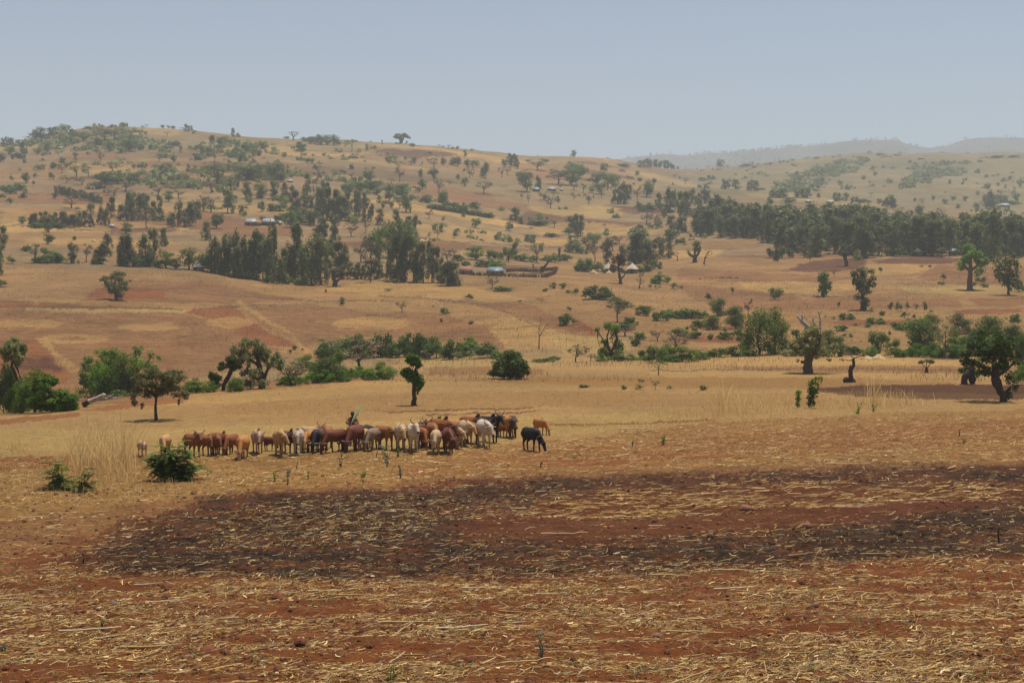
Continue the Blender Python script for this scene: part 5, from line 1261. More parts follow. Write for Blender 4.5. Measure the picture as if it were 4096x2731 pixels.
hero('lime_tree', 'bright lime-green young tree with upright shoots above the stream bank bushes', 'tree', 'B1', (1160, 800),
     [[(1160, 800, 14), (1150, 650, 11), (1145, 520, 8), (1135, 420, 4)], [(1150, 600, 8), (1240, 520, 5), (1280, 440, 3)]],
     [(1135, 430, 42, 50), (1120, 400, 22, 22), (1170, 395, 18, 20), (1280, 450, 34, 42), (1330, 480, 22, 26), (1080, 500, 60, 55), (1160, 530, 70, 60), (1240, 540, 60, 50), (1020, 480, 40, 50), (1100, 590, 60, 50), (1290, 560, 50, 40)],
     2600, 0.075, 'L', None, 21, up=0.6)
hero('baobab', 'thick-trunked tree with ragged brown-green crown and bare dead limbs on top', 'tree', 'B4', (335, 616),
     [[(335, 616, 50), (335, 570, 40), (335, 500, 36), (340, 450, 44), (330, 400, 30), (320, 330, 20)], [(345, 460, 28), (420, 380, 18), (430, 300, 14)], [(330, 450, 28), (260, 400, 18), (190, 380, 9)], [(345, 440, 24), (450, 430, 14), (560, 430, 6)], [(300, 520, 12), (275, 517, 10)]],
     dome(330, 300, 120, 85, 16, 22, 0.3) + dome(320, 370, 170, 95, 20, 23, 0.28) + dome(230, 420, 120, 60, 12, 24, 0.32) + dome(450, 410, 150, 70, 14, 25, 0.3) + dome(390, 245, 75, 50, 6, 26, 0.42) + [(150, 430, 40, 26), (225, 500, 24, 16), (520, 500, 28, 14), (430, 475, 40, 22), (560, 380, 40, 30)],
     6500, 0.10, 'U', M_BARK, 27, twigs=3,
     bare=[[(320, 340, 18), (310, 270, 16), (330, 220, 17), (285, 180, 18), (262, 150, 10), (238, 132, 6)], [(285, 180, 12), (285, 150, 9), (290, 122, 8)], [(400, 250, 10), (390, 200, 10), (376, 165, 7), (380, 140, 4)],
           [(420, 300, 14), (436, 220, 10), (438, 170, 8), (428, 120, 5), (415, 75, 3)], [(428, 120, 4), (445, 95, 3), (458, 88, 2)], [(436, 200, 7), (440, 172, 9)]])
hero('dead_stump', 'tall crooked dead stump with a lower broken stub standing on the flat', 'stump', 'B4', (682, 690),
     [[(690, 690, 24), (692, 640, 20), (690, 590, 18), (700, 560, 20), (720, 550, 14), (714, 500, 11), (720, 488, 7)], [(655, 690, 30), (652, 665, 24), (650, 645, 16)], [(735, 690, 8), (700, 640, 6)]],
     [(700, 450, 30, 20), (790, 460, 26, 20), (620, 500, 22, 16)], 60, 0.07, 'D', M_DARKBARK, 31, twigs=7)
hero('leaning_tree', 'big dark leaning tree with twisted trunk and full crown near the right edge', 'tree', 'B4', (1975, 853),
     [[(1965, 853, 34), (1965, 800, 28), (1935, 740, 34), (1900, 660, 42), (1900, 600, 34), (1890, 520, 20), (1900, 380, 10)], [(1900, 640, 20), (1800, 560, 18), (1720, 530, 16), (1660, 480, 10)], [(1910, 630, 18), (1990, 590, 12), (2060, 520, 8)], [(1975, 790, 16), (2010, 760, 14), (2030, 720, 8)]],
     dome(1890, 400, 180, 150, 24, 33, 0.25) + dome(1700, 460, 95, 100, 12, 34, 0.32) + dome(2010, 480, 110, 130, 14, 35, 0.3) + dome(1860, 560, 100, 60, 8, 36, 0.35) + [(1850, 260, 80, 60), (1640, 520, 40, 40), (2040, 650, 50, 60), (2040, 720, 30, 50), (2020, 800, 50, 45), (1820, 620, 40, 22), (1940, 290, 60, 50)],
     9000, 0.075, 'R', M_DARKBARK, 37, twigs=1)
hero('pollard_stump', 'hollow dark pollard stump with a leafy top behind the big leaning tree', 'stump', 'B4', (1672, 706),
     [[(1645, 706, 30), (1640, 670, 26), (1655, 630, 30), (1690, 590, 30), (1715, 550, 20)], [(1710, 702, 24), (1705, 660, 30), (1700, 610, 34), (1720, 560, 18)]],
     [(1640, 590, 36, 26), (1620, 580, 16, 16), (1740, 610, 26, 40), (1735, 660, 16, 22), (1690, 570, 40, 26)], 700, 0.075, 'R', M_DARKBARK, 41)
hero('flat_stump', 'short stump with thin shoots carrying a flat little crown', 'stump', 'B4', (1325, 607),
     [[(1325, 607, 17), (1325, 570, 12)], [(1325, 575, 4), (1290, 530, 3)], [(1325, 575, 4), (1360, 528, 3)], [(1325, 575, 4), (1325, 525, 3)]],
     [(1290, 515, 30, 16), (1350, 512, 34, 18), (1325, 505, 36, 16), (1265, 522, 16, 10), (1380, 520, 16, 10)], 520, 0.07, 'U', M_DARKBARK, 43, twigs=4)
hero('two_lobed_tree', 'green tree with separate leafy lobes on crooked limbs beside the gully', 'tree', 'B3', (832, 500),
     [[(832, 500, 16), (825, 430, 13), (800, 380, 11), (795, 300, 6), (815, 240, 4)], [(825, 440, 12), (865, 380, 12), (875, 310, 7), (860, 250, 4)], [(800, 380, 7), (770, 350, 6), (715, 250, 3)]],
     [(835, 225, 62, 40), (880, 245, 32, 34), (800, 212, 40, 24), (855, 280, 30, 26), (713, 245, 27, 24), (725, 290, 13, 12), (772, 345, 30, 30), (785, 375, 22, 26), (830, 318, 18, 16), (885, 370, 48, 46), (915, 390, 26, 34), (800, 430, 60, 44), (750, 440, 36, 50), (880, 440, 60, 46), (830, 470, 70, 30)],
     2600, 0.11, 'G', M_DARKBARK, 45, up=0.7, shell=0.3)
hero('fan_tree', 'round-headed tree with tufted branches standing in the red field at left', 'tree', 'A1', (972, 1568),
     [[(972, 1568, 16), (968, 1520, 13), (960, 1450, 9), (965, 1380, 5)], [(968, 1520, 10), (910, 1460, 7), (870, 1410, 4)], [(968, 1510, 10), (1020, 1450, 7), (1060, 1420, 4)]],
     [(965, 1345, 45, 26), (1010, 1350, 36, 20), (880, 1385, 44, 26), (850, 1395, 22, 18), (920, 1370, 40, 30), (1010, 1390, 44, 30), (1055, 1425, 34, 30), (890, 1435, 44, 34), (945, 1470, 44, 40), (1015, 1460, 46, 40), (910, 1490, 28, 28), (985, 1520, 44, 34), (1050, 1470, 30, 24), (1082, 1405, 10, 8)],
     2400, 0.19, 'P', M_DARKBARK, 47, up=0.6)
hero('gnarled_trunk_tree', 'grey half-bare tree with short gnarled trunk in front of the tall grove', 'tree', 'A2', (660, 1453),
     [[(660, 1453, 24), (662, 1420, 20), (650, 1395, 16), (640, 1350, 8)], [(662, 1420, 14), (700, 1395, 8), (730, 1360, 5)]],
     dome(680, 1340, 85, 50, 16, 49, 0.3), 700, 0.25, 'D', M_DARKBARK, 50, twigs=5)
hero('spreading_dry_tree', 'brown twiggy tree with short forked trunk right in front of the thatched huts', 'tree', 'A3', (908, 1432),
     [[(908, 1432, 15), (905, 1395, 11), (895, 1345, 9), (890, 1290, 6)], [(905, 1395, 9), (935, 1370, 6), (945, 1345, 4)], [(905, 1390, 8), (890, 1370, 5)]],
     dome(890, 1260, 78, 85, 20, 51, 0.26), 900, 0.26, 'D', M_DARKBARK, 52, twigs=5)
hero('gnarled_plain_tree', 'pollarded tree with crooked thick trunk and two leafy arms on the middle plain', 'tree', 'A3', (1528, 1252),
     [[(1528, 1252, 17), (1528, 1210, 16), (1500, 1195, 10), (1470, 1170, 5)], [(1528, 1215, 14), (1560, 1180, 9), (1575, 1120, 5)], [(1528, 1215, 11), (1530, 1150, 7), (1550, 1090, 5)]],
     dome(1545, 1130, 55, 60, 12, 53, 0.35) + [(1550, 1085, 36, 24), (1475, 1160, 22, 26), (1490, 1190, 16, 14)], 900, 0.24, 'U', M_DARKBARK, 54, twigs=3)
hero('thick_trunk_tree', 'bright green tree with massive straight trunk on the right plain', 'tree', 'A4', (1690, 1485),
     [[(1690, 1485, 30), (1688, 1440, 24), (1690, 1380, 22), (1690, 1300, 18), (1700, 1200, 8)], [(1690, 1330, 14), (1760, 1270, 9), (1820, 1230, 5)], [(1690, 1330, 14), (1630, 1270, 8)]],
     dome(1690, 1200, 110, 95, 18, 55, 0.28) + dome(1790, 1240, 75, 55, 8, 56, 0.36) + [(1600, 1265, 34, 30), (1640, 1300, 40, 26), (1790, 1320, 50, 36), (1770, 1360, 26, 16), (1720, 1400, 24, 24), (1700, 1120, 60, 30), (1720, 1440, 16, 16)],
     3000, 0.24, 'G', M_BARK, 57, up=0.6)
hero('lone_round_tree', 'compact dark green tree on a short trunk beside a fallen branch', 'tree', 'A4', (455, 1542),
     [[(455, 1542, 17), (455, 1510, 13), (462, 1450, 8)]], dome(470, 1430, 64, 95, 20, 59, 0.34) + [(480, 1350, 36, 28), (515, 1465, 26, 32), (430, 1390, 28, 40)], 1800, 0.2, 'R', M_BARK, 60, up=0.5)
hero('fallen_branch', 'pale fallen branch on the ground at the foot of the compact dark tree', 'branch', 'A4', (395, 1540),
     [[(370, 1535, 4), (395, 1528, 6), (440, 1538, 7)], [(395, 1528, 4), (380, 1512, 3)], [(410, 1532, 4), (425, 1518, 3)]], [], 0, 0.1, 'R', M_PALEBARK, 61)
hero('tufted_tree', 'olive tufted tree narrowing to a dark thick base on the brown field at right', 'tree', 'A4', (800, 1654),
     [[(795, 1654, 26), (795, 1600, 22), (795, 1520, 12), (790, 1420, 8), (795, 1340, 4)], [(795, 1540, 10), (840, 1450, 7), (870, 1400, 4)], [(795, 1530, 10), (740, 1450, 7), (715, 1390, 4)]],
     dome(795, 1395, 112, 100, 26, 63, 0.24) + [(780, 1310, 50, 28), (850, 1330, 40, 26), (730, 1350, 40, 30), (800, 1500, 60, 30), (770, 1540, 50, 30), (795, 1590, 44, 50), (880, 1440, 30, 26), (840, 1500, 30, 20)],
     3000, 0.19, 'P', M_DARKBARK, 64, up=0.6)
hero('leaning_pollard', 'leaning pollard with thick dark trunk at the tip of the ploughed triangle', 'tree', 'A4', (656, 1284),
     [[(656, 1284, 17), (655, 1245, 14), (645, 1215, 15), (640, 1180, 8)]], dome(635, 1150, 66, 60, 16, 65, 0.34) + [(690, 1130, 24, 30)], 1100, 0.26, 'A', M_DARKBARK, 66, twigs=2)
hero('dead_post_tree', 'bare upright dead trunk with flat broken top near the stream valley', 'tree', 'A3', (395, 1246),
     [[(395, 1246, 12), (395, 1190, 9), (398, 1150, 10), (400, 1140, 8)], [(398, 1150, 6), (380, 1142, 4)]], [(395, 1135, 26, 12)], 60, 0.2, 'D', M_DARKBARK, 67, twigs=3)
hero('skyline_acacia', 'big spreading flat-crowned tree alone on the central skyline', 'tree', 'A2', (1215, 260),
     [[(1210, 260, 11), (1208, 230, 9), (1190, 210, 6), (1170, 200, 3)], [(1208, 235, 8), (1225, 210, 6), (1260, 200, 3)], [(1215, 258, 8), (1228, 225, 5), (1240, 190, 4)], [(1205, 240, 6), (1205, 195, 4)]],
     [(1170, 205, 24, 14), (1190, 190, 30, 16), (1225, 185, 30, 14), (1255, 195, 28, 15), (1275, 210, 20, 9), (1290, 215, 12, 5), (1212, 215, 30, 16), (1215, 238, 20, 14), (1155, 205, 10, 6), (1240, 178, 20, 8)],
     1300, 0.5, 'A', M_DARKBARK, 69)
hero('skyline_bare_tree', 'leafless pale tree with fine spreading branches on the skyline', 'tree', 'A2', (312, 233),
     [[(312, 233, 6), (312, 210, 5), (305, 190, 3), (290, 165, 1.5)], [(312, 208, 4), (330, 190, 2.5), (350, 175, 1.2)], [(305, 195, 3), (285, 185, 2), (275, 160, 1)], [(318, 200, 3), (325, 175, 2), (330, 155, 1)], [(330, 190, 2), (355, 188, 1)], [(305, 190, 2), (310, 160, 1)], [(325, 175, 1.5), (345, 158, .8)]],
     [(300, 165, 18, 10), (340, 172, 20, 10)], 0, 0.3, 'D', M_BARK, 70, twigs=9, sides=6)
hero('skyline_post', 'dark forked stub standing on the skyline left of the big flat-crowned tree', 'stump', 'A2', (1055, 269),
     [[(1055, 269, 4), (1055, 240, 4), (1050, 230, 3)], [(1055, 245, 3), (1060, 232, 2)]], [], 0, 0.3, 'D', M_DARKBARK, 71, sides=6)
hero('kraal_dead_tree', 'leaning dead dark trunk rising from the brushwood enclosure', 'tree', 'A3', (250, 1335),
     [[(250, 1335, 15), (255, 1300, 13), (285, 1275, 9), (310, 1240, 5)], [(255, 1300, 9), (240, 1290, 7)], [(300, 1260, 4), (318, 1235, 3)]], [], 0, 0.2, 'D', M_DARKBARK, 72)
hero('forked_dead_tree', 'small crooked dead tree left of the leaning trunk by the enclosure', 'tree', 'A3', (180, 1302),
     [[(180, 1302, 5), (178, 1285, 4), (170, 1265, 3)], [(178, 1285, 3), (186, 1270, 2)]], [], 0, 0.2, 'D', M_DARKBARK, 73, sides=6)

hero('bush', 'large dark green thorny bush alone at the middle of the flat field', 'bush', 'B2', (2130, 657),
     [[(2130, 657, 8), (2130, 600, 5)]], dome(2130, 560, 165, 100, 26, 91, 0.24) + dome(2130, 610, 195, 45, 14, 92, 0.24) + [(2110, 560, 100, 70), (2150, 540, 80, 70), (2120, 450, 60, 40), (2180, 470, 50, 40), (2230, 560, 60, 50)],
     7000, 0.11, 'R', None, 93)
hero('leafy_tree', 'big round bright green tree on the stream bank, left of the lime-green tree', 'tree', 'B1', (810, 797),
     [[(810, 797, 12), (810, 700, 9)]], dome(815, 590, 165, 165, 34, 94, 0.22) + dome(760, 700, 125, 80, 14, 95, 0.28) + [(840, 440, 80, 45), (900, 450, 60, 40), (900, 720, 70, 70), (700, 560, 50, 50), (720, 760, 70, 40), (830, 770, 80, 36), (920, 770, 60, 36)],
     9000, 0.075, 'G', None, 96)
hero('bush', 'low broad-leaved green bush spreading right of the slender tree at far left', 'bush', 'B1', (440, 935),
     [[(440, 935, 8), (440, 850, 5)]], dome(450, 830, 185, 85, 30, 97, 0.24) + dome(360, 700, 120, 90, 16, 98, 0.28) + [(600, 840, 50, 60), (280, 860, 80, 60), (500, 890, 80, 45), (400, 895, 80, 45), (600, 890, 60, 40)],
     9000, 0.085, 'G', None, 99)
def fallen_log():
    o = hero('driftwood_trunk', 'bleached fallen dead trunk with dark broken butt at the edge of the near field', 'fallen trunk', 'B1', (720, 893),
         [[(690, 880, 22), (715, 865, 26), (745, 848, 20)]], [], 0, 0.1, 'D', M_DARKBARK, 81,
         bare=[[(740, 850, 20), (790, 835, 18), (830, 812, 17), (870, 790, 15), (885, 800, 8)], [(800, 830, 14), (860, 832, 10), (920, 822, 9), (970, 820, 7)], [(900, 812, 7), (935, 800, 6), (950, 785, 4)], [(960, 818, 6), (1010, 812, 4), (1035, 800, 2)], [(1010, 812, 3), (1030, 815, 2)], [(700, 835, 4), (660, 828, 3), (700, 832, 3)], [(870, 795, 6), (865, 785, 4)]])
fallen_log()
# ================================================================= the cattle
def capsule(p0, p1, r0, r1, sq=(1, 1, 1), seg=12, rings=5):
    """closed rounded cone between two points"""
    p0 = np.array(p0, float); p1 = np.array(p1, float)
    ax = p1 - p0; L = np.linalg.norm(ax); ax = ax / L if L > 1e-6 else np.array((0, 0, 1.0))
    ref = np.array((0, 1.0, 0)) if abs(ax[1]) < 0.9 else np.array((1.0, 0, 0))
    a = np.cross(ax, ref); a /= np.linalg.norm(a); b = np.cross(ax, a)
    prof = [(-r0 * math.cos(t), r0 * math.sin(t)) for t in np.linspace(0, math.pi / 2, rings)[1:]]
    prof += [(L + r1 * math.sin(t), r1 * math.cos(t)) for t in np.linspace(0, math.pi / 2, rings)[:-1]]
    th = np.linspace(0, 2 * math.pi, seg, endpoint=False)
    V = [p0 - ax * r0]
    for z, r in prof:
        for t in th: V.append(p0 + ax * z + r * (math.cos(t) * a * sq[0] + math.sin(t) * b * sq[1]))
    V.append(p1 + ax * r1)
    n = len(prof); f = []
    for j in range(seg): f.append((0, 1 + j, 1 + (j + 1) % seg))
    q = []
    for i in range(n - 1):
        for j in range(seg):
            q.append((1 + i * seg + j, 1 + (i + 1) * seg + j, 1 + (i + 1) * seg + (j + 1) % seg, 1 + i * seg + (j + 1) % seg))
    e = 1 + n * seg
    for j in range(seg): f.append((e, e - seg + (j + 1) % seg, e - seg + j))
    return np.array(V), np.array(f), np.array(q)

class Body:
    def __init__(s): s.V = []; s.T = []; s.Q = []; s.n = 0
    def cap(s, *a, **k):
        V, t, q = capsule(*a, **k)
        s.V.append(V); s.T.append(t + s.n); s.Q.append(q + s.n); s.n += len(V)
    def mesh(s, name):
        return np_mesh(name, np.concatenate(s.V), [np.concatenate(s.T), np.concatenate(s.Q)], M_HIDE)

PENDING = []      # (temp object, callback) : all skins are grown together in one depsgraph update
def grow(body, voxel, smooth, done):
    o = bpy.data.objects.new('tmp', body.mesh('tmp'))
    COL.objects.link(o)
    m = o.modifiers.new('r', 'REMESH'); m.mode = 'VOXEL'; m.voxel_size = voxel
    if smooth:
        m = o.modifiers.new('s', 'SMOOTH'); m.iterations = smooth; m.factor = 0.5
    PENDING.append((o, done))

def flush():
    dg = bpy.context.evaluated_depsgraph_get()
    dg.update()
    for o, done in PENDING:
        me = bpy.data.meshes.new_from_object(o.evaluated_get(dg))
        done(me)
    for o, _ in PENDING:
        old = o.data
        bpy.data.objects.remove(o); bpy.data.meshes.remove(old)
    PENDING.clear()

def rotz(p, c, a):
    x, y = p[0] - c[0], p[1] - c[1]
    return (c[0] + x * math.cos(a) - y * math.sin(a), c[1] + x * math.sin(a) + y * math.cos(a), p[2])

def cow_body(pose, turn, hump, calf, walk, rg, fat=1.0):
    b = Body()
    w = fat
    b.cap((-0.60, 0, 0.93), (-0.15, 0, 0.86), 0.25 * w, 0.31 * w, sq=(1.08, 0.95))
    b.cap((-0.15, 0, 0.86), (0.34, 0, 0.89), 0.31 * w, 0.28 * w, sq=(1.08, 0.95))
    b.cap((-0.62, 0, 1.07), (0.30, 0, 1.08), 0.11, 0.12, sq=(1, 1.2))                       # back line
    b.cap((-0.55, 0.14, 1.10), (-0.55, -0.14, 1.10), 0.07, 0.07)                             # hip bones
    b.cap((0.36, 0, 0.86), (0.50, 0, 0.80), 0.24, 0.17, sq=(1.15, 0.85))                      # brisket
    if hump: b.cap((0.24, 0, 1.13), (0.34, 0, 1.13 + 0.17 * hump), 0.13, 0.075, sq=(1.1, 0.8))
    c = (0.42, 0)
    if pose == 'up': nk0, hd, mz = (0.45, 0, 1.0), (0.86, 0, 1.20), (1.10, 0, 0.93)
    elif pose == 'mid': nk0, hd, mz = (0.45, 0, 0.98), (0.94, 0, 0.95), (1.13, 0, 0.62)
    elif pose == 'low': nk0, hd, mz = (0.45, 0, 0.95), (0.95, 0, 0.66), (1.10, 0, 0.32)
    else: nk0, hd, mz = (0.45, 0, 0.93), (0.92, 0, 0.44), (1.03, 0, 0.10)
    if calf: hd = (hd[0] - 0.08, 0, hd[2]); mz = (mz[0] - 0.12, 0, mz[2] + 0.05)
    hd = rotz(hd, c, turn * 0.8); mz = rotz(mz, c, turn)
    a = math.atan2(mz[1] - hd[1], mz[0] - hd[0]) if abs(mz[0] - hd[0]) + abs(mz[1] - hd[1]) > 1e-3 else turn
    b.cap(nk0, hd, 0.185, 0.105, sq=(1.25, 0.8))
    b.cap((0.5, 0, 0.78), ((hd[0] + .5) / 2, hd[1] / 2, (hd[2] + 0.72) / 2 - 0.05), 0.12, 0.05, sq=(1.2, 0.5))   # dewlap
    b.cap(hd, mz, 0.118, 0.068, sq=(0.95, 0.95))
    ml = tuple(np.array(hd) * 0.25 + np.array(mz) * 0.75)
    b.cap(ml, mz, 0.08, 0.078, sq=(0.8, 1.05))
    sx, sy = -math.sin(a), math.cos(a)
    up = np.array(hd) - np.array(mz); up /= np.linalg.norm(up)
    ears = []
    for s in (-1, 1):
        e0 = np.array(hd) + np.array((sx, sy, 0)) * s * 0.08 + up * 0.04
        e1 = e0 + np.array((sx, sy, -0.12)) * s * np.array((1, 1, s)) * 0.19
        b.cap(e0, e1, 0.045, 0.04, sq=(0.9, 0.7), seg=8, rings=4)
        ears.append(e1)
    legs = []
    for s in (-1, 1):
        st = 0.13 * walk * s
        b.cap((0.38, 0.12 * s, 0.82), (0.42 + st * .4, 0.135 * s, 0.46), 0.115, 0.062)
        b.cap((0.42 + st * .4, 0.135 * s, 0.46), (0.41 + st * .9, 0.135 * s, 0.10), 0.055, 0.042, seg=10)
        b.cap((0.41 + st * .9, 0.135 * s, 0.10), (0.44 + st, 0.135 * s, 0.035), 0.046, 0.055, seg=10)
        st = -st
        b.cap((-0.58, 0.13 * s, 0.86), (-0.47 + st * .3, 0.15 * s, 0.60), 0.18, 0.115)
        b.cap((-0.47 + st * .3, 0.15 * s, 0.60), (-0.66 + st * .6, 0.14 * s, 0.40), 0.105, 0.058)
        b.cap((-0.66 + st * .6, 0.14 * s, 0.40), (-0.61 + st * .9, 0.14 * s, 0.10), 0.052, 0.042, seg=10)
        b.cap((-0.61 + st * .9, 0.14 * s, 0.10), (-0.58 + st, 0.14 * s, 0.035), 0.046, 0.055, seg=10)
    b.cap((-0.82, 0, 1.06), (-0.90, 0.02, 0.72), 0.04, 0.028, seg=8)
    b.cap((-0.90, 0.02, 0.72), (-0.90, 0.03, 0.40), 0.028, 0.042, seg=8)
    return b, np.array(hd), np.array(mz), np.array((sx, sy, 0)), up, np.array(ears)

def shade_cow(me, hd, mz, cols, hump, rg, pattern):
    n = len(me.vertices)
    V = np.zeros(n * 3, np.float32); me.vertices.foreach_get('co', V); V = V.reshape(-1, 3)
    base, dark, face = (np.array(c) for c in cols)
    c = np.tile(base, (n, 1))
    def blend(m, col): 
        nonlocal c
        m = np.clip(m, 0, 1)[:, None]; c = c * (1 - m) + np.array(col) * m
    sd = rg.uniform(0, 50)
    nz = fbm(V[:, 0] * 3 + sd, V[:, 2] * 3 + V[:, 1] * 2, 7, 3)
    blend((0.34 + 0.12 * nz - V[:, 2]) / 0.15 * (V[:, 2] < 0.5) * 0.7, dark)                           # lower legs
    if hump: blend(1 - np.linalg.norm((V - np.array((0.3, 0, 1.25))) / np.array((0.22, 0.2, 0.16)), axis=1), dark)
    along = mz - hd; L = np.linalg.norm(along); along = along / L
    t = (V - hd) @ along; dist = np.linalg.norm(V - hd - t[:, None] * along, axis=1)
    ishead = (dist < 0.15) & (t > -0.12) & (V[:, 0] > 0.55)
    blend(ishead * np.clip((t + 0.1) / 0.1, 0, 1), face)
    blend(ishead * np.clip((t - L * 0.9) / 0.05, 0, 1), (0.06, 0.04, 0.035))
    blend((dist > 0.13) & (t > -0.15) & (t < 0.08) & (np.linalg.norm(V - hd, axis=1) < 0.3) & (V[:, 0] > 0.6), dark * 0.5 + base * 0.5)
    blend(np.clip((-0.84 - V[:, 0]) / 0.03, 0, 1) * (V[:, 2] < 0.62), dark)                             # tail tuft
    blend((V[:, 2] < 0.065) * 1.0, (0.05, 0.04, 0.035))
    if pattern == 'patch': blend((nz - 0.05) * 8, (0.5, 0.44, 0.38))
    if pattern == 'front': blend((V[:, 0] - 0.05 + 0.3 * nz) * 6, dark)
    c = c * (1 + 0.12 * nz)[:, None]
    a = me.color_attributes.new('Col', 'FLOAT_COLOR', 'POINT')
    a.data.foreach_set('color', np.hstack([np.clip(c, 0.004, 1), np.ones((n, 1))]).astype(np.float32).ravel())
    me.polygons.foreach_set('use_smooth', np.ones(len(me.polygons), bool))
    me.materials.clear(); me.materials.append(M_HIDE)

HORN = {'short': (0.16, 0.10, 0.25), 'up': (0.20, 0.29, 0.35), 'side': (0.24, 0.03, 0.15), 'long': (0.25, 0.25, 0.3)}
COAT = {   # coat, darker points, face
 'red': ((0.26, 0.078, 0.021), (0.085, 0.03, 0.018), (0.17, 0.055, 0.024)), 'darkred': ((0.145, 0.040, 0.017), (0.05, 0.018, 0.012), (0.10, 0.03, 0.017)),
 'redbrown': ((0.23, 0.074, 0.020), (0.07, 0.028, 0.016), (0.21, 0.08, 0.034)), 'orange': ((0.42, 0.175, 0.042), (0.15, 0.06, 0.025), (0.42, 0.22, 0.10)),
 'brown': ((0.31, 0.125, 0.036), (0.09, 0.04, 0.02), (0.22, 0.10, 0.045)), 'tan': ((0.46, 0.245, 0.09), (0.20, 0.10, 0.05), (0.42, 0.23, 0.11)),
 'pink': ((0.43, 0.25, 0.15), (0.22, 0.11, 0.06), (0.44, 0.28, 0.19)), 'cream': ((0.46, 0.31, 0.17), (0.26, 0.16, 0.09), (0.50, 0.29, 0.13)),
 'white': ((0.56, 0.44, 0.31), (0.32, 0.23, 0.16), (0.62, 0.48, 0.34)), 'greywhite': ((0.42, 0.32, 0.235), (0.22, 0.15, 0.10), (0.40, 0.27, 0.17)),
 'grey': ((0.24, 0.155, 0.095), (0.09, 0.06, 0.042), (0.20, 0.14, 0.09)), 'black': ((0.018, 0.014, 0.013), (0.01, 0.008, 0.008), (0.02, 0.016, 0.014)),
 'darkbrown': ((0.075, 0.030, 0.018), (0.028, 0.015, 0.011), (0.05, 0.025, 0.017)), 'blackbrown': ((0.12, 0.05, 0.022), (0.022, 0.016, 0.015), (0.02, 0.014, 0.012)),
 'whiteface': ((0.03, 0.022, 0.02), (0.012, 0.01, 0.01), (0.70, 0.62, 0.52)),
}
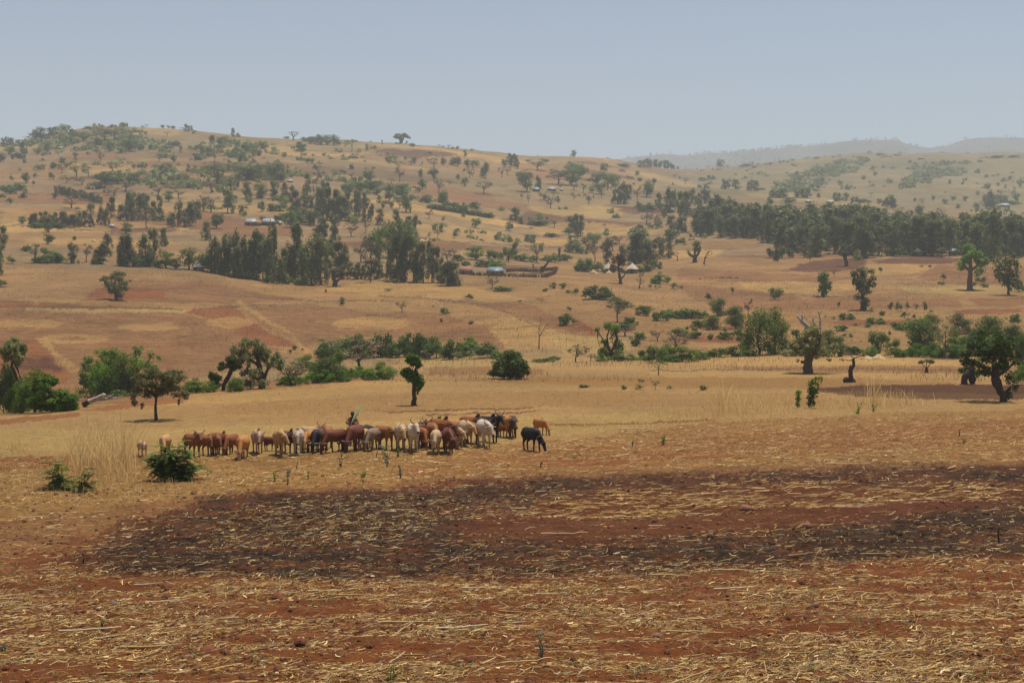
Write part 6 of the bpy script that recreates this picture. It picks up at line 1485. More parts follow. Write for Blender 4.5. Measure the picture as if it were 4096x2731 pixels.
# x, y of the feet and height (photo pixels), heading (0 faces the camera, + to the right), head pose, head turn, hump, horns, coat, pattern, calf, words
COWS = [
 (569, 1829, 60, 45, 'mid', -20, 0.3, None, 'pink', '', 1, 'small pinkish calf with red-brown ears, leftmost of the herd'),
 (654, 1826, 82, 8, 'graze', 20, 0, None, 'tan', '', 0, 'reddish tan cow seen from its round rump half hidden by the leafy bush'),
 (771, 1827, 92, 58, 'up', -8, 1, 'long', 'redbrown', '', 0, 'humped red-brown bull with raised dark horns just right of the leafy bush'),
 (826, 1822, 84, 62, 'mid', -25, 0.4, 'short', 'brown', '', 0, 'brown cow squeezed between the horned bull and a white-horned cow'),
 (858, 1825, 88, 38, 'mid', 10, 0.4, 'up', 'redbrown', '', 0, 'dark red-brown cow with white upturned horns facing right'),
 (884, 1816, 84, 62, 'mid', 0, 1, 'short', 'red', '', 0, 'humped red cow behind the cow with white upturned horns'),
 (918, 1822, 86, -18, 'graze', 0, 0, 'up', 'redbrown', '', 0, 'red-brown cow grazing with pale horns spread, left of the orange one'),
 (965, 1839, 94, 2, 'graze', 2, 0, 'side', 'orange', '', 0, 'orange-tan cow grazing head-on with sideways horns, ahead of the left group'),
 (1029, 1813, 88, 35, 'mid', -10, 1, 'long', 'pink', '', 0, 'pale pinkish cow with orange hump and long curved dark horns'),
 (1083, 1805, 56, 70, 'low', 0, 0, None, 'darkred', '', 1, 'dark red calf with lowered head between two pale brown cows'),
 (1113, 1823, 104, 18, 'mid', 35, 0.2, 'short', 'tan', '', 0, 'tall tan cow with its head turned right, third pale cow of the left group'),
 (1154, 1812, 88, 55, 'mid', 0, 1, 'short', 'darkbrown', '', 0, 'dark brown humped cow half hidden behind the tan one'),
 (1190, 1819, 98, 8, 'mid', 4, 0.9, 'short', 'greywhite', '', 0, 'greyish white humped cow facing the camera with brown face'),
 (1228, 1812, 90, -5, 'low', 0, 0.2, 'side', 'orange', '', 0, 'orange-brown cow with low head right of the greyish white one'),
 (1252, 1797, 90, 80, 'graze', 0, 0, None, 'cream', '', 0, 'cream back showing behind the black-fronted cow'),
 (1266, 1812, 95, -12, 'graze', 0, 0, 'side', 'blackbrown', 'front', 0, 'brown cow with black neck and head grazing near the middle'),
 (1300, 1796, 92, -10, 'up', -15, 0.4, 'up', 'brown', '', 0, 'brown cow with tall dark horns raised behind the black-fronted cow'),
 (1334, 1812, 92, -50, 'graze', 0, 0, 'side', 'darkred', '', 0, 'dark red cow standing sideways to the left and grazing'),
 (1368, 1805, 74, -15, 'mid', 0, 0, 'short', 'whiteface', '', 0, 'cow with bright white face and dark body left of the big red one'),
 (1412, 1808, 106, -22, 'graze', -5, 0, 'side', 'darkred', '', 0, 'big dark red grazing cow directly in front of the herder'),
 (1449, 1799, 82, -12, 'graze', 0, 0, 'side', 'tan', '', 0, 'slim tan cow grazing right behind the big dark red one'),
 (1458, 1790, 88, 150, 'mid', 0, 0.2, None, 'black', '', 0, 'black cow mostly hidden at the right of the herder'),
 (1486, 1804, 88, -22, 'graze', -8, 0, 'side', 'grey', '', 0, 'grey-brown cow grazing left of the gap in the herd'),
 (1540, 1797, 95, 52, 'mid', 0, 0, 'short', 'brown', '', 0, 'long brown cow standing sideways right of the gap'),
 (1601, 1803, 106, 14, 'mid', 10, 0.4, 'short', 'cream', '', 0, 'cream cow with orange face looking at the camera'),
 (1636, 1794, 96, 60, 'up', -20, 0.3, 'short', 'red', '', 0, 'red-brown cow behind and between the cream and the white ones'),
 (1652, 1808, 110, 14, 'up', 12, 0.3, 'up', 'white', '', 0, 'white cow with black-based horns facing the camera, centre of right group'),
 (1698, 1784, 98, 30, 'up', -10, 1, 'up', 'darkred', '', 0, 'dark maroon bull with short pale horns at the back of the group'),
 (1690, 1797, 86, 28, 'graze', 0, 0, 'short', 'red', '', 0, 'red cow grazing at the right side of the white one'),
 (1724, 1791, 100, 40, 'low', 0, 0.2, 'short', 'brown', '', 0, 'rust-brown broad-backed cow behind the small cream one'),
 (1741, 1815, 92, 0, 'low', 0, 0, 'side', 'cream', '', 1, 'small cream cow walking head-on with lowered head and side horns'),
 (1770, 1791, 112, 55, 'mid', 0, 1.1, 'short', 'red', '', 0, 'red bull with tall dark hump in the right group'),
 (1793, 1813, 98, 14, 'low', 25, 0.2, 'short', 'darkred', '', 0, 'dark maroon cow in the front row, head low to the right'),
 (1814, 1789, 88, 20, 'mid', 0, 0, 'short', 'white', '', 0, 'white cow of which only a strip shows behind the dark maroon one'),
 (1832, 1794, 86, 22, 'mid', 20, 0.2, 'side', 'cream', '', 0, 'pale tan young cow with small sideways horns looking right'),
 (1845, 1774, 90, 95, 'mid', 0, 0, None, 'orange', '', 0, 'light orange back showing at the rear of the right group'),
 (1864, 1784, 100, 28, 'mid', 20, 0.5, 'short', 'cream', '', 0, 'cream-white cow with head lowered right, behind the pale tan one'),
 (1896, 1774, 104, 68, 'mid', 0, 1, 'short', 'redbrown', 'front', 0, 'red-brown bull with dark forequarters and hump near the black bull'),
 (1938, 1791, 106, 24, 'mid', 12, 0.3, 'long', 'white', '', 0, 'bright white cow with long curved horns in front of the black bull'),
 (1960, 1769, 106, 55, 'up', 0, 0.9, 'up', 'black', '', 0, 'big black humped bull with upright horns turned right'),
 (2024, 1750, 84, 50, 'mid', 0, 0, None, 'orange', '', 0, 'orange-red cow partly hidden behind the head of the black bull'),
 (2010, 1747, 52, 60, 'low', 0, 0, None, 'red', '', 1, 'small red calf behind the legs of the black bull'),
 (2051, 1751, 86, 6, 'mid', 0, 0, 'short', 'darkbrown', '', 0, 'dark brown cow facing the camera right of the black bull'),
 (2131, 1805, 92, 46, 'graze', 14, 0, None, 'black', '', 0, 'black hornless cow with a collar grazing alone at the right end'),
 (2166, 1739, 64, 52, 'graze', 0, 0.2, None, 'orange', '', 0, 'light orange cow grazing in the grass behind the black one, rightmost'),
]
def make_cow(spec):
    (un, vn, hpx, head, pose, turn, hump, horns, coat, pattern, calf, words) = spec
    rg = random.Random(int(un * 7 + vn))
    D = 6.0 * F / (vn - HY)
    x = (un - 2048) / F * D
    sc = 1.05 * hpx * D / F / (1.22 if pose != 'up' else 1.26)
    th = R(head * (0.55 if abs(head) < 42 else 0.68) if abs(head) < 100 else head)
    # the whole animal is centred on its feet seen in the photograph
    fx, fy = math.sin(th), -math.cos(th)
    x -= fx * 0.05 * sc; y = D - fy * 0.30 * sc * abs(math.cos(th))
    b, hd, mz, side, up, ears = cow_body(pose, R(turn), hump, calf, rg.uniform(-1, 1), rg, rg.uniform(0.94, 1.06))
    root = empty('cow' if not calf else 'calf', (x, y, hz(x, y) - 0.015), th - math.pi / 2, (sc, sc, sc))
    tag(root, words, 'cow' if not calf else 'calf', 'cattle of the herd in front of the herder')
    def done(me):
        shade_cow(me, hd, mz, COAT[coat], hump, rg, pattern)
        me.name = 'cow_body'
        link_mesh('body', me, root)
    grow(b, 0.034, 3, done)
    if horns:
        out, hi, curl = HORN[horns]
        hm = bpy.data.materials['horn']
        for s in (-1, 1):
            p0 = hd + side * s * 0.055 + up * 0.10
            P = [p0, p0 + side * s * out * 0.6 + np.array((0, 0, hi * 0.18)), p0 + side * s * out + np.array((0, 0, hi * 0.6)), p0 + side * s * (out - curl * 0.22 * (1 if hi > .2 else 0)) + np.array((0, 0, hi))]
            V, f = tube(np.array(P), (0.031, 0.025, 0.017, 0.006), 6)
            link_mesh('horn', np_mesh('horn', V, f, hm, smooth=True), root)
    if 'collar' in words:
        t = np.linspace(0, 2 * math.pi, 15)
        c = np.array((0.66, 0, 0.70)); n_ = (hd - np.array((0.45, 0, 0.93))); n_ /= np.linalg.norm(n_)
        e1 = np.array((0, 1.0, 0)); e2 = np.cross(n_, e1)
        ring = np.array([c + 0.185 * math.cos(a) * e1 * 0.8 + 0.185 * math.sin(a) * e2 * 1.2 for a in t])
        V, f = tube(ring, np.full(15, 0.014), 5)
        link_mesh('collar', np_mesh('collar', V, f, M_HORN), root)
for c_ in COWS: make_cow(c_)

# tiny herd far away on the stubble plain
TINY = []
def tiny():
    b, hd, mz, side, up, ears = cow_body('mid', 0, 0.3, 0, 0.6, random.Random(3))
    def done(me):
        for coat in ('darkbrown', 'redbrown', 'cream', 'black'):
            m2 = me.copy(); shade_cow(m2, hd, mz, COAT[coat], 0.3, random.Random(1), ''); TINY.append(m2)
    grow(b, 0.09, 1, done)
tiny()

# ================================================================= the herder
def herder():
    D = 6.0 * F / (1783 - HY); un = 1404
    x = (un - 2048) / F * D; y = D + 0.6
    H = 1.52
    root = empty('person', (x, y, hz(x, y)), 0)
    tag(root, 'herder in open orange-brown jacket over dark shirt standing behind the big dark red cow, holding a switch and green stalks', 'person')
    root['label'] = 'person in open orange-brown jacket over dark shirt standing behind the big dark red cow'
    k = H / 1.52
    # local: faces -Y (the camera), X to the picture's right
    b = Body()
    def cap(a, c, r0, r1, **kw): b.cap(tuple(np.array(a) * k), tuple(np.array(c) * k), r0 * k, r1 * k, **kw)
    cap((0, 0, 1.40), (0, -0.012, 1.335), 0.088, 0.062, sq=(0.95, 1.05))
    cap((0, -0.01, 1.43), (0, 0.02, 1.42), 0.088, 0.088)
    cap((0, -0.088, 1.385), (0, -0.098, 1.372), 0.012, 0.016, seg=8)                    # nose
    cap((-0.02, -0.075, 1.335), (0.02, -0.075, 1.335), 0.013, 0.013, seg=8)              # lips
    for s in (-1, 1):
        cap((0.082 * s, 0.005, 1.395), (0.088 * s, 0.008, 1.375), 0.016, 0.013, seg=8)   # ears
    cap((0, 0.01, 1.34), (0, 0.015, 1.22), 0.05, 0.055)
    cap((-0.14, 0.01, 1.20), (0.14, 0.01, 1.20), 0.062, 0.062)
    cap((0, 0.0, 1.14), (0, 0.0, 0.95), 0.13, 0.115, sq=(1.25, 0.8))
    cap((0, 0.0, 0.95), (0, 0.0, 0.80), 0.115, 0.125, sq=(1.25, 0.8))
    # picture-left arm raised forward with the switch, picture-right arm bent across the chest
    arms = {-1: ((-0.165, 0.0, 1.19), (-0.205, -0.06, 0.97), (-0.235, -0.20, 1.02)), 1: ((0.165, 0.0, 1.19), (0.255, -0.03, 0.985), (0.075, -0.19, 1.00))}
    hands = {}
    for s, (sh, el, wr) in arms.items():
        cap(sh, el, 0.052, 0.040); cap(el, wr, 0.040, 0.026)
        d = np.array(wr) - np.array(el); d /= np.linalg.norm(d)
        pm = np.array(wr) + d * 0.075
        cap(wr, pm, 0.026, 0.034, sq=(1.15, 0.6), seg=10)
        u = np.array((0, 0, 1.0)); sd = np.cross(d, u); sd /= np.linalg.norm(sd); u2 = np.cross(sd, d)
        for q in range(4):                                                               # four fingers curled round the stick
            o = pm + u2 * (0.024 - 0.016 * q)
            l = (0.034, 0.038, 0.036, 0.028)[q]
            k1 = o + d * l + sd * 0.006 * s; k2 = k1 + d * 0.006 - sd * s * 0.028; k3 = k2 - d * 0.024 - sd * s * 0.010
            for a_, c_ in ((o, k1), (k1, k2), (k2, k3)): cap(a_, c_, 0.0085, 0.008, seg=8, rings=3)
        t0 = np.array(wr) + d * 0.03 + u2 * 0.02; t1 = t0 + d * 0.03 - sd * s * 0.025 + u2 * 0.016; t2 = t1 + d * 0.02 - sd * s * 0.012 - u2 * 0.004
        cap(t0, t1, 0.011, 0.010, seg=8, rings=3); cap(t1, t2, 0.010, 0.008, seg=8, rings=3)
        hands[s] = pm * k + d * 0.03 * k
    for s in (-1, 1):
        cap((0.075 * s, 0, 0.80), (0.085 * s, -0.02, 0.44), 0.085, 0.058); cap((0.085 * s, -0.02, 0.44), (0.09 * s, 0.01, 0.08), 0.055, 0.036)
        cap((0.09 * s, 0.02, 0.045), (0.10 * s, -0.14, 0.03), 0.038, 0.030, sq=(0.7, 1.1))
    SKIN = np.array((0.045, 0.022, 0.014))
    def skin(me):
        n = len(me.vertices)
        a = me.color_attributes.new('Col', 'FLOAT_COLOR', 'POINT')
        a.data.foreach_set('color', np.tile(np.array([*SKIN, 1.0], np.float32), n))
        me.polygons.foreach_set('use_smooth', np.ones(len(me.polygons), bool))
        me.materials.clear(); me.materials.append(M_HIDE); me.name = 'person_body'
        link_mesh('body', me, root)
    grow(b, 0.0085, 2, skin)
    def garment(name, caps, col, voxel=0.016):
        g = Body()
        for a_, c_, r0, r1, sq in caps: g.cap(tuple(np.array(a_) * k), tuple(np.array(c_) * k), r0 * k, r1 * k, sq=sq)
        def fin(me):
            n = len(me.vertices); V = np.zeros(n * 3, np.float32); me.vertices.foreach_get('co', V); V = V.reshape(-1, 3)
            cc = np.array(col) * (1 + 0.25 * fbm(V[:, 0] * 14, V[:, 2] * 9, 3, 3))[:, None]
            a = me.color_attributes.new('Col', 'FLOAT_COLOR', 'POINT')
            a.data.foreach_set('color', np.hstack([cc, np.ones((n, 1))]).astype(np.float32).ravel())
            me.polygons.foreach_set('use_smooth', np.ones(len(me.polygons), bool))
            me.materials.clear(); me.materials.append(M_HIDE); me.name = name
            link_mesh(name, me, root)
        grow(g, voxel, 2, fin)
    garment('shirt', [((0, -0.012, 1.17), (0, -0.012, 0.93), 0.135, 0.128, (1.15, 0.86)), ((0, -0.012, 0.93), (0, -0.01, 0.72), 0.128, 0.14, (1.15, 0.86)), ((-.07, -.01, 1.2), (.07, -.01, 1.2), .055, .055, (1, 1))], (0.055, 0.035, 0.032))
    J = [((0.10 * s, 0.015, 1.19), (0.115 * s, 0.015, 0.74), 0.075, 0.085, (0.9, 1.45)) for s in (-1, 1)] + [((0, 0.06, 1.19), (0, 0.06, 0.76), 0.10, 0.11, (1.4, 0.7))]
    for s, (sh, el, wr) in arms.items():
        w8 = tuple(np.array(el) * 0.25 + np.array(wr) * 0.75)
        J += [(sh, el, 0.058, 0.050, (1, 1)), (el, w8, 0.050, 0.042, (1, 1))]
    garment('jacket', J, (0.34, 0.135, 0.062), 0.014)
    garment('trousers', [((-0.06, 0, 0.80), (0.06, 0, 0.80), 0.11, 0.11, (1, 1))] + sum([[((0.078 * s, 0, 0.78), (0.086 * s, -0.02, 0.44), 0.098, 0.078, (1, 1)), ((0.086 * s, -0.02, 0.44), (0.09 * s, 0.005, 0.16), 0.078, 0.07, (1, 1))] for s in (-1, 1)], []), (0.07, 0.055, 0.05))
    garment('hair', [((0, 0.016, 1.435), (0, 0.03, 1.42), 0.091, 0.088, (1, 1)), ((0, 0.04, 1.40), (0, 0.045, 1.37), 0.078, 0.06, (1.05, 1))], (0.012, 0.009, 0.008), 0.011)
    for s in (-1, 1):
        V, t, q = capsule((0.03 * s, -0.079, 1.402), (0.031 * s, -0.079, 1.402001), 0.0115, 0.0115, seg=8, rings=4)
        link_mesh('eye', np_mesh('eye', V * k, [t, q], M_HIDE, col=np.tile((0.5, 0.46, 0.42), (len(V), 1)), smooth=True), root)
    # scarf end hanging down the open front
    P = np.array([(0.07, -0.125, 1.22), (0.03, -0.145, 1.08), (-0.01, -0.15, 0.92), (-0.03, -0.14, 0.76)]) * k
    V = np.concatenate([P + np.array((-0.03, 0, 0)), P + np.array((0.03, -0.012, 0)), P + np.array((0.0, -0.022, 0))])
    f = [(i, i + 1, i + 9, i + 8) for i in range(3)] + [(i + 8, i + 9, i + 5, i + 4) for i in range(3)]
    link_mesh('scarf', np_mesh('scarf', V, np.array(f), M_HIDE, col=np.tile((0.33, 0.25, 0.18), (len(V), 1))), root)
    rng = np.random.default_rng(5)
    wl = np.array((x, y, hz(x, y)))
    h0 = hands[-1] + wl
    P = h0 + np.array([(0.0, 0, -0.12), (0.005, 0, 0.0), (0.03, 0.0, 0.25), (0.09, 0.02, 0.43), (0.20, 0.03, 0.54), (0.27, 0.03, 0.57)])
    V, f = tube(P, (0.009, 0.009, 0.008, 0.0065, 0.005, 0.003), 6)
    o = link_mesh('switch', np_mesh('switch', V - h0, f, M_STRAW, col=np.tile((0.50, 0.37, 0.17), (len(V), 1)), smooth=True), loc=tuple(h0))
    tag(o, 'thin bent switch held up by the herder in the hand at the left', 'stick')
    h1 = hands[1] + wl
    bun = tag(empty('stalk_bundle', tuple(h1)), 'bundle of long pale green leafy stalks held slanting by the herder', 'stalks')
    for i in range(9):
        a = rng.uniform(-0.10, 0.12); tt = np.linspace(0, 1, 6); L = rng.uniform(0.75, 1.15)
        lean = 0.47 + a
        P = np.stack([tt * L * math.sin(lean) + 0.03 * np.sin(tt * 3) * rng.uniform(-1, 1) + 0.10 * tt ** 3 * rng.uniform(-.2, 1), rng.uniform(-0.1, 0.1) * tt, tt * L * math.cos(lean) - 0.04 * tt ** 3], 1)
        P[:, 2] -= 0.10; P[:, 0] -= 0.05
        w = np.array((0.010, 0.012, 0.016, 0.020, 0.014, 0.003)) * 1.15
        V = np.concatenate([P + np.outer(w, (0.9, 0.3, -0.4)), P - np.outer(w, (0.9, 0.3, -0.4)), P + np.outer(w, (0, -0.5, 0))])
        f = [(j, j + 1, j + 13, j + 12) for j in range(5)] + [(j + 12, j + 13, j + 7, j + 6) for j in range(5)]
        link_mesh('stalk', np_mesh('stalk', V, np.array(f), M_GRASS, col=np.tile(np.array((0.52, 0.60, 0.33)) * rng.uniform(.85, 1.15), (len(V), 1))), bun)
herder()
flush()

def tiny_herd():
    px = [1572, 1617, 1645, 1672, 1688, 1697, 1710, 1738, 1746, 1757, 1770, 1780, 1802, 1812, 1822, 1834, 1862, 1868, 1886, 1890]
    tints = [0, 1, 1, 1, 2, 2, 1, 3, 0, 3, 0, 1, 3, 0, 0, 3, 0, 1, 3, 1]
    names = ['dark brown', 'red-brown', 'cream', 'black']
    seen = [0] * 4
    rg = random.Random(8)
    for p, t in zip(px, tints):
        un, vn = nat('A3', p, 1391 + (8 if p < 1600 else rg.uniform(-5, 3)))
        x, y, z = ground_at(un, vn)
        o = link_mesh('cow', TINY[t], loc=(x, y, z)); s = 6.2 * y / F / 1.2
        o.scale = (s, s, s); o.rotation_euler = (0, 0, rg.choice([0, math.pi]) + rg.uniform(-.5, .5))
        seen[t] += 1
        tag(o, f'tiny {names[t]} animal in the far line on the stubble plain, {ORD[seen[t] - 1]} from left', 'cow', 'far line of animals on the stubble plain')
tiny_herd()
# ================================================================= farm buildings
def cone_roof(r, h, z, seg, rng, sag=0.12, ragged=0.04):
    g = Geo(); prof = [(r * 1.02, z - 0.12), (r, z), (r * 0.62, z + h * (0.38 - sag * .3)), (r * 0.28, z + h * 0.74), (r * 0.05, z + h), (0.01, z + h * 1.06)]
    V = []
    for pr, pz in prof:
        for j in range(seg):
            a = 2 * math.pi * j / seg
            q = pr * (1 + rng.normal(0, ragged))
            V.append((q * math.cos(a), q * math.sin(a), pz + rng.normal(0, ragged * h * .3)))
    f = [(i * seg + j, i * seg + (j + 1) % seg, (i + 1) * seg + (j + 1) % seg, (i + 1) * seg + j) for i in range(len(prof) - 1) for j in range(seg)]
    return np.array(V), np.array(f)

def box(x0, x1, y0, y1, z0, z1):
    V = [(x, y, z) for z in (z0, z1) for y in (y0, y1) for x in (x0, x1)]
    return np.array(V, float), np.array([(0, 2, 3, 1), (4, 5, 7, 6), (0, 1, 5, 4), (2, 6, 7, 3), (0, 4, 6, 2), (1, 3, 7, 5)])

def thatched_hut(tile, x, yb, w, h, label, seed=1, wall=0.42):
    """w roof width, h full height, in tile pixels"""
    wx, wy, wz = ground_at(*nat(tile, x, yb))
    s = wy / (F * Z4); r = w * s / 2; H = h * s
    rng = np.random.default_rng(seed)
    o = tag(empty('thatched_hut', (wx, wy, wz), rng.uniform(-.4, .4)), label, 'hut', 'thatched huts')
    zw = H * wall
    V, f = tube(np.array([(0, 0, -0.3), (0, 0, zw + 0.05)]), (r * 0.80, r * 0.80), 16)
    link_mesh('wall', np_mesh('wall', V, f, M_MUD, smooth=True), o)
    V, f = cone_roof(r, H - zw, zw, 18, rng)
    link_mesh('roof', np_mesh('roof', V, f, M_THATCH), o)
    V, f = box(-0.4, 0.4, -r * 0.80 - 0.04, -r * 0.80 + 0.2, -0.1, min(1.7, zw))
    link_mesh('door', np_mesh('door', V, f, M_DARK), o)
    return o

def house(tile, x, yb, w, h, label, roof=None, rz=0.0, depth=0.6, group='metal-roofed farmhouses'):
    wx, wy, wz = ground_at(*nat(tile, x, yb))
    s = wy / (F * Z4); W = w * s / 2; H = h * s; Dp = W * depth
    o = tag(empty('farmhouse', (wx, wy, wz), rz), label, 'house', group)
    zw = H * 0.52; e = 0.12 * W
    V, f = box(-W + e, W - e, -Dp + e, Dp - e, -0.4, zw)
    link_mesh('wall', np_mesh('wall', V, f, M_MUD), o)
    z0, z1, zr = zw - 0.02, H, 0.35 * W
    top = [(-W, -Dp, z0), (W, -Dp, z0), (W, Dp, z0), (-W, Dp, z0), (-W + zr, 0, z1), (W - zr, 0, z1)]
    lo = [(a, b, c - 0.1) for a, b, c in top[:4]]
    V = np.array(top + lo)
    f = [(0, 1, 5, 4), (2, 3, 4, 5)]; t = [(1, 2, 5), (3, 0, 4)]
    q2 = [(0, 6, 7, 1), (1, 7, 8, 2), (2, 8, 9, 3), (3, 9, 6, 0), (6, 9, 8, 7)]
    link_mesh('roof', np_mesh('roof', V, [np.array(f + q2), np.array(t)], roof or M_TIN), o)
    dw = min(0.9, W * 0.25)
    V, f = box(-dw / 2 - W * .3, dw / 2 - W * .3, -Dp + e - 0.05, -Dp + e + 0.1, -0.1, zw * 0.82)
    link_mesh('door', np_mesh('door', V, f, M_DARK), o)
    for q in (0.15, 0.55):
        V, f = box(W * q - dw * .4, W * q + dw * .4, -Dp + e - 0.05, -Dp + e + 0.1, zw * .42, zw * 0.75)
        link_mesh('window', np_mesh('window', V, f, M_DARK), o)
    return o

thatched_hut('A3', 803, 1342, 84, 84, 'pale thatched round hut left of the brown twiggy tree', 1)
thatched_hut('A3', 1005, 1346, 108, 88, 'largest pale thatched round hut right of the brown twiggy tree', 2)
thatched_hut('A1', 1660, 1322, 116, 84, 'weathered grey thatched hut half hidden by trees left of the tall grove', 3, 0.36)
thatched_hut('A4', 1255, 1196, 96, 66, 'left one of two pale domed thatched huts at the edge of the right wood', 4)
thatched_hut('A4', 1298, 1192, 84, 60, 'right one of two pale domed thatched huts at the edge of the right wood', 5)
thatched_hut('A4', 18, 1032, 60, 54, 'thatched hut at the left side of the right wood', 6)
thatched_hut('A3', 412, 655, 30, 26, 'tiny thatched hut at the hilltop farm', 7)
thatched_hut('A2', 1930, 1275, 46, 46, 'straw-topped small hut behind the blue-roofed farmhouse', 8)
house('A2', 2000, 1360, 156, 68, 'farmhouse with pale blue metal roof in the central farmstead', M_TINBLUE, 0.1)
house('A2', 1755, 1352, 124, 66, 'low shed with rusty red roof left of the blue-roofed farmhouse', M_RUST, 0.05, 0.45, 'sheds')
house('A2', 105, 945, 124, 58, 'long farmhouse with white metal roof among the middle groves', M_TIN, 0.08, 0.4)
house('A1', 2100, 945, 110, 56, 'farmhouse with white hipped metal roof next to the long one', M_TIN, -0.1, 0.5)
house('A2', 5, 945, 90, 40, 'low rusty shed between the two white-roofed farmhouses', M_RUST, 0, 0.5, 'sheds')
house('A2', 200, 942, 26, 36, 'small white hut at the right end of the long farmhouse', M_TIN, 0, 0.8)
house('A1', 935, 962, 50, 28, 'pale small shed in front of the left grove', M_TIN, 0.2, 0.6)
house('A1', 508, 306, 46, 20, 'tiny pale-roofed house high on the left hill', M_TIN, 0, 0.6)
house('A2', 50, 505, 46, 22, 'white-roofed house at the left of the high farm', M_TIN, 0, 0.6)
house('A2', 285, 584, 50, 22, 'white-roofed house under the dark round tree of the high farm', M_TIN, 0, 0.6)
house('A2', 590, 617, 34, 22, 'white-roofed hut at the right of the high farm', M_TIN, 0, 0.8)
house('A3', 200, 662, 70, 36, 'greenish-roofed house at the left of the hilltop farm', M_TINBLUE, 0, 0.5)
house('A3', 330, 655, 76, 30, 'white-roofed house at the middle of the hilltop farm', M_TIN, 0, 0.5)
house('A3', 1190, 815, 36, 26, 'pale-roofed house by the dark ploughed plot', M_TIN, 0, 0.6)
house('A3', 1325, 835, 70, 40, 'grey-roofed house among eucalyptus by the ploughed plot', M_TIN, 0, 0.5)
house('A3', 1888, 985, 22, 34, 'small white house front inside the left part of the right wood', M_TIN, 0, 0.8)
house('A4', 335, 756, 60, 26, 'white-roofed house in the grove along the far road', M_TIN, 0, 0.5)
house('A4', 520, 760, 66, 26, 'grey-roofed house at the right of the far road grove', M_TIN, 0, 0.5)
house('A4', 1560, 1192, 100, 56, 'white metal-roofed house at the edge of the right wood', M_TIN, 0.1, 0.5)
house('A4', 1705, 1092, 36, 30, 'white roof glimpsed inside the right wood', M_TIN, 0, 0.8)
house('A4', 480, 1070, 46, 40, 'pale roof between trees at the left front of the right wood', M_TIN, 0, 0.8)
house('A4', 1980, 792, 90, 32, 'white-roofed house at the foot of the far right hill', M_TIN, 0, 0.4)

def stack(tile, x, yb, w, h, label, seed, cat='straw stack'):
    wx, wy, wz = ground_at(*nat(tile, x, yb)); s = wy / (F * Z4)
    rng = np.random.default_rng(seed)
    V, f = cone_roof(w * s / 2, h * s * 0.9, 0.1, 16, rng, 0.0, 0.07)
    V[:, 2] -= 0.05
    tag(link_mesh('straw_stack', np_mesh('straw_stack', V, f, M_STRAWSTACK, smooth=True), loc=(wx, wy, wz)), label, cat, 'straw stacks and threshing heaps')
stack('A3', 682, 1346, 68, 36, 'pale straw stack left in front of the thatched huts', 1)
stack('A3', 810, 1347, 62, 30, 'pale straw stack in the middle before the thatched huts', 2)
stack('B4', 925, 492, 120, 44, 'higher pale straw heap at the far edge of the right flat', 3)
stack('B4', 830, 492, 110, 26, 'lower pale straw heap left of the higher one', 4)
stack('A2', 1440, 1078, 50, 26, 'small threshing heap right of the dark central trees', 5)
stack('A2', 1385, 1078, 90, 20, 'flat threshing heap beside the dark central trees', 6)
stack('A1', 785, 1080, 44, 26, 'small pale heap at the foot of the dark tree at left', 7)

def brush_fence(tile, pts, h, label, seed):
    rng = np.random.default_rng(seed)
    W = [ground_at(*nat(tile, *p)) for p in pts]
    o = tag(empty('brush_fence', W[0]), label, 'fence')
    g = Geo()
    for (x0, y0, z0), (x1, y1, z1) in zip(W[:-1], W[1:]):
        L = math.hypot(x1 - x0, y1 - y0)
        for i in range(int(L * 16)):
            t = rng.random(); x = x0 + (x1 - x0) * t; y = y0 + (y1 - y0) * t; z = hz(x, y)
            d = rng.normal(0, 0.5, 3); d[2] = 1
            hh = h * rng.uniform(0.6, 1.15)
            g.tube(np.array([(x, y, z - 0.1), (x + d[0] * hh * .3, y + d[1] * hh * .3, z + hh * .6), (x + d[0] * hh * .7, y + d[1] * hh * .7, z + hh)]) - np.array(W[0]), (0.06, 0.05, 0.03), 4)
    V, f = g.get()
    c = link_mesh('brushwood', np_mesh('brushwood', V, f, M_BRUSH), o); c['kind'] = 'stuff'
brush_fence('A3', [(-360, 1360), (-100, 1372), (120, 1378), (290, 1380), (362, 1350), (366, 1318)], 1.1, 'brown brushwood enclosure fence in front, right of the blue-roofed farmhouse', 3)
brush_fence('A3', [(-50, 1335), (100, 1330), (230, 1335), (366, 1318)], 1.0, 'brown brushwood fence along the back of the same enclosure', 4)

# ================================================================= plants of the near field
def frond_mesh(seed, pairs=9, L=0.34):
    rng = np.random.default_rng(seed); V = []; f = []
    tt = np.linspace(0, 1, pairs)
    ax = np.stack([tt * L, np.zeros(pairs), -0.45 * L * tt ** 2 + 0.1 * L * tt], 1)
    for i, t in enumerate(tt):
        w = L * 0.30 * (0.45 + math.sin(math.pi * min(1, t * 0.85 + 0.12)) * 0.7)
        for s in (-1, 1):
            b = ax[i]; d = np.array((0.35, s, -0.25 + rng.normal(0, .15))); d /= np.linalg.norm(d)
            p = np.array((1, 0, -.4 * t)) * L * 0.055
            n = len(V); V += [b, b + d * w * .5 + p * 1.7, b + d * w, b + d * w * .5 - p * 1.7]; f.append((n, n + 1, n + 2, n + 3))
    rr = np.concatenate([ax + (0, 0.005, 0), ax - (0, 0.005, 0)]); n = len(V); V += list(rr)
    f += [(n + i, n + i + 1, n + pairs + i + 1, n + pairs + i) for i in range(pairs - 1)]
    c = np.tile([rng.random(), rng.random(), 0], (len(V), 1))
    return np_mesh('frond_mesh', np.array(V), np.array(f), LEAF['W'], col=c)
FROND = [frond_mesh(i) for i in range(4)]
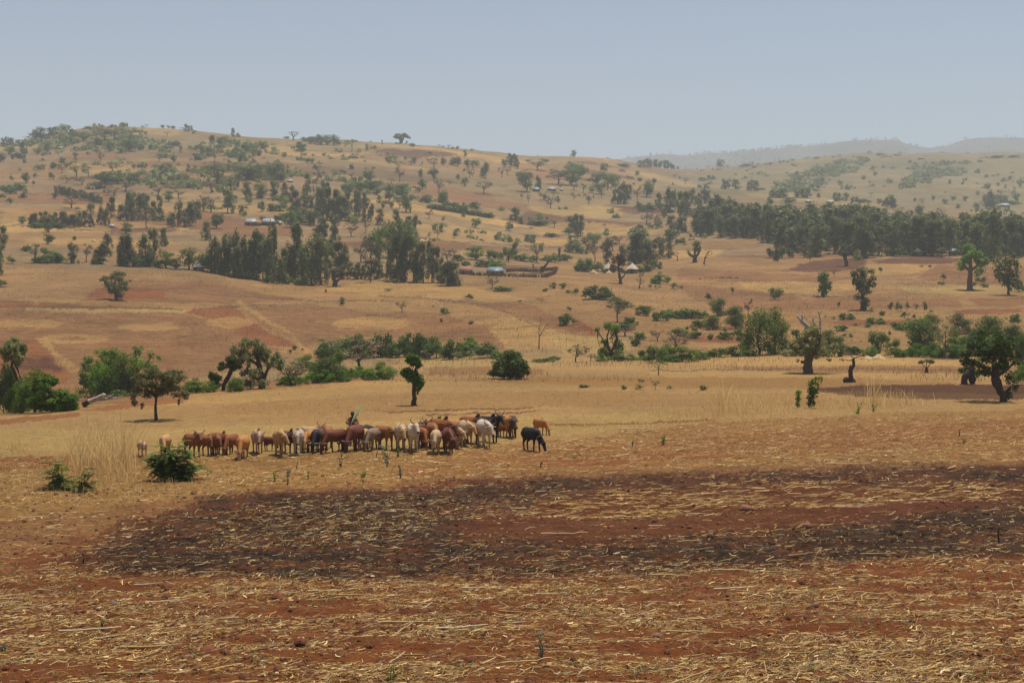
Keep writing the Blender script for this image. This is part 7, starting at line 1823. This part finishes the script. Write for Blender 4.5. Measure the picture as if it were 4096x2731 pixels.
def frond_plant(name, label, tile, base, stems, seed, size=1.0):
    """stems: (top x, top y, fronds, spread radius px)"""
    rng = np.random.default_rng(seed)
    x, y, z = ground_at(*nat(tile, *base)); s = y / (F * Z4)
    o = tag(empty(name, (x, y, z)), label, 'bush')
    for tx, ty, n, k in stems:
        top = np.array(((tx - base[0]) * s, rng.normal(0, 0.12), (base[1] - ty) * s))
        P = wob((0, 0, -0.05), top, 5, rng, 0.05)
        V, f = tube(P, (0.016, 0.014, 0.011, 0.008, 0.004), 6)
        link_mesh('stem', np_mesh('stem', V, f, M_BARK), o)
        n = int(n * (2.2 if name == 'feathery_bush' else 1.3))
        for i in range(n):
            t = 0.2 + 0.75 * (i + 0.5) / n
            p = P[0] + (top - P[0]) * t + rng.normal(0, 0.02, 3)
            q = link_mesh('frond', FROND[rng.integers(4)], o, tuple(p))
            q.rotation_euler = (rng.normal(0, .25), rng.uniform(-0.65, 0.25), rng.uniform(0, 6.28))
            sc = 1.25 * size * k * rng.uniform(0.75, 1.2); q.scale = (sc, sc, sc)
frond_plant('feathery_bush', 'dark green feathery-leaved bush in front of the left end of the herd', 'B1', (1440, 1505),
    [(1375, 1195, 13, 1.0), (1290, 1290, 12, 1.1), (1500, 1190, 14, 1.0), (1600, 1260, 13, 1.1), (1230, 1340, 10, 1.0), (1680, 1370, 12, 1.1), (1430, 1260, 14, 1.2), (1350, 1380, 12, 1.1), (1540, 1370, 13, 1.1), (1620, 1440, 9, 1.0), (1450, 1400, 12, 1.1), (1310, 1440, 8, .9)], 5, 1.0)
frond_plant('feathery_sapling', 'taller dark green feathery sapling in the tall dry grass at far left', 'B1', (480, 1580),
    [(455, 1335, 14, 0.95), (400, 1420, 8, .9), (540, 1440, 9, .95), (590, 1490, 6, .9), (440, 1510, 8, .8)], 6, 1.05)
frond_plant('feathery_sapling', 'lower dark green feathery sapling right beside the taller one', 'B1', (690, 1600),
    [(700, 1390, 9, .85), (770, 1420, 7, .8), (660, 1500, 8, .9), (760, 1520, 7, .9)], 7, 1.05)

def weed(label, tile, x, yb, w, h, seed, leaf=0.05, n=60, mat='W', name='weed', group=None):
    rng = np.random.default_rng(seed)
    wx, wy, wz = ground_at(*nat(tile, x, yb)); s = wy / (F * Z4); W = w * s / 2; H = h * s
    o = tag(empty(name, (wx, wy, wz)), label, 'plant', group)
    g = Geo(); cl = []
    for i in range(3):
        top = np.array((rng.normal(0, W * .4), rng.normal(0, W * .4), H * rng.uniform(.7, 1)))
        g.tube(wob((0, 0, -0.03), top, 4, rng, .05), (0.010, 0.008, 0.006, 0.003), 5)
        for t in np.linspace(0.2, 1, 5): cl.append((*(top * t), W * .5, W * .5, H * .12, 1))
    V, f = g.get(); link_mesh('stem', np_mesh('stem', V, f, M_BARK), o)
    V, f, c = leaf_cloud(cl, n, leaf, rng, up=.5); V[:, 2] = np.maximum(V[:, 2], 0)
    link_mesh('leaves', np_mesh('leaves', V, f, LEAF[mat], col=c), o)
weed('green upright shrub with two leafy stems beside the dry grass at right', 'B4', 355, 905, 150, 270, 1, .065, 900, 'G')
weed('yellow-green leafy shoot left of the two-stemmed upright shrub', 'B4', 250, 905, 90, 150, 2, .065, 330, 'L')
weed('dark green small weed at the field border, left of a pair at right', 'B4', 757, 940, 40, 80, 3, .045, 60)
weed('dark green small weed at the field border, right of a pair at right', 'B4', 880, 938, 46, 70, 4, .045, 60)
weed('flat bright green weed at the foot of the left border weed', 'B4', 755, 950, 90, 24, 5, .045, 60, 'G')
weed('grey-green spindly weed in front of the herd, left of the middle', 'B2', 262, 1545, 60, 150, 6, .035, 60, 'T')
weed('grey-green weed before the big dark red cow', 'B2', 712, 1400, 60, 130, 7, .035, 60, 'T')
weed('tall grey-green weed with pale flower heads under the gap in the herd', 'B2', 1095, 1395, 90, 200, 8, .04, 130, 'T')
weed('small green weed right of the tall grey-green weed', 'B2', 1188, 1312, 34, 70, 9, .04, 40)
weed('short grey-green weed below the cream cow', 'B2', 1210, 1490, 50, 110, 10, .035, 50, 'T')
weed('broad-leaved bright sapling rising behind the red bull', 'B2', 1530, 1125, 60, 170, 11, .085, 60, 'G')
weed('low green weed left of the short grey-green weed', 'B2', 890, 1480, 90, 40, 12, .03, 50)
weed('slim green weed at left before the herd', 'B2', 155, 1510, 40, 90, 13, .03, 36)
weed('slim green weed between two grey-green weeds', 'B2', 435, 1500, 40, 80, 14, .03, 36)
weed('bushy green weed in the stubble right of the herd', 'B3', 1265, 1212, 40, 84, 15, .04, 60)
weed('thin green weed left of the bushy one in the stubble', 'B3', 1008, 1225, 30, 64, 16, .03, 30)
weed('small green shoot under the black cow', 'B3', 242, 1400, 24, 50, 17, .03, 24)
weed('low spreading green weed in the stubble under the black cow', 'B3', 520, 1325, 60, 26, 18, .03, 40)
weed('green sprig sticking up in the right stubble', 'B4', 1600, 1140, 26, 76, 19, .03, 40)
weed('low green weed next to the sprig in the right stubble', 'B4', 1645, 1200, 70, 50, 20, .03, 60)
def weed_near(label, u, v, w, h, seed, leaf, n, mat='W'):
    t = 'B1'; x0, y0 = TILE[t]
    weed(label, t, (u - x0) * Z4, (v - y0) * Z4, w * Z4, h * Z4, seed, leaf, n, mat)
weed_near('thistle-like dark green plant near the bottom centre', 2168, 2640, 40, 130, 31, .022, 70, 'T')
weed_near('low wispy green plant at the bottom, left of centre', 1560, 2725, 130, 120, 32, .016, 130, 'W')
weed_near('small dark green tuft at the far left near the bottom', 10, 2610, 70, 40, 33, .018, 80, 'T')
weed_near('small green tuft below the pale stalks at left', 410, 2505, 40, 30, 34, .016, 50)

def stick(label, tile, x, yb, x1, y1, r, mat, seed, group=None, name='dead_stalk'):
    wx, wy, wz = ground_at(*nat(tile, x, yb)); s = wy / (F * Z4)
    rng = np.random.default_rng(seed)
    P = wob((0, 0, -0.05), ((x1 - x) * s, 0, (yb - y1) * s), 4, rng, 0.04)
    V, f = tube(P, np.array((1.2, 1, .9, .6)) * r, 6)
    tag(link_mesh(name, np_mesh(name, V, f, mat), loc=(wx, wy, wz)), label, 'stalk', group)
stick('dark upright dead stalk standing left of the tall grey-green weed', 'B2', 1008, 1312, 1018, 1250, .018, M_DARKBARK, 1)
stick('dark upright dead stalk in the stubble before the tan cow', 'B2', 342, 1412, 350, 1345, .014, M_DARKBARK, 2)
stick('charred upright stump of a stalk at the right edge of the burnt strip', 'B4', (3995 - 3072) * Z4, (2170 - 1200) * Z4, (3998 - 3072) * Z4, (2105 - 1200) * Z4, .022, M_DARK, 3)
stick('charred thin upright stalk in the burnt strip left of centre', 'B1', 330 * Z4, (2255 - 1200) * Z4, 338 * Z4, (2225 - 1200) * Z4, .018, M_DARK, 4)
stick('thin brown dry stalk rising from the lower burnt edge', 'B2', (1175 - 1024) * Z4, (2345 - 1200) * Z4, (1140 - 1024) * Z4, (2200 - 1200) * Z4, .007, M_BARK, 5)
stick('pale upright broken stalk below the cream cow', 'B2', 1480, 1480, 1482, 1415, .02, M_STRAWSTACK, 6)
stick('pale upright broken stalk in front of the tan cow', 'B2', 583, 1522, 580, 1478, .02, M_STRAWSTACK, 7)

# larger maize stalks lying about, each its own
def stalk_mesh(seed):
    rng = np.random.default_rng(seed)
    L = rng.uniform(0.75, 1.1); n = 7
    t = np.linspace(-.5, .5, n)
    kink = rng.integers(2, 5); a = rng.uniform(-.5, .5)
    P = np.stack([t * L, np.where(np.arange(n) > kink, (t - t[kink]) * L * math.tan(a), 0) + rng.normal(0, .005, n), rng.normal(0.012, .006, n)], 1)
    r = np.linspace(0.017, 0.009, n) * (1 + 0.25 * (np.arange(n) % 2))
    V, f = tube(P, r, 6)
    c = np.array([(0.58, 0.41, 0.18), (0.50, 0.33, 0.13), (0.66, 0.53, 0.32), (0.42, 0.27, 0.11)][seed % 4]) * (0.88 + 0.24 * rng.random((len(V), 1)))
    return np_mesh('maize_stalk', V, f, M_STRAW, col=c)
STALK = [stalk_mesh(i) for i in range(12)]
def lay(un, vn, lpx, ang, var, label=None, group='large maize stalks lying on the soil', tilt=0.0):
    D = 6 * F / (vn - HY); x = (un - 2048) / F * D
    s = lpx * D / F / 0.95
    o = link_mesh('maize_stalk', STALK[var % 12], loc=(x, D, hz(x, D) + 0.035))
    o.rotation_euler = (0, tilt, ang); o.scale = (s, min(s, 1.3), min(max(s, .8), 1.3))
    tag(o, label or 'maize stalk lying among the litter of the near stubble field', 'stalk', group)
lay(650, 2408, 150, .14, 2, 'thick bleached maize stalk lying left of centre below the burnt patch')
lay(1640, 2495, 260, .07, 1, 'long golden maize stalk with a kink near the bottom centre')
lay(1850, 2515, 240, .1, 2, 'pale split maize stalk just right of the long golden one')
lay(1340, 2365, 190, .12, 4, 'pair-like straight golden stalk under the burnt patch at centre')
lay(1390, 2385, 170, -.02, 1, 'golden stalk crossing under the straight one at centre')
lay(1650, 2330, 120, -.02, 8, 'short bright golden stalk bundle right of centre below the burnt patch')
lay(600, 2590, 290, .02, 3, 'long thin brown stalk near the bottom left')
lay(60, 2410, 120, .3, 0, 'golden stalk pointing up right at the far left edge')
lay(350, 2660, 110, -.3, 5, 'bent golden stalk at the bottom left')
lay(2950, 2295, 190, .05, 0, 'flat golden stalk at the lower border of the burnt strip')
lay(2260, 2135, 170, .09, 4, 'golden stalk at the left end of the pale straw streak')
lay(2530, 2070, 160, .0, 1, 'golden stalk in the middle of the pale straw streak')
lay(2750, 2175, 110, .45, 8, 'slanting pale stalk on the charred ground right of centre')
lay(720, 1985, 90, -.05, 0, 'pale long stalk left on the border above the burnt patch')
lay(1200, 1822, 110, .16, 2, 'pale stalk lying in front of the tan cow')
lay(1480, 1868, 40, -.3, 2, 'short pale stalk below the gap in the herd')
lay(2560, 1716, 190, .03, 2, 'long bleached stalk lying in the grass right of the black cow')
lay(3880, 1742, 100, -.03, 6, 'bleached stalk lying in the right stubble')
lay(120, 2073, 110, -.03, 2, 'whitish stalk at the far left edge above the red soil')
lay(3170, 1835, 70, .3, 0, 'slanting golden stalk in the right stubble')
def more_stalks():
    rg = random.Random(12); n = 0
    while n < 120:
        v = rg.uniform(1640, 2725) if rg.random() < .8 else rg.uniform(1900, 2080); u = rg.uniform(0, 4096)
        vv, uu = v / K, u / K
        bd = 1052 if uu < 700 else 1052 - (uu - 700) * 0.068
        if vv < bd + 4: continue
        q = np.array([uu]), np.array([vv])
        if (inpoly(*q, BARE)[0] or inpoly(*q, BURN1)[0]) and not inpoly(*q, LONGSTRAW)[0] and rg.random() < .8: continue
        D = 6 * F / (v - HY); L = rg.uniform(.3, 1.0) * F / D
        lay(u, v, L, rg.gauss(.08, .3) if rg.random() < .75 else rg.uniform(-1.5, 1.5), rg.randrange(12), tilt=-abs(rg.gauss(0, .05)))
        n += 1
more_stalks()

def clod(label, un, vn, w, h, seed, col):
    D = 6 * F / (vn - HY); x = (un - 2048) / F * D; s = D / F
    rng = np.random.default_rng(seed)
    V, t, q = capsule((0, 0, 0), (0.001, 0, 0), 1, 1, seg=12, rings=6)
    V = V * (1 + 0.22 * fbm(V[:, 0] * 2 + seed, V[:, 2] * 2 + V[:, 1], seed, 3))[:, None] * np.array((w * s / 2, w * s / 2.4, h * s * .75))
    tag(link_mesh('stone', np_mesh('stone', V, [t, q], M_STRAW, col=np.tile(np.array(col), (len(V), 1)) * (0.8 + .4 * rng.random((len(V), 1))), smooth=True), loc=(x, D, hz(x, D) + .01)), label, 'stone')
clod('reddish flat stone on bare soil right of the golden straw streak', 2985, 2040, 60, 26, 1, (0.24, 0.10, 0.055))
clod('reddish stone below the flat one on the bare soil', 3228, 2108, 40, 24, 2, (0.25, 0.11, 0.06))
clod('reddish stone near the bottom right of centre', 2625, 2545, 50, 26, 4, (0.22, 0.09, 0.05))
clod('grey stone in the red soil at left', 455, 2412, 32, 16, 5, (0.16, 0.12, 0.11))
clod('dark root clod on the red soil under the straw streak', 2748, 2095, 24, 16, 6, (0.09, 0.035, 0.018))
clod('second dark root clod left on the red soil under the straw streak', 2618, 2095, 24, 14, 7, (0.09, 0.035, 0.018))
